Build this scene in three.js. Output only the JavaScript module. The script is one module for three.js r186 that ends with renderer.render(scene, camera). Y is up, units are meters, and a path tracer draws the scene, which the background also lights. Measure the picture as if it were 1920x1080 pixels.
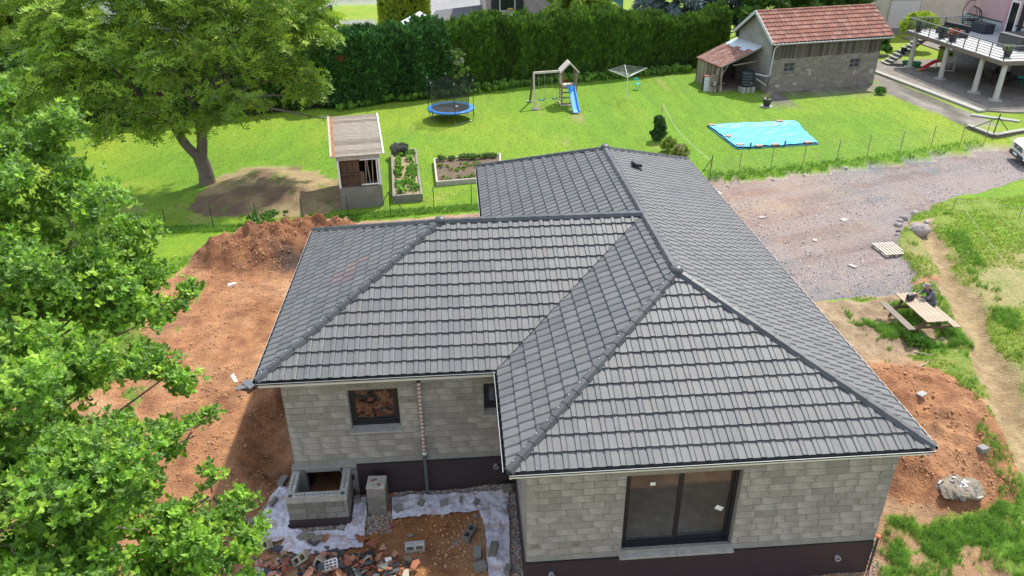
import * as THREE from 'three';
import { mergeGeometries } from 'three/addons/utils/BufferGeometryUtils.js';
import { RoundedBoxGeometry } from 'three/addons/geometries/RoundedBoxGeometry.js';
import { MarchingCubes } from 'three/addons/objects/MarchingCubes.js';

const V = (x, y, z) => new THREE.Vector3(x, y, z);
function mulberry(a) { return () => { a |= 0; a = a + 0x6D2B79F5 | 0; let t = Math.imul(a ^ a >>> 15, 1 | a); t = t + Math.imul(t ^ t >>> 7, 61 | t) ^ t; return ((t ^ t >>> 14) >>> 0) / 4294967296; }; }
let rnd = mulberry(12345);
const rr = (a, b) => a + (b - a) * rnd();
const clamp = (x, a = 0, b = 1) => Math.min(b, Math.max(a, x));
const sm = (a, b, x) => { const t = clamp((x - a) / (b - a)); return t * t * (3 - 2 * t); };
const mix = (a, b, t) => a + (b - a) * t;
const mix3 = (a, b, t) => [mix(a[0], b[0], t), mix(a[1], b[1], t), mix(a[2], b[2], t)];

// ---------- camera, sky, sun, exposure
const scene = new THREE.Scene();
const camera = new THREE.PerspectiveCamera(41.8, 16 / 9, 0.1, 900);
camera.position.set(-0.7266, 15.164, 12.0405);
camera.rotation.order = 'YXZ';
camera.rotation.set(-0.49511, -0.0684, -0.01041);
scene.add(camera);
const renderer = new THREE.WebGLRenderer({ antialias: true });
renderer.setSize(1024, 576);
renderer.toneMapping = THREE.LinearToneMapping;
renderer.toneMappingExposure = 1.85;
renderer.shadowMap.enabled = true;
const sunDir = V(0.46, 1, -0.58).normalize();
const sun = new THREE.DirectionalLight(new THREE.Color(1, 0.955, 0.88), 3.4);
sun.position.copy(sunDir).multiplyScalar(150);
sun.castShadow = true; sun.shadow.radius = 3; sun.shadow.mapSize.set(4096, 4096);
Object.assign(sun.shadow.camera, { left: -75, right: 75, top: 75, bottom: -75, near: 1, far: 320 });
scene.add(sun, sun.target);

// ---------- noise
function hash2(x, y, s) { let h = Math.imul(x, 374761393) + Math.imul(y, 668265263) + Math.imul(s, 1274126177) | 0; h = Math.imul(h ^ h >>> 13, 1274126177); return ((h ^ h >>> 16) >>> 0) / 4294967296; }
function vn(x, y, s = 0, p = 0) {
  const xi = Math.floor(x), yi = Math.floor(y); let fx = x - xi, fy = y - yi;
  fx = fx * fx * (3 - 2 * fx); fy = fy * fy * (3 - 2 * fy);
  const w = p ? (k => ((k % p) + p) % p) : (k => k);
  const a = hash2(w(xi), w(yi), s), b = hash2(w(xi + 1), w(yi), s), c = hash2(w(xi), w(yi + 1), s), d = hash2(w(xi + 1), w(yi + 1), s);
  return a + (b - a) * fx + (c - a) * fy + (a - b - c + d) * fx * fy;
}
function fbm(x, y, o = 4, s = 0) { let v = 0, a = 0.5, t = 0; for (let i = 0; i < o; i++) { v += a * vn(x, y, s + i); t += a; a *= 0.5; x *= 2.03; y *= 2.03; } return v / t; }
function pfbm(u, v, base, o, s = 0) { let r = 0, a = 0.5, t = 0; for (let i = 0; i < o; i++) { r += a * vn(u * base, v * base, s + i, base); t += a; a *= 0.55; base *= 2; } return r / t; }

{ // sky: blue air with broken white cloud all round
  const w = 1024, h = 512, d = new Float32Array(w * h * 4);
  for (let j = 0; j < h; j++) for (let i = 0; i < w; i++) {
    const ph = (i / w - 0.5) * 2 * Math.PI, th = ((j + 0.5) / h - 0.5) * Math.PI;
    const y = Math.sin(th), c = Math.cos(th), x = c * Math.cos(ph), z = c * Math.sin(ph);
    const k = Math.max(y, 0.0);
    let col = mix3([0.80, 0.88, 0.98], [0.17, 0.34, 0.70], Math.pow(k, 0.55));
    const q = 1 / (k + 0.22), cx = x * q * 1.7 + 7.3, cz = z * q * 1.7 + 3.1;
    const f = fbm(cx, cz, 6, 11), cl = sm(0.40, 0.60, f);
    col = mix3(col, mix3([0.98, 0.99, 1.02], [0.72, 0.75, 0.80], sm(0.58, 0.8, f)), cl);
    const e = (j * w + i) * 4; d[e] = col[0] * .82; d[e + 1] = col[1] * .82; d[e + 2] = col[2] * .82; d[e + 3] = 1;
  }
  const t = new THREE.DataTexture(d, w, h, THREE.RGBAFormat, THREE.FloatType);
  t.mapping = THREE.EquirectangularReflectionMapping; t.magFilter = t.minFilter = THREE.LinearFilter; t.needsUpdate = true;
  scene.background = t; scene.environment = t;
}

// ---------- textures
function tex(size, fn, rep = 1) {
  const d = new Uint8Array(size * size * 4);
  for (let j = 0; j < size; j++) for (let i = 0; i < size; i++) {
    const c = fn((i + 0.5) / size, (j + 0.5) / size), e = (j * size + i) * 4;
    d[e] = clamp(c[0]) * 255; d[e + 1] = clamp(c[1]) * 255; d[e + 2] = clamp(c[2]) * 255; d[e + 3] = 255;
  }
  const t = new THREE.DataTexture(d, size, size); t.wrapS = t.wrapT = THREE.RepeatWrapping; t.magFilter = THREE.LinearFilter; t.minFilter = THREE.LinearMipmapLinearFilter; t.generateMipmaps = true;
  t.repeat.set(rep, rep); t.needsUpdate = true; return t;
}
function rep(t, x, y = x) { const c = t.clone(); c.repeat.set(x, y); c.needsUpdate = true; return c; }
const g3 = v => [v, v, v];
const tGrain = tex(512, (u, v) => g3(0.62 + 0.22 * pfbm(u, v, 6, 5, 1) + 0.3 * (pfbm(u, v, 90, 2, 5) - 0.5) + 0.1));
const tConcrete = tex(512, (u, v) => { const a = pfbm(u, v, 5, 5, 21), b = pfbm(u, v, 60, 3, 27), p = vn(u * 128, v * 128, 33, 128) > 0.93 ? 0.2 : 0; const k = 0.58 + 0.42 * a + 0.28 * (b - 0.5) - p; return [k, k * mix(0.985, 1, a), k * mix(0.95, 1, a)]; });
const tLawn = tex(1024, (u, v) => { const a = pfbm(u, v, 4, 4, 41), b = pfbm(u, v, 128, 2, 45), c = pfbm(u, v, 28, 3, 49); const k = 0.42 + 0.75 * b + 0.3 * (c - 0.5); return [k * mix(0.85, 1.1, a), k, k * mix(0.7, 1.1, c)]; });
const tSoil = tex(1024, (u, v) => { const a = pfbm(u, v, 6, 6, 61), b = pfbm(u, v, 70, 3, 66), c = Math.pow(pfbm(u, v, 22, 3, 69), 1.5); const k = 0.45 + 0.42 * a + 0.36 * (b - 0.5) + 0.3 * c; return [k, k * mix(0.93, 1.03, a), k * mix(0.88, 1.05, b)]; });
const tStone = tex(1024, (u, v) => { // loose crushed stone: cells
  const n = 110, x = u * n, y = v * n, xi = Math.floor(x), yi = Math.floor(y); let d1 = 9, id = 0;
  for (let a = -1; a <= 1; a++) for (let b = -1; b <= 1; b++) { const cx = xi + a, cy = yi + b, wx = ((cx % n) + n) % n, wy = ((cy % n) + n) % n; const dx = cx + hash2(wx, wy, 3) - x, dy = cy + hash2(wx, wy, 4) - y, dd = dx * dx + dy * dy; if (dd < d1) { d1 = dd; id = hash2(wx, wy, 9); } }
  const k = (0.45 + 0.5 * id + (id > 0.94 ? 0.35 : 0)) * (1.05 - 0.55 * Math.sqrt(d1)); const h = hash2(Math.floor(id * 9999), 3, 8);
  return [k * mix(0.92, 1.06, h), k * 0.97, k * mix(1.04, 0.9, h)];
});
const tWood = tex(512, (u, v) => { const g = pfbm(u, v * 0.06, 60, 3, 81), a = pfbm(u, v, 5, 4, 85), s = pfbm(u, v * 0.15, 24, 3, 88); const k = 0.5 + 0.35 * a + 0.4 * (g - 0.5) + 0.25 * (s - 0.5) + 0.1; return [k, k * mix(0.9, 1, a), k * mix(0.8, 0.98, a)]; });
const tBark = tex(512, (u, v) => { const g = pfbm(u, v * 0.3, 26, 4, 91), a = pfbm(u, v, 6, 4, 95); const k = 0.35 + 0.6 * g * (0.6 + 0.6 * a); return [k, k * 0.97, k * 0.9]; });
const tLeaf = tex(256, (u, v) => g3(0.75 + 0.4 * (pfbm(u, v, 12, 3, 5) - 0.5) + 0.1));

function mat(c, o = {}) {
  const { phys, ...r } = o;
  const m = phys ? new THREE.MeshPhysicalMaterial({ roughness: 0.85, ...r }) : new THREE.MeshStandardMaterial({ roughness: 0.85, ...r });
  if (Array.isArray(c)) m.color.setRGB(c[0], c[1], c[2]); else m.color.set(c);
  return m;
}
const leafMat = (c, tr = 0.4) => mat(c, { phys: true, roughness: 0.75, transmission: tr, thickness: 0, side: THREE.DoubleSide, ior: 1.35 });
const glass = mat([0.92, 0.96, 0.95], { phys: true, roughness: 0.02, transmission: 1, thickness: 0, ior: 1.6 });
const M = {
  concrete: mat([0.30, 0.29, 0.265], { map: tConcrete, bumpMap: tConcrete, bumpScale: 0.004 }),
  paleConcrete: mat([0.43, 0.42, 0.38], { map: tConcrete }),
  oldConcrete: mat([0.27, 0.25, 0.215], { map: rep(tConcrete, 0.5), bumpMap: tConcrete, bumpScale: 0.005 }),
  black: mat([0.018, 0.02, 0.023], { roughness: 0.45 }),
  frame: mat([0.013, 0.015, 0.019], { roughness: 0.45 }),
  steel: mat([0.35, 0.36, 0.37], { roughness: 0.4, metalness: 0.6 }),
  green: mat([0.02, 0.05, 0.03], { roughness: 0.6 }),
  white: mat([0.74, 0.74, 0.71], { roughness: 0.6 }),
  greyWood: mat([0.30, 0.265, 0.22], { map: tWood, bumpMap: tWood, bumpScale: 0.003 }),
  paleWood: mat([0.47, 0.41, 0.33], { map: tWood, bumpMap: tWood, bumpScale: 0.003 }),
  brownWood: mat([0.17, 0.11, 0.07], { map: tWood, bumpMap: tWood, bumpScale: 0.003 }),
  darkWood: mat([0.085, 0.072, 0.062], { map: tWood, bumpMap: tWood, bumpScale: 0.003 }),
  bark: mat([0.23, 0.20, 0.17], { map: tBark, bumpMap: tBark, bumpScale: 0.02 }),
};

// ---------- naming, grouping
const used = new Map();
function numbered(n) { const k = used.get(n) || 0; used.set(n, k + 1); return k ? `${n}_${String(k).padStart(3, '0')}` : n; }
function shade(o) { o.traverse(m => { if (m.isMesh) { m.castShadow = m.receiveShadow = true; } }); }
function thing(name, label, category, pos = [0, 0, 0], turn = 0, group) {
  const o = new THREE.Group(); o.name = numbered(name); scene.add(o); o.position.set(...pos); o.rotation.y = turn;
  o.userData = { label, category }; if (group) o.userData.group = group; return o;
}
function toFlat(g) { g = g.index ? g.toNonIndexed() : g; for (const k of Object.keys(g.attributes)) if (!['position', 'normal', 'uv'].includes(k)) g.deleteAttribute(k); if (!g.attributes.uv) g.setAttribute('uv', new THREE.BufferAttribute(new Float32Array(g.attributes.position.count * 2), 2)); g.morphAttributes = {}; return g; }
function uvm(g, s = 1) { // uv in metres from the dominant side of each face
  const p = g.attributes.position, n = g.attributes.normal, u = g.attributes.uv;
  for (let i = 0; i < p.count; i++) { const ax = Math.abs(n.getX(i)), ay = Math.abs(n.getY(i)), az = Math.abs(n.getZ(i)); if (ay >= ax && ay >= az) u.setXY(i, p.getX(i) * s, p.getZ(i) * s); else if (ax >= az) u.setXY(i, p.getZ(i) * s, p.getY(i) * s); else u.setXY(i, p.getX(i) * s, p.getY(i) * s); }
  return g;
}
function join(gs) { gs = (Array.isArray(gs) ? gs.flat(3) : [gs]).map(toFlat); return gs.length === 1 ? gs[0] : mergeGeometries(gs); }
function part(name, gs, m, parent) { const o = new THREE.Mesh(join(gs), m); o.name = name; parent.add(o); return o; }
function solo(name, gs, m, label, category, group, pos, turn = 0) { const o = new THREE.Mesh(join(gs), m); o.name = numbered(name); scene.add(o); if (pos) o.position.set(...pos); o.rotation.y = turn; o.userData = { label, category }; if (group) o.userData.group = group; return o; }
function struct(name, gs, m) { const o = new THREE.Mesh(join(gs), m); o.name = numbered(name); scene.add(o); o.userData = { kind: 'structure' }; return o; }

// ---------- shapes
function box(w, h, d, x = 0, y = 0, z = 0, ry = 0, rx = 0, rz = 0) { const g = toFlat(new THREE.BoxGeometry(w, h, d)); uvm(g); if (rx || ry || rz) g.applyMatrix4(new THREE.Matrix4().makeRotationFromEuler(new THREE.Euler(rx, ry, rz, 'YXZ'))); g.translate(x, y, z); return g; }
function rbox(w, h, d, r, x = 0, y = 0, z = 0, ry = 0, rx = 0, rz = 0) { const g = toFlat(new RoundedBoxGeometry(w, h, d, 2, r)); uvm(g); if (rx || ry || rz) g.applyMatrix4(new THREE.Matrix4().makeRotationFromEuler(new THREE.Euler(rx, ry, rz, 'YXZ'))); g.translate(x, y, z); return g; }
function cyl(r1, r0, h, x = 0, y = 0, z = 0, seg = 12, open = false) { const g = toFlat(new THREE.CylinderGeometry(r1, r0, h, seg, 1, open)); g.translate(x, y + h / 2, z); return g; }
function beam(a, b, w, h = w, up = V(0, 1, 0)) { // a box from a to b
  a = V(...(a.toArray ? a.toArray() : a)); b = V(...(b.toArray ? b.toArray() : b));
  const l = a.distanceTo(b), g = box(w, h, l), d = b.clone().sub(a).normalize(); if (Math.abs(d.dot(up)) > 0.98) up = V(1, 0, 0);
  const x = up.clone().cross(d).normalize(), y = d.clone().cross(x);
  g.applyMatrix4(new THREE.Matrix4().makeBasis(x, y, d)); const c = a.add(b).multiplyScalar(0.5); g.translate(c.x, c.y, c.z); return g;
}
function rod(a, b, r0, r1 = r0, seg = 7) { a = V(...(a.toArray ? a.toArray() : a)); b = V(...(b.toArray ? b.toArray() : b)); const l = a.distanceTo(b), g = toFlat(new THREE.CylinderGeometry(r1, r0, l, seg, 1)); g.applyQuaternion(new THREE.Quaternion().setFromUnitVectors(V(0, 1, 0), b.clone().sub(a).normalize())); const c = a.add(b).multiplyScalar(0.5); g.translate(c.x, c.y, c.z); return g; }
function pipe(pts, r, seg = 8, n) { const c = new THREE.CatmullRomCurve3(pts.map(p => V(...p)), false, 'catmullrom', 0.3); return toFlat(new THREE.TubeGeometry(c, n || pts.length * 5, r, seg)); }
function limb(pts, radii, seg = 8) { // tapered tube through points
  const c = new THREE.CatmullRomCurve3(pts.map(p => p.toArray ? p : V(...p))), n = pts.length * 4, g = new THREE.TubeGeometry(c, n, 1, seg), P = g.attributes.position;
  for (let i = 0; i <= n; i++) { const t = i / n, q = c.getPointAt(t), f = t * (radii.length - 1), k = Math.min(Math.floor(f), radii.length - 2), r = mix(radii[k], radii[k + 1], f - k); for (let j = 0; j <= seg; j++) { const e = i * (seg + 1) + j; P.setXYZ(e, q.x + (P.getX(e) - q.x) * r, q.y + (P.getY(e) - q.y) * r, q.z + (P.getZ(e) - q.z) * r); } }
  g.computeVertexNormals(); const U = g.attributes.uv; const L = c.getLength(); for (let i = 0; i < U.count; i++) U.setXY(i, U.getX(i) * L, U.getY(i)); return toFlat(g);
}
function quad(a, b, c, d) { // two triangles, counter-clockwise
  const g = new THREE.BufferGeometry(); const p = [a, b, c, a, c, d].flatMap(v => v.toArray ? v.toArray() : v);
  g.setAttribute('position', new THREE.Float32BufferAttribute(p, 3)); g.setAttribute('uv', new THREE.Float32BufferAttribute(new Float32Array(12), 2)); g.computeVertexNormals(); return uvm(g);
}
function rough(g, amp, f, s = 1) { // pushes the vertices of a solid about by smooth noise
  const p = g.attributes.position; for (let i = 0; i < p.count; i++) { const x = p.getX(i), y = p.getY(i), z = p.getZ(i); p.setXYZ(i, x + amp * (vn(y * f + 9, z * f + s * 7, s) - 0.5) * 2, y + amp * (vn(x * f + 5, z * f + s * 3, s + 1) - 0.5) * 2, z + amp * (vn(x * f, y * f + s * 5, s + 2) - 0.5) * 2); } g.computeVertexNormals(); return g;
}
function canvasTex(w, h, draw) { const c = document.createElement('canvas'); c.width = w; c.height = h; draw(c.getContext('2d'), w, h); const t = new THREE.CanvasTexture(c); t.colorSpace = THREE.SRGBColorSpace; return t; }
// ---------- terrain
function sd(poly, x, z) { let d = 1e9, s = 1; for (let i = 0, j = poly.length - 1; i < poly.length; j = i++) { const [ax, az] = poly[j], [bx, bz] = poly[i]; const ex = bx - ax, ez = bz - az, wx = x - ax, wz = z - az; const t = clamp((wx * ex + wz * ez) / (ex * ex + ez * ez)); const qx = wx - ex * t, qz = wz - ez * t; d = Math.min(d, qx * qx + qz * qz); if ((az > z) !== (bz > z) && x < ex * (z - az) / (bz - az) + ax) s = -s; } return s * Math.sqrt(d); }
function dLine(l, x, z) { let d = 1e9; for (let i = 0; i + 1 < l.length; i++) { const [ax, az] = l[i], [bx, bz] = l[i + 1]; const ex = bx - ax, ez = bz - az, wx = x - ax, wz = z - az, t = clamp((wx * ex + wz * ez) / (ex * ex + ez * ez)); const qx = wx - ex * t, qz = wz - ez * t; d = Math.min(d, qx * qx + qz * qz); } return Math.sqrt(d); }
const DRIVE = [[9, -25.6], [12.6, -25.1], [15.8, -25.2], [19.5, -26], [24.2, -27], [30.3, -28.9], [62, -38], [62, -30], [28.9, -23.7], [22.8, -21.2], [20.6, -19.6], [18.9, -17.8], [18.1, -16], [17.5, -13.7], [16.5, -12.5], [12.1, -12.3], [7, -12.3], [7, -25]];
const SITE = [[-12.3, -17.6], [-11.5, -19.9], [-9.3, -20.4], [-7.6, -21], [-2, -21.4], [4, -22], [9, -23.5], [12.4, -25], [13, -12], [18.6, -14], [16.5, -6], [14.5, -2], [14.5, 6], [-18, 6], [-17, -4], [-14.5, -11]];
const DITCH = [[20.6, -19.3], [20.1, -17.8], [19.5, -16], [18.4, -12.9], [17.6, -10.4], [17, -8.6], [16.4, -7], [15.6, -5.2], [15, -3], [14.3, 0], [13.6, 4]];
const RMOUND = [[11, -8.2], [12.9, -7.7], [14.4, -7.2], [14.9, -5.7], [14.5, -3.5], [13.7, -2.2], [11.9, -1.7], [10.6, -2.4], [9.6, -4], [9.6, -7]];
const HEAP = [[-14.2, -23.2], [-14.1, -25.5], [-13.5, -28.1], [-12.2, -29.3], [-9.7, -28.6], [-7.1, -26.3], [-6.9, -22.6], [-10, -22], [-13, -22]];
const PATH = [[20.9, -39.1], [23.5, -40.2], [26.6, -41.1], [28.9, -41.3], [30.2, -41.6], [30.6, -40.6], [30.9, -38.9], [31.1, -35.4], [31.3, -32.6], [33.6, -33.2], [33.5, -36], [33.2, -40.3], [33, -48], [32, -47], [31.3, -45.6], [22, -43.4]];
const ROAD = [[-90, -73], [-20, -76.5], [-8, -75.5], [6, -75.5], [6, -80], [-8, -78.5], [-20, -80.5], [-90, -77]];
const ROAD2 = [[-90, -93], [-18, -92.5], [-4, -97], [30, -98], [30, -104], [-6, -102], [-18, -97], [-90, -97]];
const YARD = [[-6, -74], [6, -74], [8, -100], [-5, -100]];
const CP = [[-30, -50, 1.2], [-20, -30, 1.2], [-14, -27, 1.2], [-10, -25, 1.2], [-14, -21, 1.2], [-4, -23, 1.2], [0, -24, 1.2], [0, -35, 1.2], [0, -45, 1.2], [10, -30, 1.2], [10, -40, 1.2], [20, -48, 1.2], [22, -38, 1.2], [30, -40, 1.2], [30, -31, 1.2], [12, -27, 1.2], [20, -28, 1.2], [60, -60, 1.2], [-70, -60, 1.2], [70, -20, 1.2], [0, -100, 1.2], [-60, -110, 1.2], [60, -110, 1.2], [-40, -20, 1.1], [-40, 10, .6], [0, 30, 0], [40, 20, 1.2],
  [11, -24, 1.15], [20, -23, 1.2], [28, -25.5, 1.2], [15, -18, 1.15], [11, -14, 1.15], [17, -14, 1.15], [45, -32, 1.2], [0, -20.4, 1.05], [-6, -20.2, 1.05], [5, -21, 1.1], [-8, -15, .92], [-11, -15, .98], [-11.5, -11.5, .9], [-9, -9.5, .8], [-8, -6.6, .62], [-8, -5, .4], [-6, -9, .75], [-6.1, -6, .45], [-6, -5, .2], [-7, -3.3, 0], [-5.8, -4.5, 0], [-6.5, -1.5, 0], [-3, -2, -.12], [-1.5, -2, -.14], [-.5, -3.6, 0], [0, -1, -.02], [-3, -3.8, 0], [-5, 3, -.1], [4, .5, -.03], [4, 5, -.1], [8, -.2, 0], [-15, 0, .2], [-15, -8, .8], [9.3, -.9, .05], [9.2, -4, .4], [9.2, -8, .85], [12, -5, .72], [14, -5.5, .9], [13.6, -2.1, .6], [12.3, -2.3, .4], [10.4, -1.3, .2], [9.2, 0, .02], [12, .6, .2], [13, -10, .95], [16, -10.5, .95], [14, -12, .98], [9.5, -12, 1], [20, -10, 1.2], [25, -18, 1.25], [19, -4, 1.1], [17, 0, .9], [30, -10, 1.4], [23, -19, 1.2]];
const rbf = (() => { // thin linear-kernel surface through the surveyed spot heights
  const n = CP.length, A = CP.map((p, i) => [...CP.map(q => Math.hypot(p[0] - q[0], p[1] - q[1])), 1, p[2]]); A.push([...CP.map(() => 1), 0, 0]); const m = n + 1;
  for (let i = 0; i < m; i++) { let p = i; for (let r = i; r < m; r++) if (Math.abs(A[r][i]) > Math.abs(A[p][i])) p = r; [A[i], A[p]] = [A[p], A[i]]; for (let r = 0; r < m; r++) if (r !== i) { const f = A[r][i] / A[i][i]; if (f) for (let c = i; c <= m; c++) A[r][c] -= f * A[i][c]; } }
  const w = A.map((r, i) => r[m] / r[i]); return (x, z) => { let v = w[n]; for (let i = 0; i < n; i++) v += w[i] * Math.hypot(x - CP[i][0], z - CP[i][1]); return v; };
})();
const SPOIL = [[-10.9, -18.2, 1.2, 1.0, .5], [-9.7, -18.9, 1.3, .9, .6], [-8.6, -19.4, 1.4, .9, .6], [-7.4, -19.9, 1.3, .8, .5], [-9.6, -17.5, 1.5, .9, .35], [-8.0, -17.9, 1.4, 1.0, .35], [-11.6, -17.6, .8, .7, .3], [-6.2, -20.1, 1.2, .6, .35]];
const house = (x, z) => (x > .3 && x < 8.9 && z < -.3 && z > -19) || (x > -5.7 && x <= .3 && z < -4.1 && z > -12.7);
function info(x, z) {
  const n1 = fbm(x * .55, z * .55, 4, 201) - .5, n2 = fbm(x * 2.3, z * 2.3, 4, 211) - .5;
  const j = n1 * 1.2 + n2 * .55;
  const dr = sd(DRIVE, x, z) + j * .5, si = sd(SITE, x, z) + j * .8, di = dLine(DITCH, x, z), rm = sd(RMOUND, x, z) + j * .7, he = sd(HEAP, x, z) + j * .6, pa = x > 18 && z < -30 ? sd(PATH, x, z) : 9;
  return { n1, n2, j, dr, si, di, rm, he, pa };
}
function height(x, z, f = info(x, z)) {
  let y = rbf(x, z);
  y -= .27 * sm(.5, -.25, f.dr);
  y -= .36 * sm(.85, .05, f.di + f.n1 * .5) * sm(-20.5, -17.5, z);
  const earth = sm(.6, -.5, f.si);
  y += earth * (f.n1 * (x < -6 ? .34 : .14) + f.n2 * .15 + (fbm(x * 6.5, z * 6.5, 3, 216) - .5) * .10) * (z > -4.2 && x > -6.5 && x < 10 ? .5 : 1);
  if (f.rm < .6) y += sm(.5, -1.4, f.rm) * (.42 + f.n2 * .25 + (fbm(x * 5, z * 5, 3, 77) - .5) * .22);
  if (f.he < .6) y += sm(.4, -2.4, f.he) * (.55 + f.n1 * .4) + sm(.2, -.4, f.he) * f.n2 * .15;
  for (const [cx, cz, rx, rz, h] of SPOIL) { const q = ((x - cx) / rx) ** 2 + ((z - cz) / rz) ** 2; if (q < 2.2) { const k = Math.exp(-q * 1.3); y += k * h * 1.3 * (1 + n3(x, z) * .6 + (fbm(x * 5.5, z * 5.5, 3, 305) - .5) * .6); } }
  if (x > -4.6 && x < .2 && z > -4 && z < 2) { const q = ((x + 2.1) / 1.0) ** 2 + ((z + 1.15) / .75) ** 2; y += .36 * Math.exp(-q * 1.2) * (1 + f.n2 * .6); }
  if (x < -5.4 && x > -9.5 && z < -3.5 && z > -11) y -= .7 * sm(1.25, .6, Math.hypot((x + 6.2) / 1.25, (z + 6.6) / 2.1) + f.n2 * .6);
  y += .03 * f.n1;
  if (house(x, z)) y = Math.min(y, .72);
  return y;
}
function n3(x, z) { return (fbm(x * 1.6, z * 1.6, 4, 301) - .5) * 2 + (Math.abs(fbm(x * 3.2, z * 3.2, 3, 311) - .5)) * -1.4 + .15; }
const C = { lawn: [.165, .30, .006], lawnY: [.265, .345, .014], lawnD: [.105, .215, .007], field: [.24, .25, .05], dry: [.36, .30, .13], earth: [.43, .205, .092], earthD: [.25, .105, .045], earthP: [.54, .33, .18], gravel: [.36, .315, .295], gravelB: [.255, .255, .258], sand: [.52, .38, .27], ditch: [.42, .31, .165], path: [.25, .225, .195], pathD: [.11, .10, .075], straw: [.38, .285, .14], muck: [.185, .12, .068], wet: [.20, .105, .04], asphalt: [.24, .24, .245] };
function ground(x, z, f) { // [type, colour]
  const { n1, n2, j, dr, si, di, rm, he, pa } = f, big = fbm(x * .13, z * .13, 3, 221) - .5, mid = fbm(x * 1.1, z * 1.1, 3, 231) - .5;
  if (z < -52) { if (sd(ROAD, x, z) < 0 || sd(ROAD2, x, z) < 0 || sd(YARD, x, z) < 0) return ['road', mix3(C.asphalt, [.3, .29, .28], clamp(.5 + mid * 2))]; return ['lawn', mix3(C.lawnY, C.lawn, clamp(.3 + n1 * 2 + big))]; }
  if (pa + n2 * .5 < 0) return ['path', mix3(mix3(C.path, C.pathD, clamp(.3 + n1 * 3.2 + (x < 29.5 ? .25 : 0))), [.36, .33, .29], clamp(n2 * 2.5))];
  if (dr < 0) { let c = mix3(C.gravel, C.gravelB, sm(-.1, .18, fbm(x * .35, z * .35, 3, 241) - .5)); const pink = sm(.02, .2, fbm(x * .5 + 9, z * .5, 3, 251) - .5); c = mix3(c, [.31, .215, .175], pink * .7); const s = sm(8, 1.5, Math.hypot(x - 13.2, (z + 22.6) * 1.1) + j * 3.2); c = mix3(c, mix3(C.sand, [.40, .25, .19], clamp(.4 + n1 * 3)), s * .9); c = mix3(c, C.sand, .55 * sm(.12, .28, n2)); const tk = (x - 12) * .33 + (z + 22); c = mix3(c, [.44, .355, .32], .6 * sm(.42, .62, fbm(x * .12, tk * 1.5, 3, 255))); return ['gravel', c]; }
  if (he < .1) { let c = mix3(C.straw, C.muck, sm(-.1, .14, n1 + .25 * mid + (z + 25) * .008)); if (n2 > .17) c = mix3(c, C.lawnD, .6); return ['soil', c]; }
  const dw = di + n1 * .9 + n2 * .4;
  if (dw < .5 && z > -19 && z < 8) return ['soil', mix3(mix3(C.ditch, [.33, .225, .11], clamp(.4 + n2 * 2.4)), C.earth, sm(-3, 2, z) * .5)];
  if (si < 0) {
    if (rm < .1) return ['soil', mix3(mix3(C.earth, C.earthD, clamp(.35 + n2 * 2.2)), C.earthP, clamp(n1 * 1.6))];
    if (x > 9.2 && z > -13) { // beside the house: trodden soil with grass coming through
      const g = fbm(x * .9 + 3, z * .9, 3, 261) - .5 + (z > -2.3 && x < 13 ? .02 : 0) + (dw < 2.2 ? .12 : 0) + (z > -8 && z < -6.4 ? -.1 : 0) - (z < -9 && x < 14 ? .1 : 0);
      if (g > .02) return ['lawn', mix3(C.lawnD, C.field, clamp(.45 + n2 * 2.5))];
      return ['soil', mix3(mix3([.42, .31, .19], [.30, .21, .125], clamp(.5 + n2 * 2.6)), C.earth, sm(-9, -7.5, z) * .45)];
    }
    if (x < -11.2 && fbm(x * .8, z * .8, 3, 271) + sm(-11.5, -15, x) * .25 > .58) return ['lawn', mix3(C.lawnD, C.field, clamp(.4 + n2 * 2))];
    let c = mix3(mix3(C.earth, C.earthD, clamp(.3 + n2 * 2.4)), C.earthP, clamp(.15 + n1 * 2.2));
    if (x > -4 && x < 0 && z > -3.6 && z < 0) c = mix3(c, [.30, .125, .03], .65 * sm(.1, -.1, n1));
    { const q = Math.min(...SPOIL.map(([cx, cz, rx, rz]) => ((x - cx) / rx) ** 2 + ((z - cz) / rz) ** 2)); c = mix3(c, mix3(C.earthD, [.17, .065, .028], clamp(.5 + n2 * 3)), .75 * sm(1.9, 1.0, q + n2 * 1.5)); }
    if (z < -20.2) c = mix3(c, C.sand, .6);
    const b = sm(1.5, .3, Math.hypot(x + 7.9, (z + 17.1) * 1.2) + n2 * 1.5); if (b > 0) c = mix3(c, [.045, .035, .03], b * .85);
    return ['soil', c];
  }
  if (x > 14 && z > -21) { // rough meadow by the ditch
    const g = fbm(x * .7, z * .7, 4, 281) - .5; const far = sm(-15, -18, z); let c = mix3(mix3(C.field, C.dry, sm(-.05, .16, g) * (1 - far * .75)), C.lawn, clamp(far * .6 + (g < -.08 ? .5 : 0))); return ['meadow', mix3(c, C.lawnD, clamp(n2 * 2))];
  }
  let c = mix3(C.lawn, C.lawnY, clamp(.32 + big * 2.0 + n1 * 1.3)); c = mix3(c, C.lawnD, clamp(.12 + n2 * 1.3 - big * .6));
  for (const [wx, wz, wr] of [[5.1, -40.3, .5], [6.05, -40.6, .45], [7.2, -37.5, .6], [.7, -39.3, .3], [4.2, -38.6, .5], [11.4, -41.6, .4]]) { const q = Math.hypot(x - wx, z - wz) + n2 * .8; if (q < wr) c = mix3(c, [.34, .27, .12], sm(wr, wr * .3, q) * .75); }
  if (n1 > .22) c = mix3(c, [.33, .30, .10], sm(.22, .34, n1) * .6);
  return ['lawn', c];
}
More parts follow.
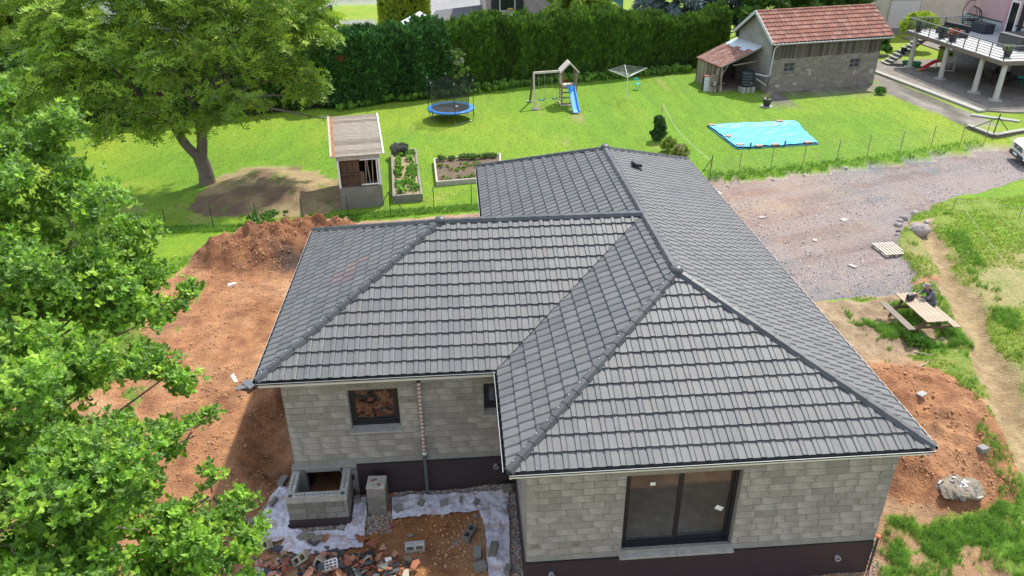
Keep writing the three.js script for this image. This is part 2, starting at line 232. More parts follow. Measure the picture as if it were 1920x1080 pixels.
const GM = {
  lawn: mat([1, 1, 1], { vertexColors: true, map: rep(tLawn, 1 / 4.1), roughness: .95, bumpMap: rep(tLawn, 1 / 4.1), bumpScale: .03 }),
  meadow: mat([1, 1, 1], { vertexColors: true, map: rep(tLawn, 1 / 3.3), roughness: .95, bumpMap: rep(tLawn, 1 / 3.3), bumpScale: .04 }),
  soil: mat([1, 1, 1], { vertexColors: true, map: rep(tSoil, 1 / 2.3), roughness: 1, bumpMap: rep(tSoil, 1 / 2.3), bumpScale: .09 }),
  gravel: mat([1, 1, 1], { vertexColors: true, map: rep(tStone, 1 / 3.3), roughness: .95, bumpMap: rep(tStone, 1 / 3.3), bumpScale: .015 }),
  path: mat([1, 1, 1], { vertexColors: true, map: rep(tSoil, 1 / 3.1), roughness: .95, bumpMap: rep(tSoil, 1 / 3.1), bumpScale: .02 }),
  road: mat([1, 1, 1], { vertexColors: true, map: rep(tGrain, .3), roughness: .9 }),
};
{
  const axis = (a, b, st, lo, hi) => { const r = []; for (let v = a; v <= b + 1e-6; v += st) r.push(v); let s = st; for (let v = a; v > lo;) { s *= 1.18; v -= s; r.unshift(v); } s = st; for (let v = b; v < hi;) { s *= 1.18; v += s; r.push(v); } return r; };
  const X = (() => { const m = axis(-15, 21, .11, -15, 21); let a = []; for (let v = -15.25; v > -28; v -= .25) a.unshift(v); let b = []; for (let v = 21.2; v < 37; v += .2) b.push(v); let s = .3; for (let v = a[0]; v > -220;) { s *= 1.2; v -= s; a.unshift(v); } s = .3; for (let v = b[b.length - 1]; v < 220;) { s *= 1.2; v += s; b.push(v); } return [...a, ...m, ...b]; })(), Z = axis(-24, 2.2, .11, -47, 60); { let s = .3; for (let v = Z[0]; v > -260;) { if (v < -60) s *= 1.12; v -= s; Z.unshift(v); } }
  const nx = X.length, nz = Z.length, pos = new Float32Array(nx * nz * 3), colr = new Float32Array(nx * nz * 3), typ = new Array(nx * nz);
  for (let j = 0; j < nz; j++) for (let i = 0; i < nx; i++) { const x = X[i], z = Z[j], f = info(x, z), e = j * nx + i; pos[e * 3] = x; pos[e * 3 + 1] = height(x, z, f); pos[e * 3 + 2] = z; const [t, c] = ground(x, z, f); typ[e] = t; colr.set(c, e * 3); }
  const idx = {}; const names = { lawn: 'lawn', meadow: 'meadow', soil: 'bare_soil', gravel: 'gravel_driveway', path: 'garden_path', road: 'road' };
  for (let j = 0; j < nz - 1; j++) for (let i = 0; i < nx - 1; i++) { const a = j * nx + i, b = a + 1, c = a + nx, d = c + 1; const t = typ[a]; (idx[t] ||= []).push(a, c, b, b, c, d); }
  const whole = new THREE.BufferGeometry(); whole.setAttribute('position', new THREE.BufferAttribute(pos, 3)); whole.setIndex(Object.values(idx).flat()); whole.computeVertexNormals(); const nor = whole.attributes.normal.array;
  for (const [t, list] of Object.entries(idx)) {
    const map = new Map(), P = [], N = [], Cc = [], U = [], I = [];
    for (const v of list) { let k = map.get(v); if (k === undefined) { k = map.size; map.set(v, k); P.push(pos[v * 3], pos[v * 3 + 1], pos[v * 3 + 2]); N.push(nor[v * 3], nor[v * 3 + 1], nor[v * 3 + 2]); Cc.push(colr[v * 3], colr[v * 3 + 1], colr[v * 3 + 2]); U.push(pos[v * 3], pos[v * 3 + 2]); } I.push(k); }
    const g = new THREE.BufferGeometry(); g.setAttribute('position', new THREE.Float32BufferAttribute(P, 3)); g.setAttribute('normal', new THREE.Float32BufferAttribute(N, 3)); g.setAttribute('color', new THREE.Float32BufferAttribute(Cc, 3)); g.setAttribute('uv', new THREE.Float32BufferAttribute(U, 2)); g.setIndex(I);
    const o = new THREE.Mesh(g, GM[t]); o.name = names[t]; o.userData = { kind: 'structure' }; scene.add(o);
  }
}
const gy = (x, z) => height(x, z);
// ---------- the new house
const W = 9.2, L = 6.011, A0 = 3.771, D = 19.237, HR = 2.115, EY = 4.3;
const hs = thing('bungalow', 'unfinished grey block bungalow with dark grey tiled hipped roof', 'house');
const tTile = tex(512, (u, v) => { const a = pfbm(u, v, 4, 5, 401), s = pfbm(u, v * .2, 40, 3, 407), w = sm(.66, .8, pfbm(u, v, 9, 4, 411)); const k = .74 + .2 * a + .14 * (s - .5) + w * .13; return [k, k, k * .99]; });
{
  const tBlock = tex(512, (u, v) => { const a = pfbm(u, v, 5, 5, 21), b = pfbm(u, v, 60, 3, 27), s = sm(.54, .72, pfbm(u, v, 4, 5, 431)), dk = sm(.56, .74, pfbm(u, v, 3, 5, 437)), p = vn(u * 128, v * 128, 33, 128) > .94 ? .16 : 0; const k = .62 + .26 * a + .24 * (b - .5) - p + s * .16 - dk * .09; return [k, k * mix(.985, 1, a), k * mix(.95, 1, a)]; });
  const wallMat = [[.342, .334, .312], [.350, .342, .319], [.332, .325, .304], [.352, .338, .308], [.338, .334, .318], [.312, .304, .284]].map((c, i) => { const t = rep(tBlock, .8); t.offset.set(i * .37, i * .61); return mat([c[0] * 1.1, c[1] * 1.07, c[2] * 1.02], { map: t, bumpMap: tConcrete, bumpScale: .005, roughness: .95 }); });
  const mortar = mat([.38, .372, .345], { map: rep(tConcrete, 1.7), bumpMap: tConcrete, bumpScale: .004, roughness: .95 });
  const band = mat([.32, .32, .29], { map: rep(tConcrete, .8), roughness: .95 });
  const tarry = mat([.042, .026, .030], { map: rep(tGrain, .7), roughness: .62, bumpMap: rep(tGrain, .7), bumpScale: .004 });
  const walls = new THREE.Group(); walls.name = 'wall'; hs.add(walls);
  const blockGeo = [0, 1, 2].map(k => { const g = rbox(.488, .189, .03, .006); const u = g.attributes.uv; for (let i = 0; i < u.count; i++) u.setXY(i, u.getX(i) * .8 + k * .33, u.getY(i) * .8 + k * .21); return g; });
  const blocks = [];
  // plain backing with openings, 0.2 thick
  function wallSheet(len, y0, y1, holes, turn, x, z) {
    const s = new THREE.Shape([new THREE.Vector2(0, y0), new THREE.Vector2(len, y0), new THREE.Vector2(len, y1), new THREE.Vector2(0, y1)]);
    for (const [a, b, c, d] of holes) s.holes.push(new THREE.Path([new THREE.Vector2(a, c), new THREE.Vector2(a, d), new THREE.Vector2(b, d), new THREE.Vector2(b, c)]));
    const g = toFlat(new THREE.ExtrudeGeometry(s, { depth: .2, bevelEnabled: false })); g.translate(0, 0, -.2); uvm(g); g.rotateY(turn); g.translate(x, 0, z); return g;
  }
  const y0 = 1.31, y1 = 4.12;
  function courses(len, holes, turn, x, z, seed) {
    const q = new THREE.Quaternion().setFromAxisAngle(V(0, 1, 0), turn), r = mulberry(seed);
    for (let row = 0; row < 14; row++) {
      const yb = y0 + row * .2, hh = Math.min(.189, y1 - yb - .01); let u = (row % 2 ? -.25 : 0) - (r() < .2 ? .1 : 0) + r() * .02;
      while (u < len - .02) {
        let a = Math.max(u, 0), b = Math.min(u + .49 + 0, len); const next = u + .5 - (r() < .03 ? .2 : 0);
        const spans = [[a, Math.min(b, next - .01, len)]];
        for (const [ha, hb, hc, hd] of holes) if (yb + hh > hc + .01 && yb < hd - .01) for (let i = spans.length - 1; i >= 0; i--) { const [p, s] = spans[i]; if (s <= ha || p >= hb) continue; spans.splice(i, 1); if (p < ha - .04) spans.push([p, ha - .005]); if (s > hb + .04) spans.push([hb + .005, s]); }
        for (const [p, s] of spans) if (s - p > .03) { const c = V((p + s) / 2, yb + hh / 2, -.009 + r() * .006).applyQuaternion(q).add(V(x, 0, z)); blocks.push({ c, q, sx: (s - p) / .488, sy: hh / .189, k: Math.floor(r() * 3), m: Math.floor(r() * r() * 6) }); }
        u = next;
      }
    }
  }
  const door = [2.22, 4.86, 1.2, 3.6]; // along the gable wall, from x = 0.4
  const lint = [1.85, 5.35, 3.6, 4.12];
  const wA = [1.66, 2.97, 2.3, 3.58], wB = [5.2, 5.82, 2.65, 3.58], lA = [1.2, 3.35, 3.58, 4.12], lB = [4.95, 6.0, 3.58, 4.12];
  part('mortar', [wallSheet(8.4, 1.0, y1, [door], 0, .4, -.408), wallSheet(6.0, 1.0, y1, [wA, wB], 0, -5.6, -4.178), wallSheet(3.8, 1.0, y1, [], -Math.PI / 2, .42, -4.2), wallSheet(8.4, 1.0, y1, [], -Math.PI / 2, -5.58, -12.6)], mortar, walls);
  part('hidden_wall', [box(.2, 3.1, 14.4, 8.68, 2.57, -11.63), box(.2, 3.1, .8, 8.68, 2.57, -1.02), box(.2, 1.3, 3.01, 8.68, 1.67, -2.925), box(.2, .5, 3.01, 8.68, 3.87, -2.925), box(8.3, 3.1, .2, 4.6, 2.57, -18.73), box(6, 3.1, .2, -2.6, 2.57, -12.47), box(.2, 3.1, 6, .5, 2.57, -15.6)], mortar, walls);
  courses(8.4, [door, lint], 0, .4, -.4, 5); courses(6.0, [wA, wB, lA, lB], 0, -5.6, -4.17, 9); courses(3.74, [], -Math.PI / 2, .4, -4.16, 13);
  blocks.sort((a, b) => a.c.distanceTo(camera.position) - b.c.distanceTo(camera.position));
  const front = blocks.filter(b => Math.abs(b.q.y) < .1), side = blocks.filter(b => Math.abs(b.q.y) >= .1), order = [...front, ...side];
  const rest = [];
  order.forEach((b, i) => { if (i < 300) { const o = new THREE.Mesh(blockGeo[b.k], wallMat[b.m]); o.name = 'concrete_block'; o.position.copy(b.c); o.quaternion.copy(b.q); o.scale.set(b.sx, b.sy, 1); walls.add(o); } else { const g = blockGeo[b.k].clone(); g.scale(b.sx, b.sy, 1); g.applyQuaternion(b.q); g.translate(b.c.x, b.c.y, b.c.z); rest.push(g); } });
  const rb = part('concrete_block_course', rest, wallMat[0], walls); rb.userData.kind = 'stuff';
  part('slab_edge', [box(8.4, .195, .02, 4.6, 1.2, -.405), box(6.0, .195, .02, -2.6, 1.2, -4.175), box(.02, .195, 3.74, .395, 1.2, -2.29)], band, walls);
  // lintels with the mason's pencil marks
  const lintMat = (txt, px, size) => mat([.9, .9, .9], { map: canvasTex(1024, 160, (c, w, h) => { const r = mulberry(px); c.fillStyle = '#8d887c'; c.fillRect(0, 0, w, h); for (let i = 0; i < 2600; i++) { const v = 105 + r() * 70; c.fillStyle = `rgba(${v},${v - 4},${v - 16},.35)`; c.fillRect(r() * w, r() * h, 2 + r() * 26, 1 + r() * 9); } for (let i = 0; i < 60; i++) { c.fillStyle = `rgba(60,52,42,${.12 + r() * .3})`; c.fillRect(r() * w, r() * 30, 2 + r() * 6, 10 + r() * 50); } c.fillStyle = 'rgba(55,52,50,.75)'; c.font = `${size}px sans-serif`; c.fillText(txt, px, 130); }), roughness: .95 });
  const lintel = (x0, x1, ya, yb, z, m) => { const g = box(x1 - x0, yb - ya, .024, (x0 + x1) / 2, (ya + yb) / 2, z); const u = g.attributes.uv, p = g.attributes.position; for (let i = 0; i < u.count; i++) u.setXY(i, (p.getX(i) - x0) / (x1 - x0), (p.getY(i) - ya) / (yb - ya)); part('lintel', g, m, walls); };
  lintel(2.25, 5.75, 3.605, 4.118, -.402, lintMat('2190x2100', 170, 46)); lintel(-4.4, -2.25, 3.585, 4.118, -4.173, lintMat('1250x1150', 230, 58)); lintel(-.65, .4, 3.585, 4.118, -4.173, lintMat('60x90', 330, 60));
  const mark = (txt, x, y, z, s = .13) => { const g = new THREE.PlaneGeometry(s * 2, s); const t = canvasTex(128, 64, (c, w, h) => { c.fillStyle = '#827c70'; c.fillRect(0, 0, w, h); c.fillStyle = '#3a3733'; c.font = '50px sans-serif'; c.fillText(txt, 30, 50); }); g.translate(x, y, z); const o = part('stencil_mark', g, mat([.95, .95, .95], { map: t, roughness: .95 }), walls); o.userData.label = 'dark stencilled number on a block'; };
  mark('10', -2.32, 3.17, -4.155); mark('10', .62, 1.62, -.385, .12); mark('10', 1.55, 1.6, -.385, .12); mark('10', -1.02, 3.18, -4.155, .11);
  // plinth
  const pl = part('plinth', [box(8.44, 1.35, .2, 4.6, .43, -.49), box(4.36, 1.35, .2, -1.77, .43, -4.25), box(.2, 1.35, 3.6, .49, .43, -2.35), box(.2, 1.4, 18.2, 8.72, .4, -9.75), box(.2, 1.3, 8.4, -5.5, .4, -8.4)], tarry, hs);
  part('drip_strip', [box(8.46, .03, .03, 4.6, 1.11, -.375), box(4.36, .03, .03, -1.77, 1.11, -4.135)], M.frame, pl);
  for (const [x, y, z] of [[.98, .7, -.37], [7.97, .63, -.37], [-.12, .8, -4.12]]) { const t = toFlat(new THREE.CylinderGeometry(.062, .062, .12, 18, 1, true)); t.rotateX(Math.PI / 2); const t2 = toFlat(new THREE.TorusGeometry(.062, .014, 8, 20)); t2.translate(0, 0, .06); const d = toFlat(new THREE.CircleGeometry(.05, 16)); d.translate(0, 0, .01); const g = join([t, t2]); g.translate(x, y, z); part('pipe_stub', g, mat([.3, .3, .31], { roughness: .6 }), pl); }
  part('foundation_wall', [box(.35, 1.3, .2, -5.55, .4, -4.29), box(.5, 1.3, .2, -4.15, .4, -4.29), box(1.05, .2, .2, -4.88, .98, -4.29)], band, pl); part('wall_stub_plate', [box(.34, .62, .03, -4.12, .62, -4.14)], M.concrete, pl); 
  { const t = toFlat(new THREE.CylinderGeometry(.07, .07, .12, 18)); t.rotateX(Math.PI / 2); t.translate(-4.1, .72, -4.1); part('pipe_stub', t, M.black, pl); }
  part('floor_slab', [box(8.2, .2, 18, 4.6, 1.0, -9.7), box(6, .2, 8.2, -2.5, 1.0, -8.4)], M.paleConcrete, hs);
  part('inner_wall', [box(.15, 2.9, 9, 5.9, 2.6, -11.4), box(8, 2.9, .15, 4.6, 2.6, -6.2), box(.15, 2.9, 8, -1.5, 2.6, -8.5), box(4, 2.9, .15, -3.5, 2.6, -8)], mat([.6, .58, .54], { map: rep(tGrain, .5) }), hs);
  // openings
  function opening(name, x0, x1, ya, yb, z, leaves, deep, label) {
    const o = new THREE.Group(); o.name = name; hs.add(o); if (label) o.userData.label = label; const f = .07, zf = z - .2; const gs = [box(x1 - x0, f + .05, .09, (x0 + x1) / 2, ya + .06, zf), box(x1 - x0, f, .09, (x0 + x1) / 2, yb - f / 2, zf), box(f + .02, yb - ya - .2, .088, x0 + .045, (ya + yb) / 2, zf), box(f + .02, yb - ya - .2, .088, x1 - .045, (ya + yb) / 2, zf)];
    part('frame', gs, M.frame, o);
    const n = leaves, iw = (x1 - x0 - .18) / n;
    for (let i = 0; i < n; i++) { const a = x0 + .09 + i * iw, b = a + iw, zz = zf - (i ? .035 : 0) + .0; const s = new THREE.Group(); part('sash', [box(.06, yb - ya - .25, .05, a + .03, (ya + yb) / 2 + .02, zz), box(.06, yb - ya - .25, .05, b - .03, (ya + yb) / 2 + .02, zz), box(iw - .12, .075, .05, (a + b) / 2, ya + .155, zz), box(iw - .12, .06, .05, (a + b) / 2, yb - .11, zz)], M.frame, o); part('pane', box(iw - .11, yb - ya - .3, .012, (a + b) / 2, (ya + yb) / 2 + .02, zz), glass, o); }
    part('reveal', [box(.01, yb - ya, .2, x0 + .006, (ya + yb) / 2, z - .12), box(.01, yb - ya, .2, x1 - .006, (ya + yb) / 2, z - .12), box(x1 - x0, .01, .2, (x0 + x1) / 2, yb - .006, z - .12)], M.concrete, o);
    const w = x1 - x0 + .1; const cut = leaves > 1 ? 2 : 1; for (let i = 0; i < cut; i++) part('sill', rbox(w / cut - .006, .06, .36, .012, x0 - .05 + (i + .5) * w / cut, ya - .025, z - .04, 0, .10), M.paleConcrete, o);
    return o;
  }
  const od = opening('sliding_door', 2.62, 5.26, 1.2, 3.6, -.4, 2);
  part('pane_sticker', box(.12, .09, .004, 3.28, 3.15, -.584), M.white, od); part('pane_sticker', box(.2, .12, .004, 4.93, 2.25, -.62, 0, 0, -.5), M.white, od);
  opening('window', -3.94, -2.63, 2.3, 3.58, -4.17, 1); opening('window', -.4, .22, 2.65, 3.58, -4.17, 1);

  // roof
  const roof = new THREE.Group(); roof.name = 'roof'; hs.add(roof);
  const sl = Math.hypot(W / 2, HR), cs = (W / 2) / sl, sn = HR / sl, k = sl / (W / 2);
  const slopes = [
    { o: V(0, EY, 0), u: V(1, 0, 0), v: V(0, sn, -cs), poly: [[0, 0], [W, 0], [W / 2, sl]] },
    { o: V(W, EY, 0), u: V(0, 0, -1), v: V(-cs, sn, 0), poly: [[0, 0], [D, 0], [D - W / 2, sl], [W / 2, sl]] },
    { o: V(0, EY, -A0), u: V(0, 0, 1), v: V(cs, sn, 0), poly: [[0, 0], [A0, 0], [A0 - W / 2, sl], [-W / 2, sl]], valley: [3] },
    { o: V(0, EY, -D), u: V(0, 0, 1), v: V(cs, sn, 0), poly: [[0, 0], [D - A0 - W, 0], [D - A0 - W / 2, sl], [W / 2, sl]], valley: [1] },
    { o: V(-L, EY, -A0), u: V(1, 0, 0), v: V(0, sn, -cs), poly: [[0, 0], [L, 0], [L + W / 2, sl], [W / 2, sl]], valley: [1] },
    { o: V(-L, EY, -A0 - W), u: V(0, 0, 1), v: V(cs, sn, 0), poly: [[0, 0], [W, 0], [W / 2, sl]], red: 1 },
    { o: V(0, EY, -A0 - W), u: V(-1, 0, 0), v: V(0, sn, cs), poly: [[0, 0], [L, 0], [L - W / 2, sl], [-W / 2, sl]], valley: [3] },
    { o: V(W, EY, -D), u: V(-1, 0, 0), v: V(0, sn, cs), poly: [[0, 0], [W, 0], [W / 2, sl]] },
  ];
  const TW = .302, TL = .398, prof = [[0, -.014], [.007, 0], [.172, 0], [.191, .026], [.267, .026], [.292, .01], [.301, -.014]];
  function tileGeo(off) { // one interlocking tile, lower edge at v = 0, overlapping the one above
    const P = [], U = [], t0 = .036, t1 = -.010, len = TL + .05; const pt = (i, v, dn = 0) => [prof[i][0], v, prof[i][1] + mix(t0, t1, v / len) - dn];
    const f = (a, b, c, d) => { for (const q of [a, b, c, a, c, d]) { P.push(...q); U.push(q[0] * 1.1 + off * .27, q[1] * 1.1 + off * .41 + q[2]); } };
    for (let i = 0; i + 1 < prof.length; i++) { f(pt(i, 0), pt(i + 1, 0), pt(i + 1, len), pt(i, len)); f(pt(i, 0, .013), pt(i + 1, 0, .013), pt(i + 1, 0), pt(i, 0)); }
    const e = prof.length - 1; f(pt(e, 0, .012), pt(e, len, .012), pt(e, len), pt(e, 0)); f(pt(0, 0), pt(0, len), pt(0, len, .02), pt(0, 0, .02));
    return { P, U };
  }
  const variants = [0, 1, 2, 3].map(tileGeo);
  const mkGeo = (P, U) => { const g = new THREE.BufferGeometry(); g.setAttribute('position', new THREE.Float32BufferAttribute(P, 3)); g.setAttribute('uv', new THREE.Float32BufferAttribute(U, 2)); g.computeVertexNormals(); return g; };
  const shared = variants.map(t => mkGeo(t.P, t.U));
  function clip(P, U, du, dv, a, b, c) { // keep a*u + b*v + c >= 0
    const oP = [], oU = [];
    for (let i = 0; i < P.length; i += 9) {
      let poly = [0, 1, 2].map(q => [P[i + q * 3], P[i + q * 3 + 1], P[i + q * 3 + 2], U[(i / 3 + q) * 2], U[(i / 3 + q) * 2 + 1]]), out = [];
      const val = p => a * (p[0] + du) + b * (p[1] + dv) + c;
      for (let q = 0; q < poly.length; q++) { const p = poly[q], n = poly[(q + 1) % poly.length], vp = val(p), vq = val(n); if (vp >= 0) out.push(p); if ((vp >= 0) !== (vq >= 0)) { const t = vp / (vp - vq); out.push(p.map((x, w) => x + (n[w] - x) * t)); } }
      for (let q = 1; q + 1 < out.length; q++) for (const p of [out[0], out[q], out[q + 1]]) { oP.push(p[0], p[1], p[2]); oU.push(p[3], p[4]); }
    }
    return [oP, oU];
  }
  const tones = [[.138, .142, .144], [.155, .157, .158], [.124, .128, .131], [.149, .146, .145]].map(c => mat(c, { map: tTile, roughness: .6 }));
  const tiles = [], tr = mulberry(77), under = [];
  for (const s of slopes) {
    s.n = s.u.clone().cross(s.v).normalize(); const bas = new THREE.Matrix4().makeBasis(s.u, s.v, s.n), q = new THREE.Quaternion().setFromRotationMatrix(bas);
    const us = s.poly.map(p => p[0]), u0 = Math.min(...us), u1 = Math.max(...us), cx = s.poly.reduce((a, p) => a + p[0], 0) / s.poly.length, cy = s.poly.reduce((a, p) => a + p[1], 0) / s.poly.length;
    const edges = s.poly.map((p, i) => { const n = s.poly[(i + 1) % s.poly.length]; let a = -(n[1] - p[1]), b = n[0] - p[0]; const l = Math.hypot(a, b); a /= l; b /= l; let c = -(a * p[0] + b * p[1]); if (a * cx + b * cy + c < 0) { a = -a; b = -b; c = -c; } if (i === 0) c += .05; if (s.valley && s.valley.includes(i)) c -= .025; return [a, b, c]; });
    const start = Math.floor(u0 / TW) - 1;
    for (let row = 0; row * TL - .04 < sl; row++) for (let col = start; col * TW < u1; col++) {
      const du = col * TW + .06, dv = row * TL - .04 + (tr() - .5) * .004, kk = Math.floor(tr() * 4), dn = (tr() - .5) * .003;
      const cor = [[0, 0], [TW, 0], [0, TL + .05], [TW, TL + .05]].map(([x, y]) => edges.map(([a, b, c]) => a * (x + du) + b * (y + dv) + c));
      if (edges.some((_, i) => cor.every(c => c[i] < 0))) continue;
      let geo = null; if (cor.some(c => c.some(v => v < 0))) { let P = variants[kk].P, U = variants[kk].U; for (const [a, b, c] of edges) { [P, U] = clip(P, U, du, dv, a, b, c); if (!P.length) break; } if (P.length < 18) continue; geo = mkGeo(P, U); }
      const pos = s.o.clone().addScaledVector(s.u, du).addScaledVector(s.v, dv).addScaledVector(s.n, dn), to = camera.position.clone().sub(pos), dist = to.length(), w = to.normalize().dot(s.n) / (dist * dist) * (geo ? .6 : 1);
      const red = s.red && Math.hypot(du - 5.1, (dv - 1.9) * 1.6) < .35 + tr() * .55;
      tiles.push({ geo: geo || shared[kk], pos, q, w, m: Math.floor(tr() * 4), red });
    }
    under.push(s.poly.length === 3 ? quad(...[0, 1, 2, 2].map(i => s.o.clone().addScaledVector(s.u, s.poly[i][0]).addScaledVector(s.v, s.poly[i][1]).addScaledVector(s.n, -.035))) : quad(...[0, 1, 2, 3].map(i => s.o.clone().addScaledVector(s.u, s.poly[i][0]).addScaledVector(s.v, s.poly[i][1]).addScaledVector(s.n, -.035))));
  }
  tiles.sort((a, b) => b.w - a.w); const restT = [];
  tiles.forEach((t, i) => { if (i < 300) { const o = new THREE.Mesh(t.geo, tones[t.m]); o.name = 'roof_tile'; o.position.copy(t.pos); o.quaternion.copy(t.q); roof.add(o); } else { const g = t.geo.clone(); g.applyQuaternion(t.q); g.translate(t.pos.x, t.pos.y, t.pos.z); const c = tones[t.m].color, n = g.attributes.position.count, a = new Float32Array(n * 3); for (let j = 0; j < n; j++) { a[j * 3] = c.r * (t.red ? 1.2 : 1); a[j * 3 + 1] = c.g * (t.red ? .93 : 1); a[j * 3 + 2] = c.b * (t.red ? .9 : 1); } g.setAttribute('color', new THREE.BufferAttribute(a, 3)); restT.push(g); } });
  const rt = new THREE.Mesh(mergeGeometries(restT), mat([1, 1, 1], { vertexColors: true, map: tTile, roughness: .6 })); rt.name = 'roof_tile_field'; rt.userData.kind = 'stuff'; roof.add(rt);
  part('underlay', under, mat([.03, .03, .033]), roof);
  // valleys
  const vm = mat([.05, .05, .055], { roughness: .5 });
  const J = V(W / 2, EY + HR, -A0 - W / 2);
  part('valley_gutter', [beam(V(0, EY - .01, -A0), J, .12, .02)], vm, roof); part('valley_gutter', [beam(V(0, EY - .01, -A0 - W), J, .12, .02)], vm, roof);
  // ridge and hip tiles
  const ridgeMats = [[.075, .079, .083], [.09, .094, .098], [.065, .068, .072]].map(c => mat(c, { map: tTile, roughness: .45 })), screw = mat([.75, .75, .75], { roughness: .3, metalness: .5 });
  const rs = [[-.118, -.07], [-.06, .018], [.06, .018], [.118, -.07]];
  const ridgeGeo = (() => { const P = [], U = [], l = .42; const sec = (z, gr) => rs.map(([x, y]) => [x * gr, y * gr + (gr > 1 ? .012 : 0), z]); const a = sec(0, 1), b = sec(l - .06, 1.03), c = sec(l - .06, 1.12), d = sec(l, 1.12); const f = (p, q, r, s) => { for (const v of [p, q, r, p, r, s]) { P.push(...v); U.push(v[0] * 2, v[2] * 2 + v[1]); } }; for (const [m, n] of [[a, b], [b, c], [c, d]]) for (let i = 0; i < 3; i++) f(m[i], m[i + 1], n[i + 1], n[i]); f(d[0], d[1], d[2], d[3]); const g = mkGeo(P, U); return g; })();
  const dot = toFlat(new THREE.SphereGeometry(.014, 6, 4));
  function ridge(p, q, screws) { const dir = q.clone().sub(p), len = dir.length(); dir.normalize(); const x = V(0, 1, 0).cross(dir).normalize(), y = dir.clone().cross(x), n = Math.round(len / .405), st = len / n; const qt = new THREE.Quaternion().setFromRotationMatrix(new THREE.Matrix4().makeBasis(x, y, dir)); for (let i = 0; i < n; i++) { const o = new THREE.Mesh(ridgeGeo, ridgeMats[Math.floor(tr() * 3)]); o.name = 'ridge_tile'; o.position.copy(p).addScaledVector(dir, i * st).addScaledVector(y, .062); o.quaternion.copy(qt); o.scale.z = st / .395; roof.add(o); if (screws) { const g = dot.clone(); g.translate(-.03, .035, .2); g.applyQuaternion(qt); g.translate(o.position.x, o.position.y, o.position.z); part('screw', g, screw, roof); } } }
  const apex = V(W / 2, EY + HR, -W / 2), far = V(W / 2, EY + HR, -D + W / 2), lr = V(-L + W / 2, EY + HR, -A0 - W / 2);
  const out = (p, q) => p.clone().lerp(q, -.003);
  ridge(apex, V(0, EY, 0), true); ridge(apex, V(W, EY, 0)); ridge(apex, far); ridge(lr, J); ridge(lr, V(-L, EY, -A0), true); ridge(lr, V(-L, EY, -A0 - W)); ridge(far, V(0, EY, -D)); ridge(far, V(W, EY, -D));
  for (const p of [apex, far, lr]) { const g = toFlat(new THREE.SphereGeometry(.165, 20, 12)); g.scale(1, .72, 1); g.translate(p.x, p.y + .06, p.z); part('ridge_cap', g, ridgeMats[1], roof); }
  // flue terminal
  { const p = V(W / 2 + 1.0, 0, -13.6); p.y = EY + HR - 1.0 * HR / (W / 2); part('roof_vent', [box(.34, .05, .3, p.x, p.y + .06, p.z, 0, 0, -.43), rbox(.3, .12, .24, .03, p.x + .02, p.y + .17, p.z, 0, 0, -.2), rbox(.12, .2, .16, .03, p.x - .16, p.y + .2, p.z, 0, 0, .4)], M.black, roof); }
  // gutters and fascias
  const gOut = mat([.014, .015, .017], { roughness: .4 }), gIn = mat([.42, .43, .43], { roughness: .5, metalness: .2 }), pvc = mat([.66, .65, .60], { roughness: .6 });
  const run = (p, q, inward) => { // half-round channel along the eave
    const dir = q.clone().sub(p), len = dir.length(); dir.normalize(); const outw = inward.clone().multiplyScalar(-1), mk = r => { const P = [], n = 8; for (let i = 0; i < n; i++) { const a = Math.PI * i / n, b = Math.PI * (i + 1) / n; const pt = (t, e) => p.clone().addScaledVector(dir, e).addScaledVector(outw, Math.cos(t) * r + .06).add(V(0, -Math.sin(t) * r - .03, 0)).toArray(); const [A, B, Cc, Dd] = [pt(a, 0), pt(b, 0), pt(b, len), pt(a, len)]; P.push(...A, ...B, ...Cc, ...A, ...Cc, ...Dd); } return mkGeo(P, new Float32Array(P.length / 3 * 2)); };
    const g = part('gutter', [mk(.072)], gOut, hs); part('gutter_lining', [mk(.066)], gOut, g); part('gutter_rim', [beam(p.clone().addScaledVector(outw, .13).add(V(0, -.026, 0)), q.clone().addScaledVector(outw, .13).add(V(0, -.026, 0)), .01, .01)], gIn, g);
    part('fascia', beam(p.clone().addScaledVector(inward, .03).add(V(0, -.14, 0)), q.clone().addScaledVector(inward, .03).add(V(0, -.14, 0)), .025, .2), pvc, hs);
  };
  run(V(0, EY, 0), V(W, EY, 0), V(0, 0, -1)); run(V(0, EY, -A0), V(0, EY, .0), V(1, 0, 0)); run(V(-L, EY, -A0), V(-.08, EY, -A0), V(0, 0, -1)); run(V(-L, EY, -A0 - W), V(-L, EY, -A0), V(1, 0, 0)); run(V(W, EY, 0), V(W, EY, -D), V(-1, 0, 0)); run(V(0, EY, -D), V(0, EY, -A0 - W), V(1, 0, 0));
  part('soffit', [box(W - .1, .02, .42, W / 2, 4.1, -.22), box(L, .02, .42, -L / 2 - .02, 4.1, -A0 - .22), box(.42, .02, A0 - .2, .22, 4.1, -A0 / 2 - .2), box(.42, .02, 9, -L + .22, 4.1, -A0 - W / 2), box(.42, .02, 18.8, W - .22, 4.1, -9.7)], pvc, hs);
  // downpipe with its protective tape
  const tape = canvasTex(64, 512, (c, w, h) => { c.fillStyle = '#c9bfba'; c.fillRect(0, 0, w, h); const r = mulberry(3); for (let y = 0; y < h; y += 26) { c.fillStyle = '#7d2f35'; c.fillRect(0, y, w, 7); c.fillRect(6 + r() * 10, y + 9, 22, 10); c.fillStyle = '#4c4648'; c.fillRect(36, y + 9 + r() * 3, 18, 9); } });
  const dp = new THREE.Group(); dp.name = 'downpipe'; hs.add(dp); const dx = -2.06, dz = -4.02;
  const up = toFlat(new THREE.CylinderGeometry(.05, .05, 2.5, 14, 1, true)); up.translate(dx, 2.62, dz); part('taped_pipe', up, mat([.85, .85, .85], { map: tape, roughness: .5 }), dp);
